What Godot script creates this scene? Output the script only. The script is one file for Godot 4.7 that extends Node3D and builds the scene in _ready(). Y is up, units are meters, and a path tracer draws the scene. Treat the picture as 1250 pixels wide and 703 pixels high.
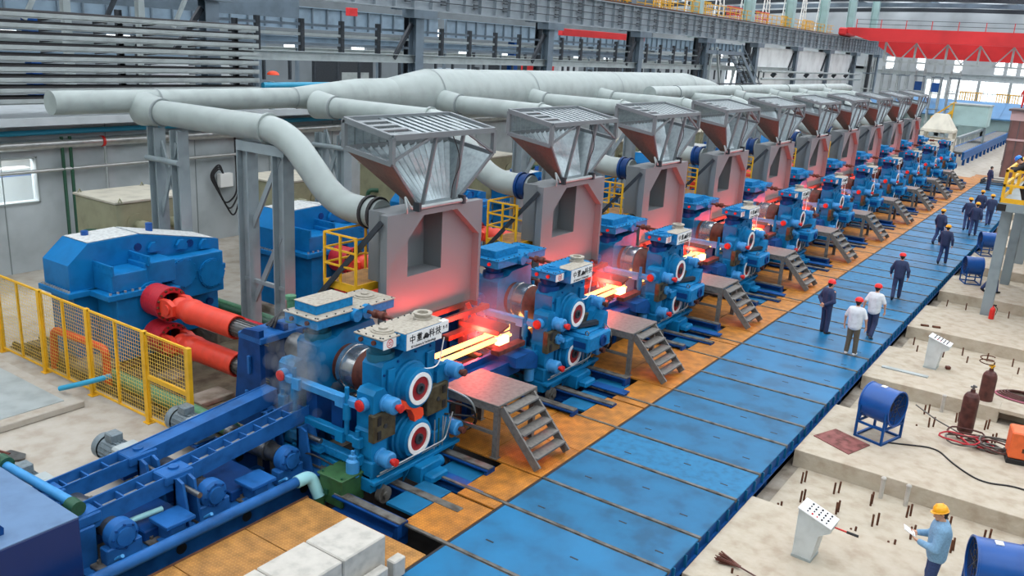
extends Node3D
# A hot strip rolling mill hall: x across the line (operator side +x), -z along the line, y up, metres.

const PITCH := 6.15          # distance from one rolling stand to the next
const STANDS := 11

# ------------------------------------------------------------------ mesh building
class G:
	var v := PackedVector3Array()
	var n := PackedVector3Array()
	func tri(a: Vector3, b: Vector3, c: Vector3, na: Vector3, nb: Vector3, nc: Vector3) -> void:
		if (b - a).cross(c - a).dot(na + nb + nc) > 0.0:
			v.append(a); v.append(c); v.append(b)
			n.append(na); n.append(nc); n.append(nb)
		else:
			v.append(a); v.append(b); v.append(c)
			n.append(na); n.append(nb); n.append(nc)
	func flat(a: Vector3, b: Vector3, c: Vector3, toward: Vector3) -> void:
		var m := (b - a).cross(c - a)
		if m.length_squared() < 1e-14:
			return
		m = m.normalized()
		if m.dot(toward) < 0.0:
			m = -m
		tri(a, b, c, m, m, m)
	func quad(a: Vector3, b: Vector3, c: Vector3, d: Vector3, toward: Vector3) -> void:
		flat(a, b, c, toward)
		flat(a, c, d, toward)
	# box from its centre and size, edges chamfered by bev
	func box(c: Vector3, s: Vector3, bas := Basis.IDENTITY, bev := 0.0) -> void:
		var h := s * 0.5
		var e := minf(bev, minf(h.x, minf(h.y, h.z)) * 0.9)
		var ax := [bas.x, bas.y, bas.z]
		var hh := [h.x, h.y, h.z]
		for i in 3:
			var j := (i + 1) % 3
			var k := (i + 2) % 3
			var u: Vector3 = ax[j] * (hh[j] - e)
			var w: Vector3 = ax[k] * (hh[k] - e)
			for sg in [-1.0, 1.0]:
				var o: Vector3 = c + ax[i] * hh[i] * sg
				quad(o - u - w, o + u - w, o + u + w, o - u + w, ax[i] * sg)
			if e > 0.0:
				var l: Vector3 = ax[i] * (hh[i] - e)
				for sj in [-1.0, 1.0]:
					for sk in [-1.0, 1.0]:
						var p: Vector3 = c + ax[j] * hh[j] * sj + ax[k] * (hh[k] - e) * sk
						var q: Vector3 = c + ax[j] * (hh[j] - e) * sj + ax[k] * hh[k] * sk
						quad(p - l, p + l, q + l, q - l, ax[j] * sj + ax[k] * sk)
		if e > 0.0:
			for sx in [-1.0, 1.0]:
				for sy in [-1.0, 1.0]:
					for sz in [-1.0, 1.0]:
						var a: Vector3 = c + ax[0] * h.x * sx + ax[1] * (h.y - e) * sy + ax[2] * (h.z - e) * sz
						var b: Vector3 = c + ax[0] * (h.x - e) * sx + ax[1] * h.y * sy + ax[2] * (h.z - e) * sz
						var d: Vector3 = c + ax[0] * (h.x - e) * sx + ax[1] * (h.y - e) * sy + ax[2] * h.z * sz
						flat(a, b, d, ax[0] * sx + ax[1] * sy + ax[2] * sz)
	# box from two corners
	func bx(x0: float, y0: float, z0: float, x1: float, y1: float, z1: float, bev := 0.0) -> void:
		box(Vector3(x0 + x1, y0 + y1, z0 + z1) * 0.5, Vector3(absf(x1 - x0), absf(y1 - y0), absf(z1 - z0)), Basis.IDENTITY, bev)
	# bar of rectangular section between two points
	func bar(a: Vector3, b: Vector3, w: float, h: float, up := Vector3.UP, bev := 0.0) -> void:
		var d := b - a
		var z := d.normalized()
		if absf(z.dot(up)) > 0.98:
			up = Vector3.RIGHT if absf(z.x) < 0.9 else Vector3.FORWARD
		var x := up.cross(z).normalized()
		box((a + b) * 0.5, Vector3(w, h, d.length()), Basis(x, z.cross(x), z), bev)
	# H section between two points: flanges across h
	func hbeam(a: Vector3, b: Vector3, w: float, h: float, up := Vector3.UP, t := 0.03) -> void:
		var z := (b - a).normalized()
		if absf(z.dot(up)) > 0.98:
			up = Vector3.RIGHT if absf(z.x) < 0.9 else Vector3.FORWARD
		var x := up.cross(z).normalized()
		var y := z.cross(x)
		for s in [-1.0, 1.0]:
			bar(a + y * s * (h - t) * 0.5, b + y * s * (h - t) * 0.5, w, t, y)
		bar(a, b, t * 0.7, h - 2.0 * t, y)
	# round bar, cone or pipe wall
	func cyl(a: Vector3, b: Vector3, r: float, r2 := -1.0, seg := 16, cap_a := true, cap_b := true) -> void:
		if r2 < 0.0:
			r2 = r
		var z := (b - a).normalized()
		var x := z.cross(Vector3.UP if absf(z.y) < 0.9 else Vector3.RIGHT).normalized()
		var y := z.cross(x)
		var sl := (r - r2) / maxf((b - a).length(), 1e-5)
		for i in seg:
			var t0 := TAU * i / seg
			var t1 := TAU * (i + 1) / seg
			var d0 := x * cos(t0) + y * sin(t0)
			var d1 := x * cos(t1) + y * sin(t1)
			var n0 := (d0 + z * sl).normalized()
			var n1 := (d1 + z * sl).normalized()
			tri(a + d0 * r, a + d1 * r, b + d1 * r2, n0, n1, n1)
			tri(a + d0 * r, b + d1 * r2, b + d0 * r2, n0, n1, n0)
			if cap_a and r > 0.0:
				tri(a, a + d0 * r, a + d1 * r, -z, -z, -z)
			if cap_b and r2 > 0.0:
				tri(b, b + d0 * r2, b + d1 * r2, z, z, z)
	# turned profile: points (radius, distance along the axis); sharp edges
	func lathe(o: Vector3, axis: Vector3, prof: Array, seg := 20) -> void:
		var z := axis.normalized()
		for i in prof.size() - 1:
			var p: Vector2 = prof[i]
			var q: Vector2 = prof[i + 1]
			if absf(p.y - q.y) < 1e-5:
				ring(o + z * p.y, z * (1.0 if q.x < p.x else -1.0), p.x, q.x, seg)
			else:
				cyl(o + z * p.y, o + z * q.y, p.x, q.x, seg, false, false)
	func ring(o: Vector3, z: Vector3, r0: float, r1: float, seg := 20) -> void:
		z = z.normalized()
		var x := z.cross(Vector3.UP if absf(z.y) < 0.9 else Vector3.RIGHT).normalized()
		var y := z.cross(x)
		for i in seg:
			var t0 := TAU * i / seg
			var t1 := TAU * (i + 1) / seg
			var d0 := x * cos(t0) + y * sin(t0)
			var d1 := x * cos(t1) + y * sin(t1)
			quad(o + d0 * r0, o + d1 * r0, o + d1 * r1, o + d0 * r1, z)
	# pipe along a polyline; radius may be an array
	func tube(pts: Array, r, seg := 8, caps := true) -> void:
		var m := pts.size()
		var x := Vector3.ZERO
		var old := []
		for i in m:
			var p: Vector3 = pts[i]
			var d: Vector3 = ((pts[mini(i + 1, m - 1)] - p).normalized() + (p - pts[maxi(i - 1, 0)]).normalized())
			d = d.normalized()
			if x == Vector3.ZERO:
				x = d.cross(Vector3.UP if absf(d.y) < 0.9 else Vector3.RIGHT).normalized()
			x = (x - d * x.dot(d)).normalized()
			var y := d.cross(x)
			var rr: float = r[i] if r is Array else r
			var now := []
			for k in seg + 1:
				var t := TAU * k / seg
				var q := x * cos(t) + y * sin(t)
				now.append([p + q * rr, q])
			if i > 0:
				for k in seg:
					tri(old[k][0], old[k + 1][0], now[k + 1][0], old[k][1], old[k + 1][1], now[k + 1][1])
					tri(old[k][0], now[k + 1][0], now[k][0], old[k][1], now[k + 1][1], now[k][1])
			if caps and (i == 0 or i == m - 1):
				var e: Vector3 = -d if i == 0 else d
				for k in seg:
					tri(p, now[k][0], now[k + 1][0], e, e, e)
			old = now
	# polygon (in the u, w plane) pushed from d0 to d1 along the third axis: axis "x": u=z w=y, "y": u=x w=z, "z": u=x w=y
	func prism(poly: PackedVector2Array, axis: String, d0: float, d1: float, o := Vector3.ZERO, bas := Basis.IDENTITY) -> void:
		var U := Vector3.RIGHT
		var W := Vector3.UP
		var D := Vector3.BACK
		if axis == "x":
			U = Vector3.BACK; D = Vector3.RIGHT
		elif axis == "y":
			W = Vector3.BACK; D = Vector3.UP
		U = bas * U; W = bas * W; D = bas * D
		var t := Geometry2D.triangulate_polygon(poly)
		for i in range(0, t.size(), 3):
			for s in [d0, d1]:
				var q := []
				for k in 3:
					var p := poly[t[i + k]]
					q.append(o + U * p.x + W * p.y + D * s)
				flat(q[0], q[1], q[2], D * (1.0 if s == maxf(d0, d1) else -1.0))
		var ccw := 1.0 if not Geometry2D.is_polygon_clockwise(poly) else -1.0
		# Geometry2D counts clockwise with y downwards; the outside is found from the signed area instead
		var area := 0.0
		for i in poly.size():
			area += poly[i].cross(poly[(i + 1) % poly.size()])
		ccw = 1.0 if area > 0.0 else -1.0
		for i in poly.size():
			var a := poly[i]
			var b := poly[(i + 1) % poly.size()]
			var e := (b - a)
			var out := Vector2(e.y, -e.x) * ccw
			quad(o + U * a.x + W * a.y + D * d0, o + U * b.x + W * b.y + D * d0, o + U * b.x + W * b.y + D * d1, o + U * a.x + W * a.y + D * d1, U * out.x + W * out.y)
	func ball(c: Vector3, r: Vector3, seg := 12, rows := 8, from := -1.0) -> void:
		for i in rows:
			var a0 := lerpf(asin(from), PI / 2, float(i) / rows)
			var a1 := lerpf(asin(from), PI / 2, float(i + 1) / rows)
			for k in seg:
				var q := []
				for pr in [[a0, k], [a0, k + 1], [a1, k + 1], [a1, k]]:
					var t: float = TAU * pr[1] / seg
					q.append(Vector3(cos(pr[0]) * cos(t), sin(pr[0]), cos(pr[0]) * sin(t)))
				tri(c + q[0] * r, c + q[1] * r, c + q[2] * r, (q[0] / r).normalized(), (q[1] / r).normalized(), (q[2] / r).normalized())
				if i < rows - 1:
					tri(c + q[0] * r, c + q[2] * r, c + q[3] * r, (q[0] / r).normalized(), (q[2] / r).normalized(), (q[3] / r).normalized())
	func add(m: G, t: Transform3D) -> void:
		for i in m.v.size():
			v.append(t * m.v[i])
			n.append((t.basis * m.n[i]).normalized())
		if t.basis.determinant() < 0.0:
			for i in range(v.size() - m.v.size(), v.size(), 3):
				var q := v[i]; v[i] = v[i + 1]; v[i + 1] = q
				q = n[i]; n[i] = n[i + 1]; n[i + 1] = q
	func mesh() -> ArrayMesh:
		var a := []
		a.resize(Mesh.ARRAY_MAX)
		a[Mesh.ARRAY_VERTEX] = v
		a[Mesh.ARRAY_NORMAL] = n
		var m := ArrayMesh.new()
		m.add_surface_from_arrays(Mesh.PRIMITIVE_TRIANGLES, a)
		return m

func V(x: float, y: float, z: float) -> Vector3:
	return Vector3(x, y, z)

# ------------------------------------------------------------------ naming and placing
var taken := {}
func numbered(s: String) -> String:
	if not taken.has(s):
		taken[s] = 0
		return s
	taken[s] += 1
	return "%s_%03d" % [s, taken[s]]

func put(called: String, what, m: Material, parent: Node = self, label := "") -> MeshInstance3D:
	var o := MeshInstance3D.new()
	o.mesh = what.mesh() if what is G else what
	o.material_override = m
	if parent == self:
		o.name = numbered(called)
	else:
		var nm := called
		var i := 0
		while parent.has_node(nm):
			i += 1
			nm = "%s_%03d" % [called, i]
		o.name = nm
	parent.add_child(o, true)
	if label != "":
		o.set_meta("label", label)
	return o

func tag(o: Node, label: String, category: String, group := "") -> Node:
	o.set_meta("label", label)
	o.set_meta("category", category)
	if group != "":
		o.set_meta("group", group)
	return o

func thing(called: String, label: String, category: String, at := Vector3.ZERO, turn := 0.0, group := "") -> Node3D:
	var o := Node3D.new()
	o.name = numbered(called)
	add_child(o, true)
	o.position = at
	o.rotation.y = turn
	tag(o, label, category, group)
	return o

func dup(src: Node3D, called: String, label: String, at: Vector3, turn := 0.0) -> Node3D:
	var o: Node3D = src.duplicate()
	o.name = numbered(called)
	add_child(o, true)
	o.position = at
	o.rotation.y = turn
	o.set_meta("label", label)
	return o

func struct(called: String, what, m: Material, parent: Node = self) -> Node3D:
	var o: Node3D
	if what == null:
		o = Node3D.new()
		o.name = numbered(called)
		parent.add_child(o, true)
	else:
		o = put(called, what, m, parent)
	o.set_meta("kind", "structure")
	return o

const ORD := ["first", "second", "third", "fourth", "fifth", "sixth", "seventh", "eighth", "ninth", "tenth", "eleventh", "twelfth", "thirteenth", "fourteenth", "fifteenth", "sixteenth", "seventeenth", "eighteenth", "nineteenth", "twentieth", "twenty-first", "twenty-second", "twenty-third", "twenty-fourth"]

func fillet(pts: Array, r: float, steps := 6) -> Array:
	var out := [pts[0]]
	for i in range(1, pts.size() - 1):
		var p: Vector3 = pts[i]
		var a: Vector3 = (pts[i - 1] - p)
		var b: Vector3 = (pts[i + 1] - p)
		var d := minf(r, minf(a.length(), b.length()) * 0.48)
		a = p + a.normalized() * d
		b = p + b.normalized() * d
		for k in steps + 1:
			var t := float(k) / steps
			out.append(a * (1 - t) * (1 - t) + p * 2 * t * (1 - t) + b * t * t)
	out.append(pts[-1])
	return out

# ------------------------------------------------------------------ materials
var tex := {}
func noise_tex(key: String, lo: float, hi: float, freq: float, octaves := 4, size := 512, kind := FastNoiseLite.TYPE_SIMPLEX_SMOOTH, warm := 0.0) -> Texture2D:
	if tex.has(key):
		return tex[key]
	var f := FastNoiseLite.new()
	f.seed = hash(key) % 1000
	f.noise_type = kind
	f.frequency = freq
	f.fractal_octaves = octaves
	var t := NoiseTexture2D.new()
	t.width = size
	t.height = size
	t.seamless = true
	t.noise = f
	var g := Gradient.new()
	g.offsets = PackedFloat32Array([0.15, 0.5, 0.8])
	g.colors = PackedColorArray([Color(lo, lo * (1 - warm), lo * (1 - 2 * warm)), Color(lerpf(lo, hi, 0.72), lerpf(lo, hi, 0.72) * (1 - 0.3 * warm), lerpf(lo, hi, 0.72) * (1 - 0.6 * warm)), Color(hi, hi, hi)])
	t.color_ramp = g
	tex[key] = t
	return t

func mat(c: Color, rough := 0.6, metal := 0.0, albedo: Texture2D = null, scale := 0.4, bump: Texture2D = null, depth := 1.0) -> StandardMaterial3D:
	var m := StandardMaterial3D.new()
	m.albedo_color = c
	m.roughness = rough
	m.metallic = metal
	if albedo:
		m.albedo_texture = albedo
	if bump:
		m.normal_enabled = true
		m.normal_texture = bump
		m.normal_scale = depth
	if albedo or bump:
		m.uv1_triplanar = true
		m.uv1_world_triplanar = true
		m.uv1_scale = Vector3.ONE * scale
	return m

func rgb(r: int, g: int, b: int) -> Color:
	return Color8(r, g, b)

func glow(c: Color, e: float) -> StandardMaterial3D:
	var m := StandardMaterial3D.new()
	m.albedo_color = Color(0.1, 0.08, 0.06)
	m.emission_enabled = true
	m.emission = c
	m.emission_energy_multiplier = e
	return m

# chequered plate: small raised lozenges in alternate directions, worn and dusty in places
func checker_plate() -> Array:
	var n := 768
	var c := 12.0
	var f := FastNoiseLite.new()
	f.seed = 31
	f.frequency = 0.012
	f.fractal_octaves = 4
	var wear := f.get_seamless_image(n, n)
	var im := Image.create(n, n, false, Image.FORMAT_RGB8)
	var hm := Image.create(n, n, false, Image.FORMAT_RGB8)
	for y in n:
		var v := fposmod(y / c, 1.0) - 0.5
		for x in n:
			var u := fposmod(x / c, 1.0) - 0.5
			var odd := (int(x / c) + int(y / c)) % 2 == 1
			var a := u + v if odd else u - v
			var b := u - v if odd else u + v
			var h := clampf(1.0 - (a * a * 2.6 + b * b * 25.0), 0.0, 1.0)
			var w: float = wear.get_pixel(x, y).r
			var t := clampf(0.78 + 0.2 * h + (w - 0.5) * 0.3, 0.0, 1.0)
			im.set_pixel(x, y, Color(t, t * 0.985, t * 0.96))
			hm.set_pixel(x, y, Color(h, h, h))
	hm.bump_map_to_normal_map(2.0)
	return [ImageTexture.create_from_image(im), ImageTexture.create_from_image(hm)]

var M := {}
func make_materials() -> void:
	var grime := noise_tex("grime", 0.8, 1.0, 0.006, 5)
	var fine := noise_tex("fine", 0.85, 1.0, 0.03, 4)
	var soft := noise_tex("soft", 0.9, 1.0, 0.008, 4)
	var dirt := noise_tex("dirt", 0.66, 1.0, 0.008, 6, 512, FastNoiseLite.TYPE_SIMPLEX_SMOOTH, 0.06)
	var slab := noise_tex("slab", 0.9, 1.0, 0.012, 6, 1024, FastNoiseLite.TYPE_SIMPLEX_SMOOTH, 0.03)
	var rough_n := NoiseTexture2D.new()
	var f := FastNoiseLite.new()
	f.seed = 7; f.frequency = 0.05; f.fractal_octaves = 5
	rough_n.noise = f; rough_n.width = 512; rough_n.height = 512; rough_n.seamless = true; rough_n.as_normal_map = true; rough_n.bump_strength = 4.0
	M.stand = mat(rgb(18, 120, 174), 0.42, 0.0, grime, 0.35)
	M.stand_top = mat(rgb(24, 126, 184), 0.5, 0.0, fine, 0.5)
	M.dusty = mat(rgb(172, 166, 152), 0.8, 0.0, fine, 0.6)
	M.light_blue = mat(rgb(60, 145, 205), 0.45, 0.0, soft, 0.5)
	M.teal = mat(rgb(24, 105, 130), 0.5, 0.0, grime, 0.6)
	M.dark_blue = mat(rgb(16, 66, 128), 0.45, 0.0, grime, 0.4)
	M.table_blue = mat(rgb(36, 98, 164), 0.42, 0.0, grime, 0.5)
	M.reducer = mat(rgb(16, 114, 176), 0.42, 0.0, soft, 0.4)
	M.reducer_top = mat(rgb(202, 206, 204), 0.7, 0.0, fine, 0.5)
	M.deck = mat(rgb(12, 110, 158), 0.42, 0.0, grime, 0.22)
	M.deck2 = mat(rgb(16, 104, 148), 0.52, 0.0, grime, 0.3)
	M.deck3 = mat(rgb(20, 114, 160), 0.54, 0.0, fine, 0.25)
	M.beam_blue = mat(rgb(20, 80, 146), 0.5, 0.0, grime, 0.5)
	var chk := checker_plate()
	M.orange = mat(rgb(212, 138, 42), 0.55, 0.0, chk[0], 0.25, chk[1], 0.6)
	M.orange2 = mat(rgb(200, 144, 70), 0.6, 0.0, chk[0], 0.25, chk[1], 0.6)
	M.box_top = mat(rgb(92, 124, 160), 0.6, 0.0, soft, 0.4)
	M.dust_fill = mat(rgb(150, 155, 156), 0.85, 0.0, fine, 0.8)
	for k in ["deck", "deck2", "deck3"]:
		M[k].metallic_specular = 0.4
	for k in ["reducer", "stand", "stand_top", "table_blue", "beam_blue", "dark_blue"]:
		M[k].metallic_specular = 0.3
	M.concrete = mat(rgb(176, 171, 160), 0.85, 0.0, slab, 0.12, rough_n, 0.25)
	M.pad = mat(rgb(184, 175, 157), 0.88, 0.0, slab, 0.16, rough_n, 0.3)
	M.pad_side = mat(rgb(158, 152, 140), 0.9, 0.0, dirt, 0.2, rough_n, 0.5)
	M.pit = mat(rgb(46, 44, 42), 0.9, 0.0, dirt, 0.3)
	M.oily = mat(rgb(112, 104, 84), 0.8, 0.0, dirt, 0.3, rough_n, 0.4)
	M.white_block = mat(rgb(188, 185, 176), 0.85, 0.0, soft, 0.8)
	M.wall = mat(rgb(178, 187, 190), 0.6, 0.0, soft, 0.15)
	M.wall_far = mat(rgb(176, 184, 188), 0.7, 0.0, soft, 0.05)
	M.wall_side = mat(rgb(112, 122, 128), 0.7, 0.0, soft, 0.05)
	M.white_wall = mat(rgb(222, 226, 226), 0.7, 0.0, soft, 0.1)
	M.duct = mat(rgb(158, 170, 167), 0.42, 0.0, soft, 0.3)
	M.duct_seam = mat(rgb(128, 138, 138), 0.5)
	M.column = mat(rgb(138, 152, 156), 0.5, 0.0, soft, 0.3)
	M.girder_web = mat(rgb(148, 159, 166), 0.5, 0.0, soft, 0.2)
	M.girder = mat(rgb(104, 120, 132), 0.5, 0.0, soft, 0.2)
	M.girder_far = mat(rgb(124, 146, 162), 0.55, 0.0, soft, 0.2)
	M.dark_steel = mat(rgb(58, 64, 70), 0.5, 0.3, fine, 0.5)
	M.tray = mat(rgb(168, 178, 178), 0.5, 0.2, soft, 0.3)
	M.hood = mat(rgb(118, 125, 128), 0.5, 0.1)
	M.hood_under = mat(rgb(124, 96, 84), 0.6, 0.1, fine, 0.6)
	M.hood_frame = mat(rgb(112, 120, 123), 0.5, 0.1)
	M.galv = mat(rgb(158, 172, 176), 0.3, 0.75, fine, 0.5)
	M.steel = mat(rgb(120, 122, 122), 0.35, 0.8, fine, 0.5)
	M.bright_steel = mat(rgb(205, 208, 206), 0.22, 0.9, soft, 1.0)
	M.rail_grey = mat(rgb(112, 112, 108), 0.6, 0.3, dirt, 0.7)
	M.plat = mat(rgb(120, 117, 112), 0.6, 0.2, fine, 0.5)
	M.roll_end = mat(rgb(104, 54, 40), 0.6, 0.1, dirt, 0.9)
	M.olive = mat(rgb(86, 80, 56), 0.5, 0.2, dirt, 0.8)
	M.motor = mat(rgb(146, 146, 118), 0.6, 0.0, soft, 0.4)
	M.motor_top = mat(rgb(184, 180, 164), 0.7, 0.0, soft, 0.4)
	M.grey_motor = mat(rgb(118, 132, 138), 0.45, 0.1, fine, 0.7)
	M.red = mat(rgb(214, 38, 30), 0.45, 0.0, fine, 0.6)
	M.spindle = mat(rgb(224, 66, 44), 0.45, 0.0, soft, 0.6)
	M.frame_red = mat(rgb(112, 62, 54), 0.6, 0.0, soft, 0.6)
	M.crimson = mat(rgb(186, 30, 44), 0.5, 0.0, fine, 0.6)
	M.crane_red = mat(rgb(214, 42, 46), 0.5, 0.0, soft, 0.05)
	M.yellow = mat(rgb(232, 176, 26), 0.5, 0.0, soft, 0.5)
	M.wire = mat(rgb(214, 176, 70), 0.5)
	M.green = mat(rgb(84, 140, 104), 0.5, 0.0, fine, 0.5)
	M.dark_green = mat(rgb(30, 82, 58), 0.5, 0.0, fine, 0.5)
	M.box_green = mat(rgb(52, 96, 54), 0.55, 0.0, grime, 0.9)
	M.cyan = mat(rgb(44, 150, 186), 0.45)
	M.pale_cyan = mat(rgb(150, 206, 210), 0.5)
	M.silver_pipe = mat(rgb(196, 198, 196), 0.3, 0.7, soft, 0.6)
	M.black = mat(rgb(22, 22, 24), 0.6)
	M.rubber = mat(rgb(36, 36, 38), 0.75)
	M.rust = mat(rgb(104, 66, 44), 0.85, 0.1, dirt, 1.2)
	M.white = mat(rgb(232, 232, 228), 0.5)
	M.ring_white = mat(rgb(236, 236, 232), 0.5)
	M.ring_red = mat(rgb(150, 24, 30), 0.5)
	M.orange_part = mat(rgb(236, 72, 30), 0.5)
	M.console = mat(rgb(202, 208, 206), 0.5, 0.0, soft, 0.6)
	M.console_top = mat(rgb(224, 226, 226), 0.4)
	M.fan_blue = mat(rgb(16, 82, 158), 0.32, 0.0, soft, 0.6)
	M.gas = mat(rgb(94, 52, 46), 0.55, 0.0, dirt, 1.0)
	M.welder = mat(rgb(236, 108, 52), 0.5, 0.0, soft, 0.8)
	M.sheet_red = mat(rgb(140, 84, 80), 0.8, 0.0, dirt, 0.8)
	M.maroon = mat(rgb(122, 84, 80), 0.6, 0.0, soft, 0.2)
	M.cabin_pink = mat(rgb(196, 164, 164), 0.6)
	M.roof_dark = mat(rgb(92, 80, 80), 0.7)
	M.pale_green = mat(rgb(168, 198, 196), 0.6, 0.0, soft, 0.1)
	M.roof_blue = mat(rgb(80, 138, 186), 0.5, 0.0, soft, 0.05)
	M.cream = mat(rgb(212, 208, 192), 0.7, 0.0, soft, 0.2)
	M.glass = mat(Color(0.85, 0.92, 0.95, 0.18), 0.05)
	M.glass.transparency = BaseMaterial3D.TRANSPARENCY_ALPHA
	M.hot = glow(Color(1.0, 0.74, 0.42), 4.0)
	M.white_hot = glow(Color(1.0, 0.85, 0.6), 5.0)
	M.hot_dim = glow(Color(1.0, 0.3, 0.08), 3.0)
	M.lamp = glow(Color(1, 1, 1), 3.0)
	M.red_lamp = glow(Color(1.0, 0.1, 0.08), 2.0)
	M.skin = mat(rgb(196, 148, 120), 0.6)
	M.hair = mat(rgb(26, 22, 20), 0.7)
	M.helmet_red = mat(rgb(226, 36, 34), 0.3)
	M.helmet_yellow = mat(rgb(240, 170, 20), 0.3)
	M.helmet_blue = mat(rgb(24, 120, 210), 0.3)
	M.navy = mat(rgb(44, 58, 92), 0.85, 0.0, fine, 1.5)
	M.denim = mat(rgb(46, 66, 110), 0.85, 0.0, fine, 1.5)
	M.work_blue = mat(rgb(124, 166, 198), 0.85, 0.0, fine, 1.5)
	M.shirt_white = mat(rgb(222, 228, 232), 0.85, 0.0, soft, 1.5)
	M.khaki = mat(rgb(98, 90, 74), 0.85, 0.0, fine, 1.5)
	M.cloth_black = mat(rgb(30, 30, 34), 0.85)
	M.shoe = mat(rgb(34, 32, 34), 0.7)

func _ready() -> void:
	# ---- camera
	var cam := Camera3D.new()
	cam.name = "camera"
	cam.position = V(0, 8.3, 0)
	cam.rotation = Vector3(-0.2768, 0.5984, 0.0569)   # pitch, yaw, roll (YXZ)
	cam.fov = rad_to_deg(2.0 * atan(351.5 / 1045.39))
	cam.near = 0.1
	cam.far = 400.0
	add_child(cam)
	cam.current = true
	# ---- sky, exposure
	var env := Environment.new()
	env.background_mode = Environment.BG_SKY
	var sky := Sky.new()
	var sm := ProceduralSkyMaterial.new()
	sm.sky_top_color = Color(0.96, 0.975, 1.0)
	sm.sky_horizon_color = Color(0.97, 0.98, 1.0)
	sm.ground_bottom_color = Color(0.5, 0.5, 0.5)
	sm.ground_horizon_color = Color(0.9, 0.93, 0.95)
	sm.sky_energy_multiplier = 1.0
	sky.sky_material = sm
	env.sky = sky
	env.background_energy_multiplier = 5.5
	env.ambient_light_source = Environment.AMBIENT_SOURCE_DISABLED
	env.tonemap_mode = Environment.TONE_MAPPER_LINEAR
	env.tonemap_exposure = 0.9
	env.volumetric_fog_enabled = true
	env.volumetric_fog_density = 0.0
	env.sdfgi_enabled = true
	env.ssao_enabled = true
	env.ssil_enabled = true
	var we := WorldEnvironment.new()
	we.name = "world_environment"
	we.environment = env
	add_child(we)
	make_materials()
	build_hall()
	build_deck()
	build_pads()
	build_background()
	build_far_end()
	build_stands()
	build_hoods()
	build_ducts()
	build_drives()
	build_entry_table()
	build_left_yard()
	build_right_yard()
	build_people()
	build_haze()

# ------------------------------------------------------------------ the hall
func panes_wall(g: G, x0: float, x1: float, y0: float, y1: float, z0: float, z1: float, along: String, holes: Array) -> void:
	# a thick wall with rectangular openings [a0, a1, y0, y1] sorted along the wall
	var a := x0 if along == "x" else z0
	var put_box := func(p0: float, p1: float, q0: float, q1: float) -> void:
		if p1 - p0 < 0.001 or q1 - q0 < 0.001:
			return
		if along == "x":
			g.bx(p0, q0, z0, p1, q1, z1)
		else:
			g.bx(x0, q0, p0, x1, q1, p1)
	var end := x1 if along == "x" else z1
	for h in holes:
		put_box.call(a, h[0], y0, y1)
		put_box.call(h[0], h[1], y0, h[2])
		put_box.call(h[0], h[1], h[3], y1)
		a = h[1]
	put_box.call(a, end, y0, y1)

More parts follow.
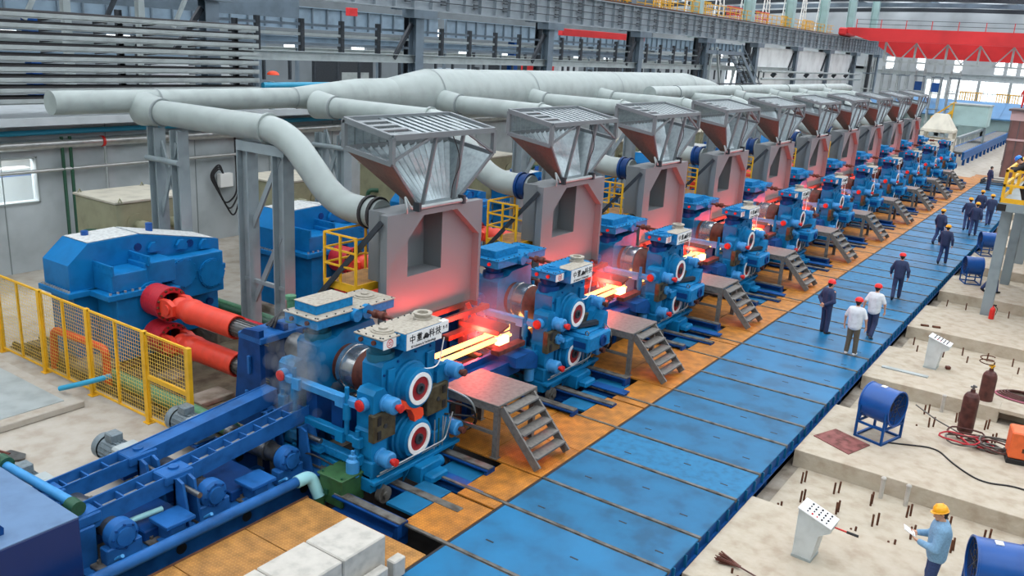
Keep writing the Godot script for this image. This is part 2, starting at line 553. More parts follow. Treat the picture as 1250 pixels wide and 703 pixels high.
func build_hall() -> void:
	# floors
	var g := G.new()
	g.bx(-75, -1.6, 14, -13.7, 0.0, -82)
	g.bx(-75, -1.6, -82, 20, 0.0, -152)
	struct("floor", g, M.concrete)
	g = G.new()
	g.bx(-13.7, -1.6, 14, 20, -1.2, -82)
	struct("floor", g, M.pit)
	g = G.new()                                           # oily trench floor beside the fence
	for z in [[-9.9, -16.2]]:
		g.bx(-22.5, 0.0, z[0], -13.8, 0.012, z[1])
	struct("floor", g, M.oily)
	# hall shell
	g = G.new()
	var holes := []
	for i in 16:
		var z := -152.0 + i * 10.0
		holes.append([z + 1.5, z + 4.0, 8.7, 9.6])
		holes.append([z + 5.5, z + 8.0, 6.3, 7.2])
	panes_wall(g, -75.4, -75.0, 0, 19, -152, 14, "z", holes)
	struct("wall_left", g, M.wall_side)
	for h in holes:
		var w := G.new()
		w.bx(-75.22, h[2], h[0], -75.18, h[3], h[1])
		struct("window", w, M.glass)
	g = G.new()
	g.bx(20, -1.6, 14, 20.4, 19, -152)
	struct("wall_right", g, M.wall_far)
	g = G.new()
	g.bx(-75, -1.6, 14, 20, 19, 14.4)
	struct("wall_near", g, M.wall_far)
	g = G.new()
	var fh := []
	fh.append([-60.0, -57.0, 3.0, 9.0])
	fh.append([-52.0, -49.0, 8.0, 9.4])
	fh.append([-45.0, -42.0, 8.0, 9.4])
	fh.append([-38.0, -35.0, 8.0, 9.4])
	fh.append([-31.0, -28.5, 7.6, 9.4])
	fh.append([-26.5, -23.6, 3.4, 6.6])
	for i in 10:
		var x := -23.2 + i * 4.3
		fh.append([x, x + 4.0, 3.4, 6.75])
	panes_wall(g, -75, 20, 0, 7.35, -152.4, -152, "x", fh)
	var fu := []
	for x in [-62.0, -50.0, -40.0, -33.0, -28.4, -23.0, -17.3, -15.6, -13.8, -12.0, -9.0, -5.0, 0.0, 6.0, 12.0]:
		fu.append([x, x + 1.2, 7.9, 9.7])
	panes_wall(g, -75, 20, 7.35, 19, -152.4, -152, "x", fu)
	struct("wall_far", g, M.wall_far)
	for h in fh + fu:
		var w := G.new()
		w.bx(h[0], h[2], -152.22, h[1], h[3] if h[3] < 7.3 or h[2] > 7.5 else 7.3, -152.18)
		struct("window", w, M.glass)
	for i in 8:                                           # mullions of the low windows
		var w := G.new()
		for k in 7:
			w.bx(-23.2 + i * 4.3 + k * 0.66, 3.4, -151.98, -23.14 + i * 4.3 + k * 0.66, 6.75, -151.9)
		w.bx(-23.2 + i * 4.3, 4.9, -151.98, -19.2 + i * 4.3, 5.0, -151.9)
		struct("trim", w, M.tray)
	# roof: metal decking with open skylight strips between
	var roof := struct("ceiling", null, null)
	var x := -75.4
	while x < 20.0:
		g = G.new()
		g.bx(x, 18.6, 14.4, x + 3.2, 18.85, -152.4)
		put("roof_strip", g, M.wall_far, roof)
		x += 6.4
	for i in 14:
		var z := 6.0 - i * 12.3
		g = G.new()
		g.hbeam(V(-75, 18.2, z), V(20, 18.2, z), 0.3, 0.8)
		put("rafter", g, M.girder, roof)
	for i in 9:
		g = G.new()
		g.hbeam(V(-70 + i * 11.0, 17.6, 14), V(-70 + i * 11.0, 17.6, -152), 0.2, 0.4)
		put("purlin", g, M.girder_far, roof)

	# shallow curved roof trusses toward the far end, with pale lining between them
	for i in 4:
		var z := -112.0 - i * 11.0
		g = G.new()
		for q in [[15.0, 0.55], [16.6, 0.3]]:
			for k in 12:
				var xa := -60.0 + k * 6.5
				var xb := xa + 6.5
				g.bar(V(xa, q[0] + 1.6 - pow((xa + 21.0) / 32.0, 2), z), V(xb, q[0] + 1.6 - pow((xb + 21.0) / 32.0, 2), z), 0.3, q[1])
		put("curved_truss", g, M.girder if i % 2 == 0 else M.dark_steel, roof)

# ------------------------------------------------------------------ walkway
func build_deck() -> void:
	var deck := struct("floor", null, null)
	var zs := []
	for k in range(-1, 11):
		for s in [-10.2, -11.95, -13.25, -15.0]:
			zs.append(s - k * PITCH)
	var panel_mats := [M.deck, M.deck2, M.deck, M.deck3, M.deck2]
	var slot := G.new()
	slot.box(Vector3.ZERO, V(0.16, 0.006, 0.035))
	var slot_m := slot.mesh()
	var rng := RandomNumberGenerator.new()
	rng.seed = 4
	for i in zs.size() - 1:
		var z0: float = zs[i] - 0.05
		var z1: float = zs[i + 1] + 0.05
		if z1 < -77.5:
			break
		var g := G.new()
		g.bx(-8.02, -0.03, z0, -4.66, 0.0, z1, 0.008)
		var p := put("deck_panel", g, panel_mats[rng.randi() % 5], deck)
		for s in [[-7.35, 0.3], [-6.1, 0.62], [-5.15, 0.28]]:
			var o := put("lifting_slot", slot_m, M.black, p)
			o.position = V(s[0] + rng.randf_range(-0.15, 0.15), 0.0, lerpf(z0, z1, s[1] + rng.randf_range(-0.08, 0.08)))
		g = G.new()
		var long := i % 4 == 0 or i % 4 == 1
		g.bx(-8.02, -0.05, zs[i] + 0.05, -4.65, -0.006, zs[i] - 0.05)
		g.bx(-10.3 if long else -8.02, -0.02, zs[i] + 0.035, -4.65, 0.022, zs[i] - 0.035, 0.006)
		put("seam_bar", g, M.rail_grey, deck)
	# frame below the panels, its ribbed edge beam toward the pads
	var g := G.new()
	g.bx(-8.02, -0.09, -4.0, -4.75, -0.05, -77.5)
	put("under_plate", g, M.pit, deck)
	var e := G.new()
	e.bx(-4.75, -0.30, -4.0, -4.68, -0.03, -77.5)
	e.bx(-4.75, -0.30, -4.0, -4.62, -0.27, -77.5)
	put("edge_beam", e, M.beam_blue, deck)
	for i in 150:
		var z := -4.3 - i * 0.49
		e = G.new()
		e.bx(-4.70, -0.27, z, -4.63, -0.04, z - 0.03)
		put("edge_rib", e, M.deck2, deck)
	g = G.new()
	g.bx(-8.04, -0.15, -4.0, -7.99, 0.004, -77.5)
	put("dark_edge", g, M.black, deck)
	# legs of the frame
	for i in 24:
		for x in [-4.95, -7.9]:
			g = G.new()
			g.bx(x, -1.2, -5.0 - i * 3.075, x + 0.15, -0.09, -5.15 - i * 3.075)
			put("frame_leg", g, M.beam_blue, deck)
	# concrete ledge in the trench beside the frame
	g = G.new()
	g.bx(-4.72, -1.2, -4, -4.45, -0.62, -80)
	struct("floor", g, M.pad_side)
	# far end of the walkway: concrete apron
	g = G.new()
	g.bx(-13.7, -1.2, -77.5, -1.0, 0.0, -82)
	struct("floor", g, M.concrete)
	# orange chequered plates and blue infill plates along the stands
	var apron := struct("floor", null, null)
	for k in range(0, 12):
		var b := -11.75 - k * PITCH
		var far_z := b + 1.75
		for q in [[-8.05, -9.05, 1.5, 0.15], [-8.05, -8.95, 0.08, -0.22], [-8.05, -9.0, -0.28, -1.45]]:
			g = G.new()
			g.bx(q[0] - 0.01, -0.04, b + q[2], q[1], 0.002, b + q[3], 0.004)
			put("orange_plate", g, M.orange, apron)
		g = G.new()
		g.bx(-9.08, -0.06, b + 1.2, -9.75, -0.01, b + 0.1)
		put("blue_plate", g, M.deck2, apron)
		g = G.new()
		g.bx(-9.03, -0.06, b - 0.3, -9.85, -0.01, b - 1.0)
		put("blue_plate", g, M.deck2, apron)
		if k < 11:
			for q in [[-8.06, -9.5, -1.5, -3.0], [-8.06, -9.5, -3.02, -4.6], [-9.52, -10.9, -1.5, -3.0], [-9.52, -10.9, -3.02, -4.6]]:
				g = G.new()
				g.bx(q[0], -0.04, b + q[2], q[1], 0.003, b + q[3], 0.004)
				put("orange_plate", g, M.orange, apron)
	for q in [[-8.06, -9.5, -4.0, -6.9], [-9.52, -10.95, -4.0, -6.9], [-8.06, -9.5, -6.92, -8.3], [-9.52, -10.95, -6.92, -8.3], [-8.06, -9.5, -8.32, -9.72], [-9.52, -10.95, -8.32, -9.72]]:
		g = G.new()
		g.bx(q[0], -0.04, q[2], q[1], 0.003, q[3], 0.004)
		put("orange_plate", g, M.orange2, apron)
	g = G.new()
	g.bx(-11.0, -0.08, -4.0, -10.95, 0.01, -9.75)
	put("edge_angle", g, M.rust, apron)
	for i in 15:                                          # bearers below the plates
		g = G.new()
		g.bx(-11.0, -0.25, -4.3 - i * 5.2, -8.05, -0.05, -4.5 - i * 5.2)
		put("bearer", g, M.beam_blue, apron)

# ------------------------------------------------------------------ foundation pads on the right
func build_pads() -> void:
	var g := G.new()
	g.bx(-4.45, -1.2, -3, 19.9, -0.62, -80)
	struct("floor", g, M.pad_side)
	for k in range(0, 11):
		var z := -12.35 - k * PITCH
		g = G.new()
		var hole := k == 2
		if hole:
			g.bx(-4.58, -0.62, z, -1.1, -0.2, z - 3.4, 0.01)
			g.bx(-1.1, -0.3, z, 0.6, -0.2, z - 3.4)
			g.bx(0.6, -0.62, z, 6.0, -0.2, z - 3.4, 0.01)
			g.bx(-1.1, -0.62, z - 0.5, 0.6, -0.3, z - 3.4)
		else:
			g.bx(-4.58, -0.62, z, 6.0, -0.2, z - 3.4, 0.01)
		struct("floor", g, M.pad)
		g = G.new()
		g.bx(-4.42, -0.66, z - 3.4, 6.0, -0.6, z - PITCH, 0.0)
		struct("floor", g, M.pad)
	g = G.new()
	g.bx(-4.58, -0.62, -6.2, 6.0, -0.2, -9.0)
	struct("floor", g, M.pad)
	g = G.new()
	g.bx(-4.42, -0.66, -9.0, 6.0, -0.6, -12.35)
	struct("floor", g, M.pad)

# ------------------------------------------------------------------ left background
func build_background() -> void:
	# electrical room wall with a window
	var g := G.new()
	panes_wall(g, -29.5, -29.2, 0, 5.0, -70, -4, "z", [[-14.3, -8.5, 2.38, 3.8]])
	struct("wall_room", g, M.wall)
	g = G.new()
	g.bx(-36, 5.0, -4, -27.9, 5.25, -70)
	struct("ceiling", g, M.wall)
	g = G.new()
	g.bx(-36.2, 0, -4, -36, 5, -70)
	g.bx(-36, 0, -4.2, -29.5, 5, -4)
	g.bx(-36, 0, -70.2, -29.5, 5, -70)
	struct("wall_room", g, M.white_wall)
	g = G.new()
	g.bx(-29.36, 2.38, -14.3, -29.33, 3.8, -8.5)
	struct("window", g, M.glass)
	g = G.new()
	for q in [[2.33, 2.38], [3.8, 3.86]]:
		g.bx(-29.22, q[0], -14.36, -29.14, q[1], -8.4)
	for z in [-14.36, -11.4, -8.46]:
		g.bx(-29.22, 2.33, z, -29.14, 3.86, z + 0.06)
	struct("trim", g, M.tray)
	# wall seams
	for i in 18:
		g = G.new()
		g.bx(-29.2, 0, -6.0 - i * 3.6, -29.18, 5.0, -6.03 - i * 3.6)
		struct("trim", g, M.duct_seam)
	# lamps in the room, seen through the window
	for z in [-9.5, -12.5]:
		var t := thing("ceiling_light", "bright strip light inside the room behind the window, %s" % ("nearer the frame edge" if z > -10.0 else "farther one"), "light", V(-31.5, 4.9, z))
		g = G.new()
		g.bx(-0.6, -0.02, -0.5, 0.6, 0.06, 0.5)
		put("frame", g, M.white, t)
		g = G.new()
		g.bx(-0.55, -0.04, -0.45, 0.55, -0.021, 0.45)
		put("diffuser", g, M.lamp, t)
		var al := AreaLight3D.new()
		al.name = "strip_lamp"
		al.area_size = Vector2(1.1, 0.9)
		al.light_energy = 70.0
		al.shadow_enabled = true
		al.area_range = 40.0
		al.position = V(0, -0.06, 0)
		al.rotation.x = -PI / 2
		t.add_child(al)
	var cab := thing("switch_cabinet", "white cabinet with a blue stripe seen through the room window", "cabinet", V(-30.6, 0, -11.6))
	g = G.new()
	g.bx(-0.4, 0, -3.2, 0.2, 3.3, 3.0, 0.02)
	put("body", g, M.white, cab)
	g = G.new()
	g.bx(0.2, 3.05, -3.2, 0.22, 3.17, 3.0)
	put("stripe", g, mat(rgb(70, 110, 190), 0.5), cab)
	g = G.new()
	g.bx(0.2, 1.6, -0.3, 0.23, 2.75, 0.5)
	put("panel", g, mat(rgb(150, 150, 136), 0.5), cab)
	# pipes along the wall
	g = G.new()
	g.cyl(V(-29.0, 4.66, -4.2), V(-29.0, 4.66, -70), 0.09, -1, 12)
	tag(put("water_pipe", g, M.cyan), "bright blue pipe running along the top of the grey wall", "pipe")
	g = G.new()
	g.cyl(V(-28.95, 4.27, -4.2), V(-28.95, 4.27, -70), 0.17, -1, 14)
	var sp := put("lagged_pipe", g, M.silver_pipe)
	tag(sp, "thick silver lagged pipe on the grey wall below the blue one", "pipe")
	g = G.new()
	g.cyl(V(-28.95, 4.27, -16.5), V(-28.95, 4.27, -16.6), 0.19, -1, 14)
	put("red_band", g, M.red, sp, "red clamp band")
	g = G.new()
	g.cyl(V(-28.9, 3.38, -4.2), V(-28.9, 3.46, -30), 0.06, -1, 8)
	tag(put("thin_pipe", g, M.silver_pipe), "thin pale pipe crossing the grey wall at window height", "pipe")
	for i in 2:
		g = G.new()
		g.tube([V(-28.9, 4.5, -15.1 - i * 0.28), V(-28.9, 0.9, -15.1 - i * 0.28), V(-28.6, 0.6, -15.1 - i * 0.28)], 0.06, 8)
		tag(put("riser_pipe", g, M.dark_green), "dark green riser pipe on the grey wall, %s of the pair" % ("left one" if i == 0 else "right one"), "pipe")
	g = G.new()
	g.cyl(V(-28.9, 0, -16.6), V(-28.9, 4.1, -16.6), 0.05, -1, 8)
	tag(put("conduit", g, M.tray), "thin grey conduit rising to the red banded pipe", "conduit")
	# junction box with looped cables
	var jb := thing("junction_box", "pale junction box with black cable loops on the grey wall", "box", V(-29.0, 2.4, -21.6))
	g = G.new()
	g.bx(-0.1, -0.25, -0.3, 0.15, 0.3, 0.3, 0.02)
	put("box", g, M.white, jb)
	for i in 3:
		g = G.new()
		g.tube(fillet([V(0.05, 0.3, 0.1), V(0.1, 0.55 + i * 0.1, 0.3), V(0.1, 0.3, 0.65 + i * 0.08), V(0.1, -1.0 - i * 0.3, 0.1 - i * 0.2), V(0.1, -0.6, -0.5 - i * 0.1), V(0.05, 1.8, -0.5)], 0.4), 0.035, 6)
		put("cable", g, M.rubber, jb)
	# stacked cable trays at the upper left
	for i in 9:
		var y := 8.28 - i * 0.325
		var t := thing("cable_tray", "long grey cable tray above the wall, %s" % ["topmost of the stack", "second from the top", "third from the top", "fourth from the top", "middle one of the nine", "fourth from the bottom", "third from the bottom", "second from the bottom", "lowest of the stack"][i], "cable tray", V(-28.3, y, 0), 0, "stacked cable trays")
		g = G.new()
		g.bx(0.33, -0.02, 4, 0.36, 0.15, -22.6)
		g.bx(-0.4, 0, 4, 0.36, 0.02, -22.6)
		g.bx(-0.43, 0, 4, -0.4, 0.13, -22.6)
		put("channel", g, M.tray, t)
		for k in 12:
			g = G.new()
			g.prism(PackedVector2Array([Vector2(-0.4, 0), Vector2(0.34, 0), Vector2(0.34, -0.03), Vector2(-0.4, -0.1)]), "z", -0.03, 0.03, V(0, 0, -2.0 - k * 1.8))
			put("bracket", g, M.dark_steel, t)
		var rng := RandomNumberGenerator.new()
		rng.seed = 50 + i
		for k in 6:
			g = G.new()
			g.tube([V(-0.3 + k * 0.11, 0.1, 4), V(-0.3 + k * 0.11 + rng.randf_range(-0.03, 0.03), 0.12 + 0.05 * (k % 2), -10), V(-0.3 + k * 0.11, 0.11, -22.4)], 0.085, 7)
			put("cable", g, M.rubber, t)
	for i in 5:
		var z := -3.0 - i * 4.8
		g = G.new()
		g.hbeam(V(-28.85, 5.2, z), V(-28.85, 8.7, z), 0.15, 0.2, V(0, 0, 1))
		tag(put("tray_post", g, M.dark_steel), "dark upright post behind the cable trays, number %s from the camera" % ["one", "two", "three", "four", "five"][i], "post", "tray posts")
	# tall duct-like pipe stub with a red valve by the tray ends
	var st := thing("valve_stub", "short grey pipe stub with an orange red handwheel beside the tray ends", "valve", V(-28.1, 5.25, -23.3))
	g = G.new()
	g.cyl(V(0, 0, 0), V(0, 1.1, 0), 0.13, -1, 12)
	g.tube(fillet([V(0, 0.95, -0.1), V(0, 1.0, -0.7), V(0, 0.4, -0.75)], 0.25), 0.07, 8)
	put("pipe", g, M.column, st)
	g = G.new()
	g.ball(V(0, 1.35, -0.1), V(0.25, 0.16, 0.25), 10, 5, 0.0)
	put("handwheel", g, M.orange_part, st)
	g = G.new()
	g.cyl(V(-28, 6.2, -22.8), V(-28, 6.2, -33), 0.12, -1, 12)
	var wp := put("water_pipe", g, M.cyan)
	tag(wp, "blue pipe above the swelling of the big header duct", "pipe")
	for i in 3:
		g = G.new()
		g.bx(-28.06, 5.25, -24.5 - i * 3.5, -27.94, 6.1, -24.62 - i * 3.5)
		put("pipe_stand", g, M.dark_steel, wp)

	# crane runway girder on its columns
	var gd := thing("crane_girder", "long grey riveted crane girder on columns across the left of the hall", "girder", V(-30, 0, 0))
	g = G.new()
	g.bx(-0.04, 9.75, 4, 0.04, 11.4, -150)
	g.bx(-0.3, 9.7, 4, 0.3, 9.76, -150)
	g.bx(-0.3, 11.36, 4, 0.3, 11.42, -150)
	put("web", g, M.girder_web, gd)
	g = G.new()
	g.bx(-0.06, 11.42, 4, 0.06, 11.55, -150)
	put("crane_rail", g, M.rust, gd)
	var stiff := G.new()
	stiff.bx(0.04, 9.76, -0.03, 0.24, 11.36, 0.03)
	var stiff_m := stiff.mesh()
	for i in 94:
		var o := put("stiffener", stiff_m, M.girder_web, gd)
		o.position.z = -20.0 - i * 1.37
	var clip := G.new()
	for k in 3:
		clip.box(V(0.2, 10.05 + k * 0.42, 0.5), V(0.1, 0.05, 0.35))
		clip.box(V(0.2, 10.22 + k * 0.42, 0.5), V(0.1, 0.05, 0.35))
	var clip_m := clip.mesh()
	for i in 40:
		var o := put("cable_clip", clip_m, M.dark_steel, gd)
		o.position.z = -20.0 - i * 2.74
	for k in 3:
		g = G.new()
		g.cyl(V(0.27, 10.15 + k * 0.42, -14), V(0.27, 10.15 + k * 0.42, -130), 0.025, -1, 6)
		put("cable", g, M.dark_steel, gd)
	for i in 11:
		var z := -10.0 - i * 12.3
		var t := thing("hall_column", "grey steel hall column under the crane girder, %s along the row" % ["outside the frame, first", "behind the cable trays, second", "nearest in clear view, third", "fourth", "fifth", "sixth", "seventh", "eighth", "ninth", "tenth", "farthest"][i], "column", V(-30.1, 0, z), 0, "columns under the crane girder")
		g = G.new()
		g.hbeam(V(0, 0, 0.35), V(0, 9.7, 0.35), 0.6, 0.5, V(1, 0, 0))
		put("shaft", g, M.girder, t)
		g = G.new()
		g.hbeam(V(-1.1, 0, -0.45), V(-1.1, 9.7, -0.45), 0.5, 0.5, V(1, 0, 0))
		put("rear_shaft", g, M.dark_steel, t)
		g = G.new()
		g.bx(-0.4, 9.3, -0.8, 0.4, 9.7, 1.0)
		put("cap", g, M.girder, t)
		g = G.new()
		g.bar(V(-0.1, 7.3, 1.9), V(-0.1, 9.0, 0.6), 0.16, 0.2)
		put("brace", g, M.dark_steel, t)
		# upper column carrying the roof
		g = G.new()
		g.hbeam(V(-1.3, 9.7, 0), V(-1.3, 18.2, 0), 0.8, 0.9, V(1, 0, 0), 0.05)
		put("upper_shaft", g, M.pale_green if i > 4 else M.girder, t)
	# service beams below the girder
	var sb := thing("service_beam", "pale grey horizontal beam with rail posts under the crane girder", "beam", V(-30.0, 0, 0))
	g = G.new()
	g.hbeam(V(-0.2, 7.3, -22), V(-0.2, 7.3, -96), 0.25, 0.4)
	put("beam", g, M.tray, sb)
	for k in 3:
		g = G.new()
		g.bx(-1.0, 7.75 + k * 0.42, -22, -0.9, 7.87 + k * 0.42, -96)
		put("rail", g, M.girder if k != 1 else M.tray, sb)
	for i in 30:
		g = G.new()
		g.bx(-1.05, 7.4, -22.4 - i * 2.46, -0.85, 8.9, -22.6 - i * 2.46)
		put("post", g, M.dark_steel, sb)
	for i in 46:
		g = G.new()
		g.bx(0.0, 6.3, -23.0 - i * 1.4, 0.12, 7.1, -23.1 - i * 1.4)
		put("hanger", g, M.dark_steel, sb)
	# walkway in front of wall under beam
	g = G.new()
	g.bx(-29.75, 5.9, -22, -29.25, 6.0, -84)
	tag(put("gangway", g, M.dark_steel), "dark narrow gangway under the pale service beam", "gangway")
	# posts with braces seen above the trays
	for i in 5:
		var z := -13.0 - i * 3.35
		var t := thing("truss_post", "pale truss post with diagonal brace above the cable trays, %s from the left" % ["first", "second", "third", "fourth", "fifth"][i], "post", V(-36.5, 0, z), 0, "truss posts above the trays")
		g = G.new()
		g.bx(-0.15, 0, -0.15, 0.15, 12, 0.15)
		put("post", g, M.tray, t)
		g = G.new()
		g.bar(V(0, 8.2, 1.7), V(0, 11, 0.2), 0.16, 0.16)
		put("brace", g, M.tray if i % 2 == 0 else M.dark_steel, t)
	g = G.new()
	g.bx(-37.6, 9.0, 4, -37.4, 13, -33)
	tag(put("cladding", g, M.girder), "dark blue grey cladding band behind the truss posts", "cladding")
	# the next aisle: panelled girders
	for q in [[-52.0, 8.6, 10.1, -20.0, -62.0, "pale blue panelled girder in the next aisle"], [-52.0, 8.6, 10.1, -63.0, -140.0, "pale blue panelled girder farther along the next aisle"]]:
		var t := thing("panel_girder", q[5], "girder", V(q[0], 0, 0))
		g = G.new()
		g.bx(-0.05, q[1], q[3], 0.05, q[2], q[4])
		g.bx(-0.3, q[1] - 0.06, q[3], 0.3, q[1], q[4])
		g.bx(-0.3, q[2], q[3], 0.3, q[2] + 0.06, q[4])
		put("web", g, M.girder_far, t)
		var z: float = q[3]
		while z > q[4]:
			g = G.new()
			g.bx(0.05, q[1], z, 0.25, q[2], z - 0.08)
			put("stiffener", g, M.girder, t)
			z -= 1.5
	for i in 8:
		g = G.new()
		g.hbeam(V(-52, 0, -26 - i * 16.0), V(-52, 8.5, -26 - i * 16.0), 0.7, 0.8, V(1, 0, 0))
		tag(put("aisle_column", g, M.dark_blue if i % 3 == 0 else M.girder), "column of the next aisle under the panelled girder, %s along" % ["first", "second", "third", "fourth", "fifth", "sixth", "seventh", "eighth"][i], "column", "columns of the next aisle")
	var levels := [[-40.0, 7.9, 0.35], [-44.0, 7.2, 0.3], [-48.0, 6.7, 0.5]]
	for i in 3:
		g = G.new()
		g.hbeam(V(levels[i][0], levels[i][1], -18), V(levels[i][0], levels[i][1], -110), 0.3, levels[i][2])
		tag(put("pipe_bridge", g, M.girder_far if i != 1 else M.tray), "long horizontal beam of the pipe bridge behind the girder, %s of the three" % ["highest", "middle", "lowest"][i], "beam", "pipe bridge beams")
	for i in 24:
		g = G.new()
		g.bx(-44.1, 0.0, -20 - i * 3.7, -43.9, 8.2, -20.2 - i * 3.7)
		tag(put("bridge_post", g, M.dark_steel if i % 2 == 0 else M.girder), "thin post of the pipe bridge behind the girder, %s from the camera end" % ORD[i], "post", "thin posts of the pipe bridge")
	# machinery silhouettes in the next aisle
	var rng := RandomNumberGenerator.new()
	rng.seed = 9
	for i in 12:
		var z := -30.0 - i * 8.0
		var t := thing("machine_cabinet", "%s machine cabinet standing in the next aisle, %s from the camera end" % [["dark", "pale", "blue grey"][i % 3], ORD[i]], "cabinet", V(-56 + rng.randf_range(-2, 2), 0, z), 0, "machine cabinets in the next aisle")
		var h := rng.randf_range(4.0, 7.5)
		g = G.new()
		g.bx(-1.5, 0, -2.2, 1.5, h, 2.2, 0.05)
		put("body", g, [M.dark_steel, M.wall_far, M.girder][i % 3], t)
		g = G.new()
		g.bx(1.5, h * 0.4, -1.6, 1.55, h * 0.8, 1.6)
		put("panel", g, M.tray, t)
	# red crane beams of the next aisle
	for q in [[-38.0, 9.2, -60.5, -75.0, "red crane beam seen under the girder"], [-45.2, 6.1, -66.0, -71.0, "red frame low behind the header duct"], [-46.0, 9.6, -45.0, -45.8, "red bracket under the panelled girder"]]:
		g = G.new()
		g.bx(q[0] - 0.2, q[1], q[2], q[0] + 0.2, q[1] + 0.55, q[3], 0.02)
		tag(put("crane_beam", g, M.crane_red), q[4], "beam")
	# yellow handrail along the top of the girder, parts counted by post
	var hr := thing("crane_walkway_rail", "yellow handrail along the top of the crane girder", "railing", V(-31.0, 0, 0))
	g = G.new()
	g.bx(-0.6, 11.4, -44, 0.7, 11.46, -112)
	put("walk_plate", g, M.rust, hr)
	for k in 3:
		g = G.new()
		g.cyl(V(0, 11.8 + k * 0.38, -44), V(0, 11.8 + k * 0.38, -112), 0.035, -1, 6)
		put("rail", g, M.yellow, hr)
	for i in 48:
		g = G.new()
		g.bx(-0.03, 11.46, -44.0 - i * 1.42, 0.03, 12.6, -44.06 - i * 1.42)
		put("rail_post", g, M.yellow, hr)
	for i in 7:
		var t := thing("rail_cage", "orange barred cage on the crane walkway, %s along" % ["first", "second", "third", "fourth", "fifth", "sixth", "seventh"][i], "railing", V(-31.6, 11.46, -56.0 - i * 7.6), 0, "cages on the crane walkway")
		for k in 9:
			g = G.new()
			g.bx(-0.02, 0, -k * 0.45, 0.02, 1.3, -k * 0.45 - 0.07)
			put("bar", g, M.spindle if i in [3, 4] else M.yellow, t)
		g = G.new()
		g.bx(-0.03, 1.25, 0.05, 0.03, 1.34, -3.75)
		g.bx(-0.03, 0.6, 0.05, 0.03, 0.68, -3.75)
		put("top_bar", g, M.spindle if i in [3, 4] else M.yellow, t)
	for i in 8:
		var z := -66.0 - i * 6.2
		g = G.new()
		for s in [-1.2, 0.0, 1.2]:
			g.bar(V(-32.2, 11.4, z + s), V(-32.2, 15.5, z + s * 0.4), 0.1, 0.1)
		for k in 4:
			g.bar(V(-32.2, 11.6 + k, z - 1.1), V(-32.2, 12.4 + k, z + 0.9), 0.06, 0.06)
		tag(put("lattice_mast", g, M.white), "white lattice mast behind the yellow crane rail, %s along" % ["first", "second", "third", "fourth", "fifth", "sixth", "seventh", "eighth"][i], "mast", "lattice masts on the girder")

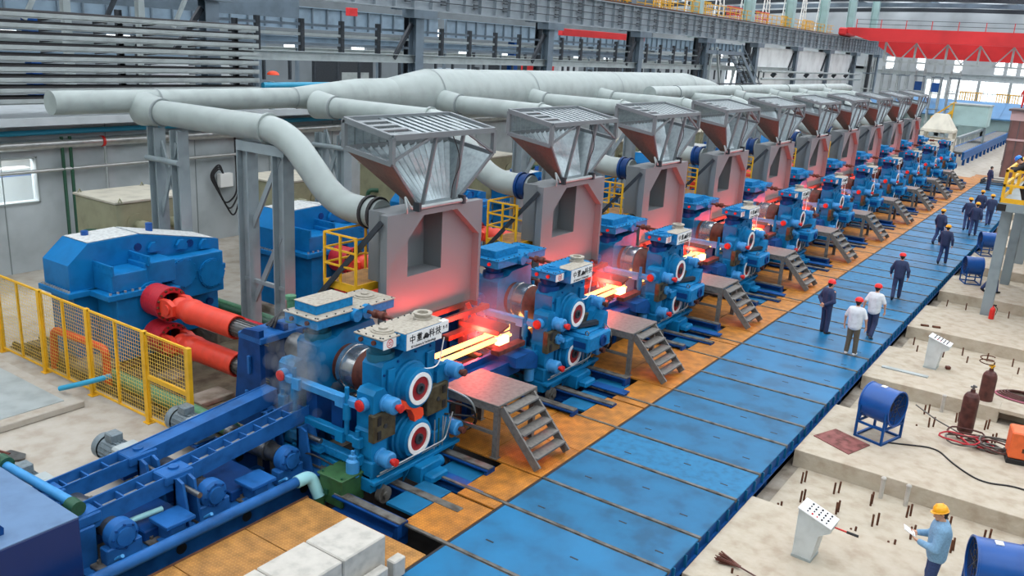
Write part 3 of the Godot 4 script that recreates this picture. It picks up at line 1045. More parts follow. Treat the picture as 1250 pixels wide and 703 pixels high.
# ------------------------------------------------------------------ far end of the hall
func build_far_end() -> void:
	var g := G.new()
	g.bx(-30.6, 3.0, -84.5, -30.3, 9.4, -119)
	struct("wall_screen", g, M.white_wall)
	var pl := thing("pipe_rack", "thin pale pipes on brackets along the white far wall", "pipe rack", V(-29.5, 0, 0))
	g = G.new()
	g.cyl(V(0, 7.1, -84), V(0, 7.0, -122), 0.1, -1, 8)
	put("pipe", g, M.tray, pl)
	g = G.new()
	g.cyl(V(0.1, 6.4, -84), V(0.1, 6.35, -122), 0.12, -1, 8)
	put("pipe", g, M.tray, pl)
	for i in 6:
		g = G.new()
		g.bar(V(-0.25, 6.6, -88 - i * 5.5), V(0.05, 7.0, -88 - i * 5.5), 0.25, 0.4)
		put("bracket", g, M.dark_steel, pl)
	var gl := thing("wrapped_bundle", "long bundle under clear film at the foot of the white far wall", "bundle", V(-28.4, 4.6, -94))
	g = G.new()
	g.box(V(0, 0.6, -5), V(1.2, 1.0, 12), Basis.IDENTITY, 0.25)
	put("film", g, M.galv, gl)
	g = G.new()
	g.bx(-0.8, -4.6, 1, 0.8, 0.1, -11)
	put("stand", g, M.white_wall, gl)
	# stair truss below the girder
	var tr := thing("stair_truss", "grey inclined stair truss rising under the crane girder", "stair", V(-29.0, 0, -76))
	for s in [-0.5, 0.5]:
		g = G.new()
		g.bar(V(s, 3.5, -8), V(s, 8.6, 0.5), 0.12, 0.35)
		g.bar(V(s, 4.3, -8), V(s, 9.4, 0.5), 0.07, 0.07)
		g.bar(V(s, 8.6, 0.5), V(s, 8.6, 6), 0.12, 0.3)
		put("stringer", g, M.girder, tr)
	for i in 14:
		g = G.new()
		g.bx(-0.5, 3.6 + i * 0.37, -7.9 + i * 0.62, 0.5, 3.64 + i * 0.37, -7.6 + i * 0.62)
		put("tread", g, M.dark_steel, tr)
	for s in [[-0.6, 2.0, -2.0], [-0.6, 5.0, 4.5], [-0.6, -1.0, 3.5]]:
		g = G.new()
		g.bar(V(s[0], 0, s[1]), V(s[0], 9.0, s[2]), 0.18, 0.18)
		put("leg", g, M.tray, tr)
	# red overhead crane
	var cr := thing("overhead_crane", "red overhead travelling crane spanning the far end of the hall", "crane", V(0, 0, -112))
	g = G.new()
	g.prism(PackedVector2Array([Vector2(-29.3, 11.9), Vector2(-26.5, 11.05), Vector2(16.5, 11.05), Vector2(19.0, 11.9), Vector2(19, 12.5), Vector2(-29.3, 12.5)]), "z", -0.45, 0.45)
	put("bridge_beam", g, M.crane_red, cr)
	g = G.new()
	g.prism(PackedVector2Array([Vector2(-27, 10.6), Vector2(-25, 9.4), Vector2(16, 9.4), Vector2(18, 10.6), Vector2(18, 11.2), Vector2(-27, 11.2)]), "z", -0.4, 0.4, V(0, 0, -7))
	put("rear_beam", g, M.crane_red, cr)
	for s in [-29.7, 19.2]:
		g = G.new()
		g.box(V(s, 12.0, -1.5), V(0.9, 0.9, 5.0), Basis.IDENTITY, 0.15)
		put("end_truck", g, M.crane_red, cr)
	for i in 17:
		g = G.new()
		g.bx(-28.5 + i * 2.8, 12.5, -0.4, -28.42 + i * 2.8, 13.5, -0.32)
		put("rail_post", g, M.red, cr)
	for k in 2:
		g = G.new()
		g.bx(-28.5, 12.95 + k * 0.5, -0.4, 18, 13.0 + k * 0.5, -0.34)
		put("handrail", g, M.dark_steel, cr)
	for i in 12:                                          # grey bracing hung between the beams
		var x := -25.0 + i * 3.4
		g = G.new()
		g.bar(V(x, 11.0, -1.5), V(x + 1.7, 8.9, -1.5), 0.13, 0.13)
		g.bar(V(x + 3.4, 11.0, -1.5), V(x + 1.7, 8.9, -1.5), 0.13, 0.13)
		g.bar(V(x, 11.0, -1.5), V(x, 8.9, -1.5), 0.22, 0.22)
		put("brace", g, M.tray, cr)
	g = G.new()
	g.bx(-25, 8.7, -1.6, 15, 8.9, -1.4)
	put("lower_chord", g, M.tray, cr)
	# a second pale crane rail farther back
	g = G.new()
	g.hbeam(V(-45, 7.3, -146), V(19, 7.5, -146), 0.4, 0.6)
	tag(put("cross_beam", g, M.tray), "long grey cross beam above the far windows", "beam")
	# scaffolding of pale uprights before the far left
	for i in 8:
		var t := thing("frame_tower", "tall pale tower of pipes and platforms near the far wall, %s from the left" % ["first", "second", "third", "fourth", "fifth", "sixth", "seventh", "eighth"][i], "tower", V(-27.5 + i * 1.35, 0, -118 - (i % 3) * 4.0), 0, "pale towers at the far end")
		g = G.new()
		for s in [[-0.5, -0.5], [0.5, -0.5], [0.5, 0.5], [-0.5, 0.5]]:
			g.bx(s[0] - 0.06, 0, s[1] - 0.06, s[0] + 0.06, 9.2 - (i % 3), s[1] + 0.06)
		put("frame", g, M.tray, t)
		for k in 3:
			g = G.new()
			g.bx(-0.6, 3.4 + k * 1.9, -0.6, 0.6, 3.5 + k * 1.9, 0.6)
			put("platform", g, M.girder if k != 1 else M.tray, t)
		if i in [4, 6]:
			g = G.new()
			g.bx(-0.45, 5.5, -0.4, 0.45, 6.6, 0.45, 0.03)
			put("blue_box", g, M.fan_blue, t)
	# blue roofed shed
	var sh := thing("blue_roof_shed", "low shed with a wide blue roof before the far windows", "shed", V(-19.0, 0, -128))
	g = G.new()
	g.bx(-9, 0, -5, 12, 2.6, 5)
	put("wall", g, M.pale_green, sh)
	g = G.new()
	g.prism(PackedVector2Array([Vector2(-6, 2.6), Vector2(6, 2.6), Vector2(6, 2.75), Vector2(0, 4.5), Vector2(-6, 2.75)]), "x", -9.5, 13)
	put("roof", g, M.roof_blue, sh)
	for i in 12:
		g = G.new()
		g.bar(V(-9.4 + i * 2.0, 2.8, 5.95), V(-9.4 + i * 2.0, 4.54, 0), 0.06, 0.05)
		put("roof_rib", g, M.roof_blue, sh)
	# yellow gates
	for i in 2:
		var t := thing("yellow_gate", "yellow barred gate in front of the far bright windows, %s" % ["left one", "right one"][i], "gate", V(-21.0 + i * 5.0, 3.6, -149))
		for k in 9:
			g = G.new()
			g.bx(k * 0.35, 0.2, -0.05, k * 0.35 + 0.12, 1.5, 0.05)
			put("bar", g, M.yellow, t)
		g = G.new()
		g.bx(-0.1, 1.42, -0.06, 3.1, 1.56, 0.06)
		g.bx(-0.1, 0.15, -0.06, 3.1, 0.3, 0.06)
		g.bx(-0.1, -3.6, -0.1, 0.05, 0.3, 0.1)
		g.bx(2.95, -3.6, -0.1, 3.1, 0.3, 0.1)
		put("frame", g, M.yellow, t)
	# pale green container
	var gb := thing("control_cabin", "long pale green cabin on legs beyond the end of the line", "cabin", V(-12.2, 0, -100))
	g = G.new()
	g.bx(-2.4, 2.85, -1.5, 1.2, 4.9, 1.5, 0.05)
	put("body", g, M.pale_green, gb)
	g = G.new()
	g.bx(-2.5, 4.9, -1.6, 1.3, 5.02, 1.6)
	put("roof", g, M.tray, gb)
	for s in [-2.2, 1.0]:
		g = G.new()
		g.bx(s - 0.12, 0, -0.15, s + 0.12, 2.9, 0.15)
		put("leg", g, M.column, gb)
	# yellow stair beside it
	var ys := thing("yellow_stair", "yellow handrailed stair beside the pale green cabin", "stair", V(-15.2, 0, -99))
	for i in 7:
		g = G.new()
		g.bx(-0.9 + i * 0.27, 2.6 + i * 0.22, -0.6, -0.6 + i * 0.27, 2.68 + i * 0.22, 0.6)
		put("tread", g, M.yellow, ys)
	for s in [-0.6, 0.6]:
		g = G.new()
		g.bar(V(-0.9, 2.6, s), V(1.0, 4.2, s), 0.07, 0.25)
		g.bar(V(-0.9, 3.5, s), V(1.0, 5.1, s), 0.06, 0.08)
		g.bx(-0.95, 0, s - 0.05, -0.85, 3.5, s + 0.05)
		g.bx(0.95, 0, s - 0.05, 1.05, 5.1, s + 0.05)
		put("side_frame", g, M.yellow, ys)
	# pyramid hood
	var py := thing("pyramid_hood", "cream pyramid roofed hood at the end of the stands", "hood", V(-13.0, 0, -84.5))
	g = G.new()
	var a := [V(-1.25, 3.2, 1.2), V(1.25, 3.2, 1.2), V(1.25, 3.2, -1.2), V(-1.25, 3.2, -1.2)]
	var b := [V(-0.5, 4.5, 0.45), V(0.5, 4.5, 0.45), V(0.5, 4.5, -0.45), V(-0.5, 4.5, -0.45)]
	for i in 4:
		g.quad(a[i], a[(i + 1) % 4], b[(i + 1) % 4], b[i], (a[i] + a[(i + 1) % 4]) * V(1, 0, 1) + V(0, 1, 0))
	g.quad(b[0], b[1], b[2], b[3], V(0, 1, 0))
	put("pyramid", g, M.cream, py)
	g = G.new()
	g.bx(-1.3, 2.95, -1.25, 1.3, 3.2, 1.25)
	for s in [[-1.15, 1.1], [1.15, 1.1], [1.15, -1.1], [-1.15, -1.1]]:
		g.bx(s[0] - 0.15, 0, s[1] - 0.15, s[0] + 0.15, 3.0, s[1] + 0.15)
	g.bx(-1.3, 1.2, -1.25, 1.3, 2.4, 1.25)
	put("body", g, M.cream, py)
	# run-out roller table
	var rt := thing("runout_table", "long blue run-out roller table beyond the last stand", "roller table", V(-11.7, 0, -86.2))
	for s in [-0.75, 0.75]:
		g = G.new()
		g.bx(s - 0.1, 0.55, 0, s + 0.1, 1.25, -48)
		put("side_beam", g, M.table_blue, rt)
	for i in 33:
		g = G.new()
		g.cyl(V(-0.65, 1.15, -0.6 - i * 1.4), V(0.65, 1.15, -0.6 - i * 1.4), 0.16, -1, 10)
		put("roller", g, M.steel, rt)
	for i in 17:
		for s in [0.65, -0.85]:
			g = G.new()
			g.bx(s, 0, -1.0 - i * 2.8, s + 0.2, 0.6, -1.2 - i * 2.8)
			put("leg", g, M.beam_blue, rt)
	for i in 2:
		var sr := thing("side_rail", "grey rail on legs beside the run-out table, %s" % ["nearer the table", "farther from the table"][i], "rail", V(-14.2 - i * 3.0, 0, -104.0))
		g = G.new()
		g.bx(0, 1.1, 0, 0.3, 1.35, -30)
		put("rail", g, M.tray, sr)
		for k in 10:
			g = G.new()
			g.bx(0, 0, -1.0 - k * 3, 0.3, 1.1, -1.2 - k * 3)
			put("leg", g, M.tray, sr)
	# grey machine frame before the cabin
	for i in 3:
		var t := thing("grey_frame", "grey steel frame machine left of the run-out table, %s" % ["nearest", "middle", "farthest"][i], "frame", V(-14.8, 0, -90 - i * 3.5), 0, "grey frames by the run-out table")
		g = G.new()
		g.bx(-0.9, 0, -0.2, -0.6, 2.6, 0.2)
		g.bx(0.6, 0, -0.2, 0.9, 2.6, 0.2)
		g.bx(-0.9, 2.2, -0.2, 0.9, 2.6, 0.2)
		put("portal", g, M.column, t)
		g = G.new()
		g.bx(-0.6, 0, -0.6, 0.6, 1.6, 0.6, 0.05)
		put("machine", g, M.grey_motor, t)
	# maroon cabin at the right edge
	var cb := thing("maroon_cabin", "tall maroon panelled cabin with a pale pink band by the walkway end", "cabin", V(-6.6, 0, -81))
	g = G.new()
	g.bx(-0.75, 0, -3, 5, 5.0, 0)
	put("body", g, M.maroon, cb)
	g = G.new()
	g.bx(-0.8, 4.6, -3.05, 5.05, 5.35, 0.06)
	put("band", g, M.cabin_pink, cb)
	g = G.new()
	g.prism(PackedVector2Array([Vector2(-1.0, 5.35), Vector2(5.2, 5.35), Vector2(5.2, 5.6), Vector2(-1.0, 5.5)]), "z", -3.3, 0.3)
	put("roof", g, M.roof_dark, cb)
	for i in 5:
		g = G.new()
		g.bx(-0.72 + i * 0.62, 0.2, 0.0, -0.64 + i * 0.62, 4.6, 0.05)
		put("panel_rib", g, M.roof_dark, cb)
	g = G.new()
	g.bx(-0.75, 3.0, 0.0, 2.2, 3.15, 0.06)
	put("mid_rail", g, M.cabin_pink, cb)
	# pale cladding beside the cabin
	g = G.new()
	g.bx(-3.1, 0, -74.5, 0.5, 5.2, -74.2)
	tag(put("pale_panel", g, M.console), "pale grey panel wall beside the maroon cabin", "panel")
	# black steps at the end of the walkway
	var bs := thing("black_grating", "black slotted grating at the far end of the walkway", "grating", V(-7.0, 0, -74.0))
	for i in 4:
		g = G.new()
		g.bx(-0.9, 0.02 + i * 0.1, -0.4 - i * 0.5, 0.9, 0.06 + i * 0.1, -0.75 - i * 0.5)
		put("slat", g, M.dark_steel, bs)
	g = G.new()
	g.bx(-0.9, 0, -0.3, -0.82, 0.36, -2.4)
	g.bx(0.82, 0, -0.3, 0.9, 0.36, -2.4)
	put("frame", g, M.dark_steel, bs)
	# bundles of dark plates on the floor beyond
	for i in 3:
		g = G.new()
		for k in 3:
			g.bx(-8.4 - i * 0.4, 0.0 + k * 0.14, -92 - i * 6.0, -6.6 - i * 0.4, 0.1 + k * 0.14, -94.5 - i * 6.0)
		tag(put("plate_stack", g, M.rail_grey), "stack of dark plates lying on the far floor, %s" % ["nearest", "middle", "farthest"][i], "plates", "plate stacks at the far end")

# ------------------------------------------------------------------ rolling stands
# strokes of the plate lettering, on a 10 x 10 grid: x0 y0 x1 y1
const GLYPHS := {
	"zhong": [1, 7.5, 9, 7.5, 1, 3.5, 9, 3.5, 1, 3.5, 1, 7.5, 9, 3.5, 9, 7.5, 5, 0, 5, 10],
	"heavy": [2, 9.6, 8, 9.6, 0.5, 8, 9.5, 8, 2, 6.8, 8, 6.8, 2, 5.3, 8, 5.3, 2, 3.8, 8, 3.8, 2, 3.8, 2, 6.8, 8, 3.8, 8, 6.8, 5, 0.6, 5, 9.6, 1.5, 2.3, 8.5, 2.3, 0.5, 0.5, 9.5, 0.5],
	"science": [0.5, 8.8, 4, 9.6, 0, 6.6, 4.6, 6.6, 2.3, 0, 2.3, 9, 2.2, 6, 0.2, 3, 2.4, 5.6, 4.4, 4, 5.6, 8.6, 6.8, 7.6, 5.4, 6, 6.6, 5, 5, 2.6, 10, 4, 8.2, 0, 8.2, 10],
	"skill": [0, 7.4, 4.2, 7.4, 2.2, 0.6, 2.2, 10, 0.2, 3.4, 4.2, 4.8, 1, 0.4, 2.2, 0.6, 4.6, 8, 10, 8, 7.3, 5.4, 7.3, 10, 5, 5.3, 9.2, 5.3, 9.2, 5.3, 5, 0, 5.4, 4.2, 10, 0],
}

func lettering(g: G, glyph: String, o: Vector3, right: Vector3, up: Vector3, size: float, t: float) -> void:
	var s: Array = GLYPHS[glyph]
	var out := right.cross(up).normalized()
	for i in range(0, s.size(), 4):
		var a: Vector3 = o + (right * s[i] + up * s[i + 1]) * size * 0.1
		var b: Vector3 = o + (right * s[i + 2] + up * s[i + 3]) * size * 0.1
		var d: Vector3 = (b - a).normalized() * t * 0.5
		g.bar(a - d, b + d, t, 0.004, out)

func text_part(words: String, size: float, m: Material, parent: Node, xf: Transform3D, called := "lettering") -> void:
	var t := TextMesh.new()
	var f := SystemFont.new()
	f.font_names = PackedStringArray(["Droid Sans"])
	f.font_weight = 700
	t.font = f
	t.font_size = 32
	t.pixel_size = size / 32.0
	t.depth = 0.004
	t.text = words
	var o := put(called, t, m, parent)
	o.transform = xf

func gearbox(t: Node3D, x0: float, x1: float, y0: float, y1: float, z0: float, z1: float, top: Material) -> Node3D:
	var g := G.new()
	g.bx(x0, y0, z0, x1, y1 - 0.03, z1, 0.012)
	var b := put("screwdown_gearbox", g, M.stand_top, t)
	g = G.new()
	g.bx(x0 - 0.02, y1 - 0.03, z0 + 0.02, x1 + 0.02, y1, z1 - 0.02, 0.006)
	put("cover_plate", g, top, b)
	g = G.new()
	for i in 10:
		var z := lerpf(z0 - 0.05, z1 + 0.05, i / 9.0)
		for x in [x0 + 0.03, x1 - 0.03]:
			g.cyl(Vector3(x, y1, z), Vector3(x, y1 + 0.018, z), 0.018, -1, 6)
	for i in 4:
		var x := lerpf(x0 + 0.08, x1 - 0.08, i / 3.0)
		g.cyl(Vector3(x, y1, z0 - 0.03), Vector3(x, y1 + 0.018, z0 - 0.03), 0.018, -1, 6)
	var bo := put("cover_bolt", g, M.dark_steel, b)
	bo.set_meta("kind", "stuff")
	for x in [lerpf(x0, x1, 0.25), lerpf(x0, x1, 0.72)]:
		g = G.new()
		g.cyl(V(x, y0 + 0.1, z0 - 0.01), V(x, y0 + 0.1, z0 + 0.05), 0.045, -1, 12)
		put("end_plug", g, M.red if top == M.stand_top else M.roll_end, b)
	return b

func make_stand(first: bool) -> Node3D:
	var t := thing("rolling_stand", "", "rolling mill stand", Vector3.ZERO, 0, "rolling stands")
	var body: Material = M.stand
	var g: G
	# base frame
	for s in [-1.0, 1.0]:
		g = G.new()
		g.bx(0.85 * s, 0.0, 1.2, 1.35 * s, 0.28, -1.25, 0.02)
		g.bx(1.35 * s, 0.22, 1.25, 1.5 * s, 0.3, -1.3, 0.01)
		for z in [1.05, 0.3, -0.4, -1.1]:
			g.prism(PackedVector2Array([Vector2(1.35 * s, 0.22), Vector2(1.5 * s, 0.22), Vector2(1.35 * s, -0.1)]), "z", z, z - 0.04)
		put("sole_beam", g, body, t)
	for z in [1.0, -1.05]:
		g = G.new()
		g.bx(-1.3, 0.0, z - 0.16, 1.3, 0.34, z + 0.16, 0.02)
		put("cross_beam", g, body, t)
	# posts and claws of the two housings
	for sx in [1.0, -1.0]:
		for sz in [1.0, -1.0]:
			g = G.new()
			g.prism(PackedVector2Array([Vector2(sz * 1.1, 0.2), Vector2(sz * 0.72, 0.2), Vector2(sz * 0.72, 1.9), Vector2(sz * 0.8, 2.02), Vector2(sz * 1.02, 2.02), Vector2(sz * 1.1, 1.94), Vector2(sz * 1.1, 1.25), Vector2(sz * 1.14, 1.2), Vector2(sz * 1.14, 0.7), Vector2(sz * 1.1, 0.6)]), "x", 0.88 * sx, 1.3 * sx)
			g.bx(0.84 * sx, 0.2, sz * 0.62, 1.34 * sx, 0.62, sz * 1.16, 0.03)
			put("housing_post", g, body, t)
		# upper housing with its shoulders
		g = G.new()
		g.prism(PackedVector2Array([Vector2(0.74, 1.42), Vector2(0.74, 2.36), Vector2(0.66, 2.44), Vector2(0.28, 2.46), Vector2(0.1, 2.56), Vector2(-0.74, 2.6), Vector2(-0.8, 2.5), Vector2(-0.8, 1.3), Vector2(-0.5, 1.3), Vector2(-0.44, 1.5), Vector2(0.4, 1.5), Vector2(0.46, 1.42)]), "x", (0.66 if sx > 0.0 else 0.5) * sx, 1.16 * sx)
		g.bx(1.16 * sx, 1.6, 0.62, 1.22 * sx, 2.3, 0.42, 0.01)
		g.bx(1.16 * sx, 1.7, -0.5, 1.22 * sx, 2.35, -0.72, 0.01)
		put("upper_chock", g, body, t)
		g = G.new()
		for q in [[0.68, 2.2], [0.68, 1.7], [0.3, 2.38], [-0.2, 2.45], [-0.65, 2.45], [-0.65, 1.6]]:
			g.cyl(V(1.16 * sx, q[1], q[0]), V(1.185 * sx, q[1], q[0]), 0.026, -1, 6)
		put("chock_bolt", g, M.dark_blue, t).set_meta("kind", "stuff")
		# lower chock
		g = G.new()
		g.prism(PackedVector2Array([Vector2(0.66, 0.35), Vector2(0.66, 1.02), Vector2(0.4, 1.2), Vector2(-0.4, 1.2), Vector2(-0.66, 1.02), Vector2(-0.66, 0.35)]), "x", 0.46 * sx, 1.14 * sx)
		put("lower_chock", g, body, t)
		# screw and sleeve under the gearbox
		for z in [0.46, -0.5]:
			g = G.new()
			g.lathe(V(0.86 * sx, 2.4, z), Vector3.UP, [Vector2(0.27, 0), Vector2(0.27, 0.16), Vector2(0.2, 0.16), Vector2(0.2, 0.26), Vector2(0.24, 0.26), Vector2(0.24, 0.36), Vector2(0.2, 0.4)], 18)
			put("screw_sleeve", g, M.teal if z > 0.0 and first else M.dark_blue, t)
	# rolls with their necks, bearing covers and end discs
	for q in [[1.82, 0.46, "upper_roll"], [0.76, 0.44, "lower_roll"]]:
		var r := Node3D.new()
		r.name = q[2]
		t.add_child(r)
		g = G.new()
		var R: float = q[1]
		g.lathe(V(0, q[0], 0), Vector3.RIGHT, [Vector2(R - 0.03, -0.4), Vector2(R, -0.37), Vector2(R, -0.27), Vector2(R - 0.02, -0.26), Vector2(R - 0.02, -0.22), Vector2(R, -0.21), Vector2(R, 0.05), Vector2(R - 0.02, 0.07)], 40)
		put("barrel", g, M.bright_steel, r)
		g = G.new()
		g.lathe(V(0, q[0], 0), Vector3.RIGHT, [Vector2(0.2, -0.5), Vector2(R - 0.04, -0.5), Vector2(R - 0.04, -0.4), Vector2(0, -0.4)], 32)
		g.lathe(V(0, q[0], 0), Vector3.RIGHT, [Vector2(0, 0.07), Vector2(R - 0.02, 0.07), Vector2(R - 0.02, 0.47), Vector2(R - 0.06, 0.5), Vector2(0.2, 0.5)], 32)
		g.cyl(V(-1.5, q[0], 0), V(1.2, q[0], 0), 0.2, -1, 20)
		put("roll_neck", g, M.roll_end, r)
		g = G.new()
		g.lathe(V(1.1, q[0], 0), Vector3.RIGHT, [Vector2(0.5, 0), Vector2(0.5, 0.12), Vector2(0.46, 0.14), Vector2(0.46, 0.2), Vector2(0.4, 0.22), Vector2(0.4, 0.36), Vector2(0.36, 0.38), Vector2(0.3, 0.38), Vector2(0.3, 0.33)], 32)
		put("bearing_cover", g, body, r)
		g = G.new()
		g.lathe(V(1.1, q[0], 0), Vector3.RIGHT, [Vector2(0.325, 0.375), Vector2(0.325, 0.4), Vector2(0.245, 0.4), Vector2(0.245, 0.34)], 32)
		put("white_ring", g, M.ring_white, r)
		g = G.new()
		g.lathe(V(1.1, q[0], 0), Vector3.RIGHT, [Vector2(0.25, 0.36), Vector2(0.25, 0.37), Vector2(0.1, 0.37), Vector2(0.1, 0.33)], 32)
		put("red_disc", g, M.ring_red, r)
		g = G.new()
		g.lathe(V(1.1, q[0], 0), Vector3.RIGHT, [Vector2(0.11, 0.37), Vector2(0.11, 0.41), Vector2(0.06, 0.41), Vector2(0.06, 0.36), Vector2(0, 0.36)], 20)
		put("end_hub", g, M.dark_steel, r)
	# dark coupling sleeves on the drive side
	for y in [1.82, 0.76]:
		g = G.new()
		g.lathe(V(-2.1, y, 0), Vector3.RIGHT, [Vector2(0.0, 0), Vector2(0.28, 0.0), Vector2(0.28, 0.5), Vector2(0.22, 0.55), Vector2(0.22, 0.9)], 20)
		put("coupling_sleeve", g, M.steel, t)
	# olive keeper plates with two slots
	for q in [[0.56, 1.16, 1.02, 1.58], [-1.0, -0.36, 1.06, 1.66]]:
		g = G.new()
		g.bx(1.22, q[2], q[0], 1.38, q[3], q[1], 0.02)
		var kp := put("keeper_plate", g, M.olive, t)
		var zm: float = q[1] - 0.14 if q[0] > 0.0 else q[0] + 0.14
		for y in [q[2] + 0.14, q[3] - 0.14]:
			g = G.new()
			g.box(V(1.385, y, zm), V(0.02, 0.17, 0.1), Basis.IDENTITY, 0.005)
			put("slot", g, M.black, kp)
		g = G.new()
		g.cyl(V(1.375, (q[2] + q[3]) * 0.5, (q[0] + q[1]) * 0.5), V(1.4, (q[2] + q[3]) * 0.5, (q[0] + q[1]) * 0.5), 0.045, -1, 12)
		put("centre_bolt", g, M.dark_steel, kp)
	# balance cylinders with red rod ends
	for q in [[0.78, 1.72], [0.9, 0.66], [-1.1, 1.88], [-1.15, 0.6]]:
		var c := Node3D.new()
		c.name = "balance_cylinder"
		t.add_child(c, true)
		g = G.new()
		g.lathe(V(1.2, q[1], q[0]), Vector3.RIGHT, [Vector2(0.17, 0), Vector2(0.17, 0.14), Vector2(0.15, 0.15), Vector2(0.15, 0.22), Vector2(0.165, 0.23), Vector2(0.165, 0.36), Vector2(0.13, 0.39), Vector2(0, 0.39)], 20)
		put("barrel", g, M.light_blue, c)
		g = G.new()
		g.lathe(V(1.59, q[1], q[0]), Vector3.RIGHT, [Vector2(0.05, 0), Vector2(0.05, 0.06), Vector2(0.075, 0.06), Vector2(0.075, 0.13), Vector2(0, 0.14)], 12)
		put("rod_end", g, M.roll_end if q[0] < 0 else M.red, c)
	# knobs on the entry side posts
	for q in [[1.08, 1.74], [-1.1, 1.74]]:
		g = G.new()
		g.cyl(V(q[0], q[1], 1.1), V(q[0], q[1], 1.22), 0.13, -1, 18)
		var kn := put("clamp_housing", g, M.light_blue, t)
		g = G.new()
		g.lathe(V(q[0], q[1], 1.22), Vector3.BACK, [Vector2(0.11, 0), Vector2(0.11, 0.035), Vector2(0.07, 0.05), Vector2(0, 0.05)], 18)
		put("red_cap", g, M.red, kn)
	# entry cross bars, side cylinders and guide carriage
	for y in [1.62, 0.9]:
		g = G.new()
		g.bx(-1.0, y, 1.05, 1.0, y + 0.16, 1.22, 0.02)
		g.bx(-0.7, y - 0.02, 1.22, -0.5, y + 0.2, 1.3)
		g.bx(0.5, y - 0.02, 1.22, 0.7, y + 0.2, 1.3)
		put("entry_bar", g, M.light_blue if y > 1.0 else body, t)
		g = G.new()
		g.bx(-1.0, y, -1.2, 1.0, y + 0.16, -1.05, 0.02)
		put("exit_bar", g, body, t)
	for q in [[0.72, 1.2], [-0.72, 1.2], [0.72, -1.25], [-0.72, -1.25]]:
		g = G.new()
		g.lathe(V(q[0], 1.05, q[1]), Vector3.UP, [Vector2(0.05, 0), Vector2(0.05, 0.3), Vector2(0.08, 0.3), Vector2(0.08, 0.62), Vector2(0.045, 0.64), Vector2(0.045, 0.95), Vector2(0, 0.96)], 12)
		put("lift_cylinder", g, body, t)
	for q in [[0.2, 0.5, 0.55, 1.1], [-0.5, -0.2, 0.55, 1.1], [0.2, 0.5, -1.2, -0.6], [-0.5, -0.2, -1.2, -0.6]]:
		g = G.new()
		g.prism(PackedVector2Array([Vector2(q[2], 0.75), Vector2(q[3], 0.75), Vector2(q[3], 1.55), Vector2((q[2] + q[3]) * 0.5, 1.5), Vector2(q[2], 1.2)]), "x", q[0], q[1])
		put("guide_block", g, M.dark_blue, t)
	g = G.new()
	g.bx(-0.95, 0.42, 0.98, 0.95, 0.6, 1.18, 0.02)
	g.bx(-0.5, 0.46, 1.18, 0.1, 0.56, 1.3)
	put("entry_shelf", g, M.stand_top, t)
	# small blue cylinder boxes on the entry post
	for q in [[1.0, 0.95, 1.2], [1.0, 0.6, 1.22], [-1.1, 1.2, 1.18], [-1.1, 0.7, 1.2]]:
		g = G.new()
		g.bx(q[0] - 0.1, q[1] - 0.1, 1.1, q[0] + 0.1, q[1] + 0.12, q[2] + 0.06, 0.02)
		g.cyl(V(q[0], q[1] - 0.2, q[2]), V(q[0], q[1] + 0.25, q[2]), 0.045, -1, 10)
		put("valve_block", g, body, t)
	g = G.new()
	g.lathe(V(0.98, 0.28, 1.3), Vector3.UP, [Vector2(0.1, 0), Vector2(0.13, 0.03), Vector2(0.13, 0.34), Vector2(0.08, 0.38), Vector2(0.08, 0.44), Vector2(0.04, 0.46), Vector2(0.04, 0.54), Vector2(0, 0.55)], 16)
	put("accumulator", g, M.light_blue, t)
	# tie bar between the bearing covers
	if first:
		g = G.new()
		g.prism(PackedVector2Array([Vector2(0.44, 1.66), Vector2(0.56, 1.58), Vector2(0.52, 1.46), Vector2(0.36, 1.5), Vector2(0.22, 1.44), Vector2(0.12, 1.28), Vector2(0.1, 1.14), Vector2(-0.06, 1.12), Vector2(-0.16, 1.22), Vector2(-0.14, 1.36), Vector2(-0.04, 1.4), Vector2(0.02, 1.56), Vector2(0.2, 1.66)]), "x", 1.28, 1.45)
		put("orange_lever", g, M.orange_part, t, "bright orange lever")
	else:
		# guide drive box with its rear bracket on the operator side
		g = G.new()
		g.bx(1.1, 0.88, 0.12, 1.95, 1.32, -1.0, 0.05)
		g.bx(0.85, 1.0, 0.5, 1.5, 1.24, -1.05, 0.03)
		g.bx(1.0, 1.32, 0.0, 1.75, 1.36, -0.95, 0.01)
		put("guide_drive_box", g, M.stand_top, t)
		g = G.new()
		g.bx(1.3, 1.0, 0.122, 1.85, 1.16, 0.14)
		put("recess_band", g, M.dark_blue, t)
		g = G.new()
		g.prism(PackedVector2Array([Vector2(-0.2, 1.4), Vector2(-0.4, 1.75), Vector2(-0.62, 1.9), Vector2(-0.8, 1.86), Vector2(-0.62, 1.4)]), "x", 1.25, 1.5, V(0, -0.04, -0.4))
		g.prism(PackedVector2Array([Vector2(-0.3, 1.4), Vector2(-0.5, 1.7), Vector2(-0.62, 1.78), Vector2(-0.62, 1.4)]), "x", 1.5, 1.8, V(0, -0.04, -0.4))
		put("rear_bracket", g, M.stand, t)
		g = G.new()
		g.bar(V(1.3, 1.42, -0.1), V(1.65, 1.48, -0.75), 0.14, 0.1)
		put("cylinder_cover", g, M.dark_steel, t)
		g = G.new()
		g.lathe(V(1.95, 1.1, -0.55), Vector3.RIGHT, [Vector2(0.15, 0), Vector2(0.15, 0.05), Vector2(0.1, 0.05), Vector2(0.1, 0.02), Vector2(0, 0.02)], 18)
		put("round_cover", g, M.dark_blue, t)
		for q in [[1.8, 0.0], [1.8, -0.85], [1.15, 0.3]]:
			g = G.new()
			var pts := []
			for i in 9:
				pts.append(V(q[0] + cos(i * TAU / 8) * 0.05, 1.38 + sin(i * TAU / 8) * 0.06, q[1]))
			g.tube(pts, 0.014, 6)
			put("lifting_ring", g, M.steel, t)
		g = G.new()
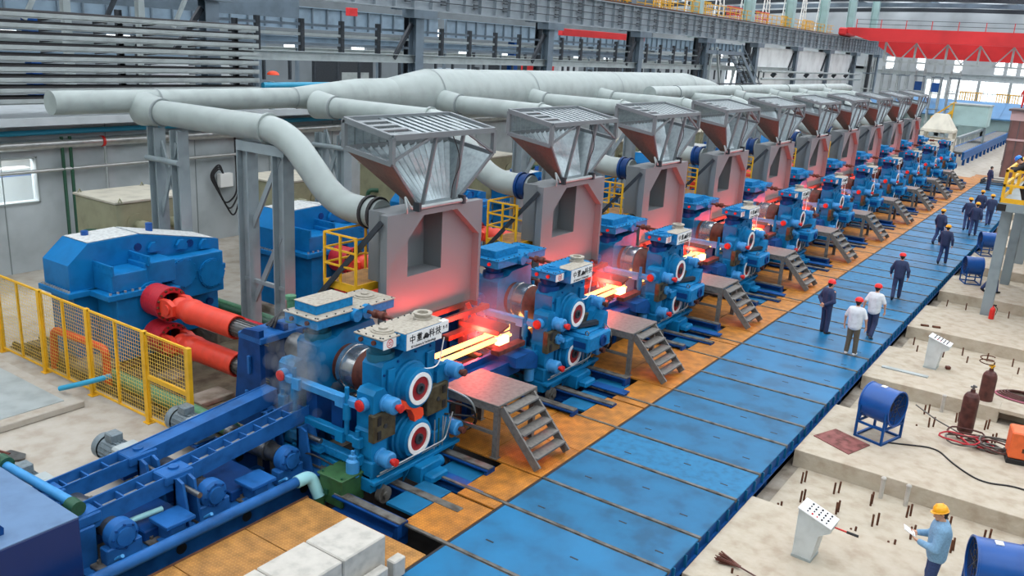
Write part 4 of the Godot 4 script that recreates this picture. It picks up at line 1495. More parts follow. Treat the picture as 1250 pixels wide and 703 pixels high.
		g.cyl(V(0.95, 1.32, 0.72), V(1.45, 1.32, 0.72), 0.13, -1, 16)
		g.cyl(V(1.45, 1.32, 0.72), V(1.56, 1.32, 0.72), 0.06, -1, 10)
		put("side_cylinder", g, M.light_blue, t)
	# gearboxes on top
	var top: Material = M.dusty if first else M.stand_top
	var fb := gearbox(t, 0.58, 1.28, 2.78, 2.98, 0.86, -0.9, top)
	g = G.new()
	g.bx(1.02, 2.66, 0.4, 1.42, 3.0, -0.66, 0.012)
	var lb := put("label_box", g, M.stand_top, fb)
	g = G.new()
	g.bx(1.0, 3.0, 0.4, 1.42, 3.012, -0.68, 0.003)
	put("box_top", g, M.dusty, lb)
	g = G.new()
	g.bx(1.42, 2.67, 0.36, 1.432, 2.99, -0.66)
	put("name_plate", g, M.white, lb)
	var rt := V(0, 0, -1)
	var gl := G.new()
	var xs := [["zhong", 0.28], ["heavy", 0.08], ["science", -0.28], ["skill", -0.47]]
	for q in xs:
		lettering(gl, q[0], V(1.434, 2.79, q[1]), rt, Vector3.UP, 0.155, 0.017)
	put("lettering", gl, M.black, lb)
	g = G.new()
	g.cyl(V(1.432, 2.85, -0.19), V(1.47, 2.85, -0.19), 0.055, 0.045, 12)
	g.bar(V(1.437, 2.88, -0.21), V(1.437, 2.8, -0.11), 0.05, 0.006, V(1, 0, 0))
	put("emblem", g, M.black, lb)
	text_part("ZZ Science & Technology", 0.062, M.black, lb, Transform3D(Basis(V(0, 0, -1), Vector3.UP, V(1, 0, 0)), V(1.434, 2.715, -0.12)))
	if first:
		g = G.new()
		g.bx(1.28, 2.76, -0.68, 1.405, 2.99, -0.9)
		put("number_plate", g, M.white, lb)
		text_part("1-1", 0.1, M.black, lb, Transform3D(Basis(V(0, 0, -1), Vector3.UP, V(1, 0, 0)), V(1.408, 2.87, -0.79)), "plate_number")
	# round badge on the near end of the box
	g = G.new()
	g.bx(1.28, 2.77, 0.84, 1.292, 2.96, 0.5)
	put("badge_plate", g, M.white, fb)
	g = G.new()
	g.ring(V(1.295, 2.865, 0.67), Vector3.RIGHT, 0.085, 0.068, 24)
	for s in [0.0, 1.0]:
		g.bar(V(1.295, 2.895, 0.71 - s * 0.05), V(1.295, 2.895, 0.67 - s * 0.04), 0.01, 0.004, Vector3.RIGHT)
		g.bar(V(1.295, 2.895, 0.67 - s * 0.04), V(1.295, 2.835, 0.71 - s * 0.05), 0.01, 0.004, Vector3.RIGHT)
		g.bar(V(1.295, 2.835, 0.71 - s * 0.05), V(1.295, 2.835, 0.67 - s * 0.04), 0.01, 0.004, Vector3.RIGHT)
	put("badge", g, M.red, fb)
	g = G.new()
	g.lathe(V(0.92, 2.98, 0.46), Vector3.UP, [Vector2(0.24, 0), Vector2(0.24, 0.02), Vector2(0.19, 0.02), Vector2(0.19, 0.045), Vector2(0.09, 0.045), Vector2(0.09, 0.075), Vector2(0, 0.075)], 28)
	put("round_cover", g, top, fb)
	g = G.new()
	g.lathe(V(1.0, 2.98, -0.58), Vector3.UP, [Vector2(0.19, 0), Vector2(0.19, 0.05), Vector2(0.165, 0.06), Vector2(0.165, 0.11), Vector2(0.19, 0.12), Vector2(0.19, 0.15), Vector2(0.11, 0.15), Vector2(0.11, 0.05), Vector2(0, 0.05)], 28)
	put("screw_head", g, M.dusty, fb)
	var rb := gearbox(t, -1.34, -0.4, 2.76, 2.98, 0.9, -1.28, top)
	g = G.new()
	g.bx(-1.25, 2.98, 0.72, -0.62, 3.17, -0.28, 0.012)
	put("motor_cover", g, M.stand_top, rb)
	if first:
		g = G.new()
		g.bx(-1.26, 3.17, 0.73, -0.61, 3.18, -0.29)
		put("dusty_lid", g, M.dusty, rb)
	g = G.new()
	g.lathe(V(-0.9, 2.98, -0.9), Vector3.UP, [Vector2(0.26, 0), Vector2(0.26, 0.02), Vector2(0.2, 0.02), Vector2(0.2, 0.05), Vector2(0.08, 0.05), Vector2(0.08, 0.08), Vector2(0, 0.08)], 28)
	put("round_cover", g, top, rb)
	g = G.new()
	g.cyl(V(-0.46, 2.86, -0.1), V(-0.3, 2.86, -0.1), 0.13, -1, 16)
	g.cyl(V(-0.46, 2.86, -0.45), V(-0.36, 2.86, -0.45), 0.15, -1, 16)
	put("shaft_flange", g, M.stand_top, rb)
	g = G.new()
	g.cyl(V(-0.46, 2.86, -0.45), V(0.6, 2.86, -0.45), 0.035, -1, 10)
	g.lathe(V(-0.2, 2.86, -0.45), Vector3.RIGHT, [Vector2(0.035, 0), Vector2(0.09, 0.02), Vector2(0.09, 0.1), Vector2(0.05, 0.12), Vector2(0.09, 0.2), Vector2(0.09, 0.3), Vector2(0.035, 0.32)], 14)
	put("coupling_shaft", g, M.roll_end, t)
	# lower works: pipes, manifold, motor block, wheels, small hoses
	for i in 3:
		g = G.new()
		g.tube(fillet([V(1.42 + i * 0.04, 0.36 + i * 0.05, 1.1), V(1.42 + i * 0.04, 0.36 + i * 0.05, -0.8), V(1.42 + i * 0.04, 0.9 + i * 0.05, -0.9 - i * 0.06)], 0.12), 0.016, 6)
		put("pipe", g, M.silver_pipe if i != 1 else M.teal, t)
	for i in 3:
		g = G.new()
		g.tube([V(1.42, 0.3, -0.55 - i * 0.13), V(1.42, 0.95, -0.55 - i * 0.13)], 0.013, 6)
		put("riser", g, M.dark_green if i == 1 else M.silver_pipe, t)
	g = G.new()
	g.bx(1.3, -0.12, 0.15, 1.7, 0.24, -0.45, 0.02)
	g.bx(1.7, -0.05, 0.1, 1.95, 0.12, -0.4, 0.04)
	g.cyl(V(1.55, 0.1, -0.45), V(1.55, 0.1, -0.6), 0.12, -1, 14)
	put("shift_motor", g, M.stand, t)
	for z in [0.95, -1.0]:
		g = G.new()
		g.cyl(V(1.38, -0.06, z), V(1.5, -0.06, z), 0.17, -1, 18)
		g.cyl(V(1.5, -0.06, z), V(1.54, -0.06, z), 0.07, -1, 10)
		put("wheel", g, M.rail_grey, t)
	for i in 3:
		g = G.new()
		g.tube(fillet([V(1.3, 1.5 - i * 0.3, -1.0), V(1.75, 1.2 - i * 0.2, -1.4 - i * 0.05), V(1.6, 0.5, -1.7), V(1.2, 0.2, -1.5)], 0.35), 0.022, 6)
		put("hose", g, M.tray if i == 0 else M.rubber, t)
	g = G.new()
	g.tube(fillet([V(1.2, 2.2, 0.1), V(1.42, 2.1, -0.4), V(1.36, 2.1, -0.7), V(1.3, 2.6, -0.9)], 0.25), 0.014, 6)
	put("white_cable", g, M.white, t)
	g = G.new()
	g.tube(fillet([V(0.7, 0.3, 1.3), V(0.1, 0.55, 1.5), V(-0.5, 0.3, 1.35), V(-0.6, 0.1, 1.2)], 0.35), 0.02, 6)
	put("hose", g, M.rubber, t)
	# transfer rails on the floor
	for q in [[-0.95, 2.58, 0.1], [0.55, 3.0, -0.02], [1.62, 2.55, 0.05]]:
		g = G.new()
		g.hbeam(V(0.9, q[2] - 0.15, q[0]), V(q[1], q[2] - 0.15, q[0]), 0.28, 0.3)
		g.prism(PackedVector2Array([Vector2(q[1], q[2] - 0.02), Vector2(q[1] - 0.04, q[2] - 0.02), Vector2(q[1] - 0.2, q[2] - 0.45), Vector2(q[1], q[2] - 0.45)]), "z", q[0] - 0.14, q[0] + 0.14)
		var tr := put("transfer_rail", g, M.dark_blue, t)
		g = G.new()
		g.bx(0.9, q[2], q[0] - 0.09, q[1], q[2] + 0.035, q[0] + 0.09, 0.006)
		put("rail_top", g, M.rail_grey, tr)
	g = G.new()
	g.hbeam(V(1.7, -0.1, -0.3), V(2.9, -0.1, -0.3), 0.3, 0.2)
	put("shift_beam", g, M.beam_blue, t)
	return t

const NTH := ["nearest", "second", "third", "fourth", "fifth", "sixth", "seventh", "eighth", "ninth", "tenth", "eleventh and farthest"]

func build_stands() -> void:
	var first := make_stand(true)
	first.position = V(-11.5, 0, -11.75)
	first.set_meta("label", "blue rolling stand nearest the camera, dusty topped, with a bright orange lever")
	var proto := make_stand(false)
	for k in range(1, STANDS):
		var o := proto
		if k > 1:
			o = dup(proto, "rolling_stand", "", Vector3.ZERO)
		o.position = V(-11.65, 0.07, -11.75 - k * PITCH)
		o.set_meta("label", "blue rolling stand, %s from the camera along the line" % NTH[k])
	# hot bars running through the stands, two strands
	for s in [[-0.17, "left strand, nearer the hoods"], [0.16, "right strand, nearer the walkway"]]:
		var g := G.new()
		g.bx(-11.62 + s[0] - 0.075, 1.285, -12.3, -11.62 + s[0] + 0.075, 1.35, -12.3 - PITCH * 9.6, 0.01)
		tag(put("hot_bar", g, M.hot), "glowing yellow hot steel bar on the line, %s" % s[1], "steel bar", "hot steel bars")
	# troughs, guides, furnaces of sparks between the stands
	for k in STANDS - 1:
		var z := -11.75 - k * PITCH
		var t := thing("guide_trough", "dark blue guide trough carrying the hot bars behind the %s stand" % NTH[k], "trough", V(-11.6, 0, z), 0, "guide troughs between stands")
		for s in [-0.5, 0.42]:
			var g := G.new()
			g.bx(s, 0.75, -1.7, s + 0.1, 1.22, -4.6, 0.01)
			put("side_beam", g, M.dark_blue, t)
		var g := G.new()
		g.bx(0.52, 1.0, -1.6, 0.9, 1.06, -4.5, 0.01)
		g.bx(0.84, 0.7, -1.6, 0.9, 1.0, -4.5, 0.01)
		put("side_shelf", g, M.dark_blue, t)
		g = G.new()
		g.bx(-0.4, 0.75, -1.7, 0.42, 0.8, -4.6)
		put("floor_plate", g, M.dark_steel, t)
		for i in 4:
			g = G.new()
			g.cyl(V(-0.42, 1.2, -2.0 - i * 0.75), V(0.44, 1.2, -2.0 - i * 0.75), 0.075, -1, 12)
			put("roller", g, M.rust, t)
		for i in 2:
			g = G.new()
			g.bx(-0.45, -1.2, -2.2 - i * 1.8, -0.3, 0.75, -2.4 - i * 1.8)
			g.bx(0.3, -1.2, -2.2 - i * 1.8, 0.45, 0.75, -2.4 - i * 1.8)
			put("leg", g, M.dark_blue, t)
		# entry guide block with slanted cover before the next stand
		g = G.new()
		g.prism(PackedVector2Array([Vector2(-4.55, 0.8), Vector2(-4.0, 0.95), Vector2(-4.0, 1.2), Vector2(-4.7, 1.2), Vector2(-4.95, 1.0), Vector2(-4.95, 0.7)]), "x", 0.3, 1.1)
		put("entry_guide", g, M.beam_blue, t)
		for s in [-0.75, 0.75]:
			g = G.new()
			g.bx(s - 0.12, 1.3, -3.6, s + 0.12, 1.42, -4.7, 0.01)
			put("spray_header", g, M.roll_end, t)
		g = G.new()
		g.box(V(0, 1.72, -4.2), V(1.1, 0.06, 0.5), Basis(V(1, 0, 0), 0.25))
		g.bar(V(-0.6, 1.72, -3.95), V(0.6, 1.72, -3.95), 0.05, 0.1)
		put("splash_cover", g, M.roll_end, t)
		# red bracket towards the hood
		for i in 2:
			g = G.new()
			g.bar(V(-0.8, 2.05, -1.9 - i * 2.6), V(-0.3, 1.0, -2.2 - i * 2.6), 0.08, 0.1)
			put("strut", g, M.spindle, t)
		if k < 9:
			var rg := RandomNumberGenerator.new()
			rg.seed = 100 + k
			var fl := thing("flame", "small yellow flame licking the hot bars before the %s stand" % NTH[k + 1], "flame", V(-11.6, 1.32, z - 4.75), 0, "flames on the hot bars")
			for i in 7:
				g = G.new()
				var hgt := rg.randf_range(0.1, 0.26)
				var px := rg.randf_range(-0.3, 0.2)
				var pz := rg.randf_range(-0.1, 0.35)
				g.lathe(V(px, 0.0, pz), V(rg.randf_range(-0.3, 0.3), 1, rg.randf_range(-0.2, 0.3)), [Vector2(0.02, 0), Vector2(0.045, hgt * 0.25), Vector2(0.03, hgt * 0.6), Vector2(0, hgt)], 8)
				put("tongue", g, M.hot, fl)
			g = G.new()
			g.bx(0.12, -0.16, 0.3, 0.3, 0.06, -0.1, 0.03)
			tag(put("glowing_scale", g, M.white_hot, fl), "white hot lump", "")
			fl.get_node("glowing_scale").remove_meta("category")
		var lamp := OmniLight3D.new()
		lamp.name = "bar_glow"
		lamp.light_color = Color(1.0, 0.27, 0.23)
		lamp.light_energy = 9.0
		lamp.light_size = 0.12
		lamp.omni_range = 30.0
		lamp.omni_attenuation = 2.0
		lamp.shadow_enabled = true
		lamp.position = V(0.05, 1.66, -3.75)
		t.add_child(lamp)
	# stepped work platforms
	var p0: Node3D = null
	for k in STANDS - 1:
		var label := "grey steel work platform with five open steps after the %s stand" % NTH[k]
		if p0 == null:
			p0 = thing("work_platform", label, "platform", V(0, 0, -13.97), 0, "work platforms with steps")
			var g := G.new()
			g.bx(-10.75, 1.14, 0.72, -9.2, 1.2, -0.72, 0.01)
			g.bx(-10.75, 1.02, 0.72, -9.2, 1.14, 0.66)
			g.bx(-10.75, 1.02, -0.66, -9.2, 1.14, -0.72)
			put("deck", g, M.plat, p0)
			for q in [[-9.26, 0.66], [-9.26, -0.66], [-10.65, 0.66], [-10.65, -0.66]]:
				g = G.new()
				g.bx(q[0] - 0.06, 0, q[1] - 0.05, q[0] + 0.06, 1.14, q[1] + 0.05)
				g.bx(q[0] - 0.09, 0, q[1] - 0.08, q[0] + 0.09, 0.015, q[1] + 0.08)
				put("leg", g, M.plat, p0)
			g = G.new()
			g.bx(-10.6, 0.5, 0.63, -9.3, 0.57, 0.69)
			g.bx(-10.6, 0.5, -0.69, -9.3, 0.57, -0.63)
			put("brace", g, M.plat, p0)
			for s in [0.62, -0.5]:
				g = G.new()
				g.bar(V(-9.2, 1.12, s), V(-8.22, 0.06, s), 0.05, 0.18)
				put("stringer", g, M.plat, p0)
			for i in 5:
				g = G.new()
				var f := (i + 0.55) / 5.4
				g.bx(lerpf(-9.2, -8.22, f) - 0.13, 1.16 - f * 1.08, 0.6, lerpf(-9.2, -8.22, f) + 0.13, 1.2 - f * 1.08, -0.48)
				put("step", g, M.plat, p0)
		else:
			var d := dup(p0, "work_platform", label, V(-0.12, 0, -13.97 - k * PITCH))
			d.set_meta("group", "work platforms with steps")

# ------------------------------------------------------------------ dust hoods, ducts
func build_hoods() -> void:
	var t := thing("dust_hood", "", "hood", Vector3.ZERO, 0, "dust hoods along the line")
	var g: G
	# local: x across (front face at 0), z from 0 to -3.4 along the line
	# wall box with a wide house-shaped recess and a dark opening
	g = G.new()
	g.bx(-0.25, 2.0, 0, -0.2, 4.6, -0.9)
	g.bx(-0.25, 2.0, -2.1, -0.2, 4.6, -3.4)
	g.bx(-0.25, 2.0, -0.9, -0.2, 3.05, -2.1)
	g.bx(-0.25, 4.48, -0.9, -0.2, 4.6, -2.1)
	put("recess_panel", g, M.hood, t)
	g = G.new()
	var o2 := [Vector2(0, 2.0), Vector2(0, 4.6), Vector2(-3.4, 4.6), Vector2(-3.4, 2.0)]
	g.prism(PackedVector2Array([Vector2(0, 2.0), Vector2(0, 4.6), Vector2(-0.1, 4.6), Vector2(-0.1, 2.0)]), "x", -0.25, 0)
	g.prism(PackedVector2Array([Vector2(-3.3, 2.0), Vector2(-3.3, 4.6), Vector2(-3.4, 4.6), Vector2(-3.4, 2.0)]), "x", -0.25, 0)
	g.prism(PackedVector2Array([Vector2(-0.1, 3.45), Vector2(-0.1, 4.6), Vector2(-3.3, 4.6), Vector2(-3.3, 3.75), Vector2(-2.4, 4.48), Vector2(-1.2, 4.48)]), "x", -0.25, 0)
	put("casing_frame", g, M.hood, t)
	g = G.new()                                           # throat behind the opening
	g.bx(-0.8, 2.98, -0.3, -0.25, 3.03, -2.2)
	g.bx(-0.8, 4.53, -0.3, -0.25, 4.58, -2.2)
	g.bx(-0.8, 3.03, -0.3, -0.25, 4.53, -0.35)
	g.bx(-0.8, 3.03, -2.15, -0.25, 4.53, -2.2)
	g.bx(-0.85, 2.98, -0.3, -0.8, 4.58, -2.2)
	put("throat", g, M.hood, t)
	g = G.new()
	g.bx(-0.45, 1.88, 0.0, 0.35, 1.96, -0.12)
	g.bx(-0.45, 1.88, -3.3, 0.35, 1.96, -3.42)
	g.bx(0.25, 1.86, 0.0, 0.35, 1.98, -3.4)
	g.bx(-0.25, 1.86, 0.0, -0.15, 2.0, -3.4)
	put("support_frame", g, M.frame_red, t, "red painted support frame")
	for z in [-0.3, -3.1]:
		g = G.new()
		g.bx(-0.3, -1.2, z - 0.08, -0.14, 1.88, z + 0.08)
		put("leg", g, M.frame_red, t)
	# swung-open upper hood: tilted frame with slatted roof and tapering plates
	var F := [V(0.2, 6.3, 0.1), V(-1.2, 6.55, 0.1), V(-1.2, 6.55, -3.45), V(0.2, 6.3, -3.45)]    # top corners
	var L := [V(0.2, 5.75, 0.1), V(-1.2, 5.95, 0.1), V(-1.2, 5.95, -3.45), V(0.2, 5.75, -3.45)]  # lower corners
	var A := [V(-0.1, 4.68, -1.1), V(-0.35, 4.7, -1.1), V(-0.35, 4.7, -2.5), V(-0.1, 4.68, -2.5)]
	for i in 4:
		g = G.new()
		g.bar(F[i], F[(i + 1) % 4], 0.1, 0.12, Vector3.UP)
		put("top_bar", g, M.hood_frame, t)
		g = G.new()
		g.bar(F[i], L[i], 0.1, 0.1, V(0, 0, 1))
		put("corner_bar", g, M.hood_frame, t)
		if i != 3:
			g = G.new()
			g.bar(L[i], L[(i + 1) % 4], 0.08, 0.1, Vector3.UP)
			put("lower_bar", g, M.hood_frame, t)
	var n0: Vector3 = (F[1] - F[0]).cross(F[3] - F[0]).normalized()
	if n0.y < 0.0:
		n0 = -n0
	for i in 9:                                           # dark gaps alternate with roof slats
		var f := 0.3 + i * 0.079
		g = G.new()
		g.bar(F[0].lerp(F[3], f), F[1].lerp(F[2], f), 0.15, 0.02, n0)
		put("roof_slat", g, M.galv, t)
	for i in 4:
		var f := 0.15 + i * 0.22
		g = G.new()
		g.bar(F[0].lerp(F[1], f).lerp(F[3].lerp(F[2], f), 0.02), F[0].lerp(F[1], f).lerp(F[3].lerp(F[2], f), 0.28), 0.14, 0.04, n0)
		put("front_slat", g, M.hood_frame, t)
	# plates of the tapering body, doubled for thickness: near, rear (corrugated), far
	var plate := func(q: Array, thick: Vector3) -> G:
		var m := G.new()
		var e := []
		for p in q:
			e.append(p + thick)
		m.quad(q[0], q[1], q[2], q[3], -thick)
		m.quad(e[0], e[1], e[2], e[3], thick)
		for i in 4:
			m.quad(q[i], q[(i + 1) % 4], e[(i + 1) % 4], e[i], (q[i] + q[(i + 1) % 4]) * 0.5 - (q[0] + q[1] + q[2] + q[3]) * 0.25)
		return m
	put("near_plate", plate.call([L[0], L[1], A[1], A[0]], V(0, -0.02, 0.02)), M.hood_under, t, "red brown sloping underside")
	put("near_lining", plate.call([L[0] + V(0, 0.02, -0.03), L[1] + V(0, 0.02, -0.03), A[1] + V(0, 0.02, -0.03), A[0] + V(0, 0.02, -0.03)], V(0, 0.005, -0.005)), M.galv, t)
	put("far_plate", plate.call([L[3], L[2], A[2], A[3]], V(0, -0.02, -0.02)), M.galv, t)
	g = G.new()                                           # corrugated back
	var nc := 14
	for i in nc * 2:
		var f0 := float(i) / (nc * 2)
		var f1 := float(i + 1) / (nc * 2)
		var d0 := V(0.04 if i % 2 == 0 else -0.04, 0, 0)
		var d1 := V(0.04 if i % 2 == 1 else -0.04, 0, 0)
		g.quad(F[1].lerp(F[2], f0) + d0, F[1].lerp(F[2], f1) + d1, L[1].lerp(L[2], f1) + d1, L[1].lerp(L[2], f0) + d0, V(1, 0, 0))
		g.quad(L[1].lerp(L[2], f0) + d0, L[1].lerp(L[2], f1) + d1, A[1].lerp(A[2], f1) + d1 * 0.5, A[1].lerp(A[2], f0) + d0 * 0.5, V(1, 0, 0))
	put("rear_plate", g, M.galv, t)
	g = G.new()
	g.quad(F[0] + V(-0.1, 0, 0.0), F[1] + V(0.1, 0, 0), L[1] + V(0.1, 0, 0), L[0] + V(-0.1, 0.2, 0), V(0, 0, 1))
	put("bottom_strip", plate.call([A[0], A[1], A[2], A[3]], V(0, -0.02, 0)), M.galv, t)
	for i in 2:                                           # front uprights and diagonal braces
		g = G.new()
		var f := 0.4 + i * 0.27
		g.bar(F[0].lerp(F[3], f), A[0].lerp(A[3], 0.1 + i * 0.8), 0.06, 0.08, V(1, 0, 0))
		put("front_bar", g, M.hood_frame, t)
	g = G.new()
	g.bar(F[0].lerp(F[3], 0.38), L[0] + V(0, 0.05, 0), 0.05, 0.06, V(1, 0, 0))
	put("diagonal", g, M.hood_frame, t)
	g = G.new()
	g.bar(F[0].lerp(F[3], 0.7), L[3] + V(0, 0.02, 0), 0.05, 0.06, V(1, 0, 0))
	put("diagonal", g, M.hood_frame, t)
	g = G.new()
	g.bar(L[0], A[0], 0.05, 0.07, V(1, 0, 0))
	put("edge_bar", g, M.hood_frame, t)
	g = G.new()
	g.bar(L[3], A[3], 0.05, 0.07, V(1, 0, 0))
	put("edge_bar", g, M.hood_frame, t)
	g = G.new()
	g.cyl(V(0.02, 4.68, -0.95), V(0.02, 4.68, -2.7), 0.05, -1, 12)
	put("hinge_pipe", g, M.tray, t)
	for z in [-0.95, -2.55]:
		g = G.new()
		g.bx(-0.08, 4.6, z + 0.04, 0.1, 4.8, z - 0.04)
		put("hinge_lug", g, M.dark_steel, t)
	g = G.new()
	g.tube(fillet([V(0.08, 4.7, -0.7), V(0.1, 4.78, -0.6), V(-0.02, 5.0, -0.55), V(0.1, 4.75, -0.5), V(0.02, 4.6, -0.6)], 0.1), 0.025, 6)
	put("chain_hook", g, M.tray, t)
	g = G.new()
	g.tube(fillet([F[0].lerp(F[3], 0.55), V(0.25, 6.0, -2.0), V(0.3, 5.6, -2.1), V(0.2, 5.2, -1.95), V(0.12, 4.8, -2.0)], 0.2), 0.012, 5)
	put("loose_cable", g, M.black, t)
	# dark strut down to the floor on the drive side
	g = G.new()
	g.bar(V(-0.12, 4.45, 0.06), V(-1.7, 2.5, 0.5), 0.08, 0.11)
	put("strut", g, M.dark_steel, t)
	# yellow caged platform beside the hood
	var c := thing("maintenance_cage", "", "platform", Vector3.ZERO, 0, "yellow maintenance platforms")
	g = G.new()
	g.bx(-1.9, 2.92, 0, -0.92, 2.97, -1.3)
	put("floor_plate", g, M.orange2, c)
	g = G.new()
	g.bx(-1.92, 2.8, 0.02, -0.9, 2.98, -0.02)
	g.bx(-0.94, 2.8, 0.02, -0.9, 2.98, -1.32)
	g.bx(-1.92, 2.8, -1.28, -0.9, 2.98, -1.32)
	put("kick_plate", g, M.yellow, c)
	for q in [[-1.9, 0], [-0.92, 0], [-1.9, -1.3], [-0.92, -1.3], [-1.4, 0]]:
		g = G.new()
		g.bx(q[0] - 0.025, 2.9, q[1] - 0.025, q[0] + 0.025, 4.05, q[1] + 0.025)
		put("post", g, M.yellow, c)
	for y in [3.35, 3.7, 4.05]:
		g = G.new()
		g.bx(-1.92, y - 0.02, -0.02, -0.9, y + 0.02, 0.02)
		g.bx(-1.92, y - 0.02, -1.32, -0.9, y + 0.02, -1.28)
		g.bx(-1.92, y - 0.02, -1.3, -1.88, y + 0.02, 0)
		put("rail", g, M.yellow, c)
	for q in [[-1.8, -0.1], [-1.0, -0.1], [-1.8, -1.2], [-1.0, -1.2]]:
		g = G.new()
		g.bx(q[0] - 0.05, -1.2, q[1] - 0.05, q[0] + 0.05, 2.9, q[1] + 0.05)
		put("leg", g, M.dark_steel, c)
	for k in 10:
		var p := V(-12.45, 0, -13.37 - k * PITCH)
		var pc := V(-12.15, 0, -13.05 - k * PITCH)
		var lab := "grey dust hood wall with swung-open slatted hopper, %s from the camera" % NTH[k].replace("eleventh and farthest", "eleventh")
		if k == 0:
			t.position = p
			t.set_meta("label", lab)
			c.position = pc
			c.set_meta("label", "yellow railed maintenance platform beside the nearest dust hood")
		else:
			dup(t, "dust_hood", lab, p)
			dup(c, "maintenance_cage", "yellow railed maintenance platform beside the %s dust hood" % NTH[k], pc)

func build_ducts() -> void:
	var g := G.new()
	# large header: thin start, two cones, long wide barrel, tapered end
	var h := thing("header_duct", "huge pale grey header duct swelling along the hall behind the stands", "duct", V(-22.6, 6.2, 0))
	var prof := [[-11.6, 0.31], [-19.6, 0.33], [-22.6, 0.62], [-24.2, 0.64], [-26.4, 1.0], [-50.5, 0.98], [-54.5, 0.55], [-56.0, 0.3]]
	var names := ["thin_barrel", "cone", "short_barrel", "cone", "wide_barrel", "cone", "end_cap"]
	for i in prof.size() - 1:
		g = G.new()
		g.cyl(V(0, 0, prof[i][0]), V(0, 0, prof[i + 1][0]), prof[i][1], prof[i + 1][1], 40, i == 0, i == prof.size() - 2)
		put(names[i], g, M.duct, h)
	for q in [[-14.6, 0.335], [-19.6, 0.345], [-26.4, 1.01], [-33.0, 1.01], [-41.0, 1.01], [-50.5, 1.0]]:
		g = G.new()
		g.cyl(V(0, 0, q[0] + 0.03), V(0, 0, q[0] - 0.03), q[1], -1, 40, false, false)
		put("weld_seam", g, M.duct_seam, h)
	for q in [[-29.5, 0.98], [-39.0, 0.98], [-47.0, 0.97]]:
		g = G.new()
		g.bx(-0.1, q[1], q[0], 0.1, q[1] + 0.12, q[0] - 0.15)
		put("lifting_lug", g, M.dark_steel, h)
	# second thinner header farther along
	var h2 := thing("header_duct", "slimmer cream header duct running to the far hoods", "duct", V(-19.6, 6.3, 0))
	g = G.new()
	g.cyl(V(0, 0, -40.0), V(0, 0, -76.0), 0.36, 0.36, 24)
	g.cyl(V(0, 0, -76.0), V(0, 0, -78.5), 0.36, 0.2, 24)
	put("barrel", g, M.duct, h2)
	for z in [-43.0, -52.0, -61.0, -70.0]:
		g = G.new()
		g.cyl(V(0, 0, z + 0.04), V(0, 0, z - 0.04), 0.39, -1, 24)
		put("flange", g, M.duct_seam, h2)
	# branch ducts
	for k in 10:
		var z := -14.1 - k * PITCH
		var sx: float = -22.6 + [0.3, 0.6, 0.95, 0.95, 0.95, 0.95, 0.95, 0.9, 0.9, 0.9][k]
		if k >= 6:
			sx = -19.4
		var t := thing("branch_duct", "pale grey branch duct with two elbows leading to the %s dust hood" % NTH[k], "duct", Vector3.ZERO, 0, "branch ducts")
		g = G.new()
		g.cyl(V(sx - 0.1, 6.0, z), V(sx + 0.75, 5.97, z), 0.47, 0.37, 28)
		put("stub", g, M.duct, t)
		g = G.new()
		g.tube(fillet([V(sx + 0.7, 5.97, z), V(-16.5, 5.97, z), V(-14.75, 4.42, z), V(-13.31, 4.42, z)], 0.75, 8), 0.335, 28)
		put("pipe", g, M.duct, t)
		for q in [V(sx + 0.75, 5.97, z), V(-17.15, 5.97, z)]:
			g = G.new()
			g.lathe(q, Vector3.RIGHT, [Vector2(0.34, -0.035), Vector2(0.385, -0.035), Vector2(0.385, 0.035), Vector2(0.34, 0.035)], 28)
			put("flange", g, M.duct if q.x > -18.0 else M.duct_seam, t)
		for x in [-13.68, -13.42]:
			g = G.new()
			g.lathe(V(x, 4.42, z), Vector3.RIGHT, [Vector2(0.34, -0.04), Vector2(0.39, -0.04), Vector2(0.39, 0.04), Vector2(0.34, 0.04)], 28)
			put("collar", g, M.rubber if k == 0 else M.dark_blue, t)
		g = G.new()
		g.cyl(V(-13.68, 4.42, z), V(-13.42, 4.42, z), 0.35, -1, 28, false, false)
		put("flexible_joint", g, M.duct if k == 0 else M.dark_blue, t)
		# support frames
		var s1 := thing("duct_support", "grey braced steel frame under the branch duct of the %s hood" % NTH[k], "frame", V(0, 0, z), 0, "duct support frames")
		for x in [-18.0, -16.65]:
			g = G.new()
			g.hbeam(V(x, 0, 0), V(x, 5.5, 0), 0.34, 0.42, V(1, 0, 0), 0.035)
			put("column", g, M.column, s1)
		for q in [[1.3, 3.3], [3.3, 5.3]]:
			g = G.new()
			g.bar(V(-17.9, q[0], 0), V(-16.75, q[1], 0), 0.14, 0.06, V(0, 0, 1))
			put("brace", g, M.column, s1)
		g = G.new()
		g.bx(-18.2, 1.9, -0.05, -16.5, 2.0, 0.05)
		g.bx(-18.2, 5.35, -0.18, -16.4, 5.6, 0.18)
		put("cross_beam", g, M.column, s1)
		var s2 := thing("duct_support", "grey cross-braced double column under the header end of the %s branch duct" % NTH[k], "frame", V(-21.7 if k < 6 else -20.6, 0, z), 0, "duct support frames")
		for x in [-0.2, 0.85]:
			g = G.new()
			g.hbeam(V(x, 0, 0), V(x, 5.55 if k == 0 else 5.1, 0), 0.34, 0.36, V(1, 0, 0), 0.035)
			put("column", g, M.column, s2)
		g = G.new()
		g.bar(V(-0.1, 3.0, 0.05), V(0.8, 5.2, 0.05), 0.14, 0.05, V(0, 0, 1))
		put("brace", g, M.column, s2)
		g = G.new()
		g.bar(V(-0.1, 5.2, -0.05), V(0.8, 3.0, -0.05), 0.14, 0.05, V(0, 0, 1))
		put("brace", g, M.column, s2)
		g = G.new()
		g.cyl(V(-0.4, 4.7, 0.2), V(1.1, 4.7, 0.2), 0.08, -1, 10)
		put("cross_pipe", g, M.column, s2)

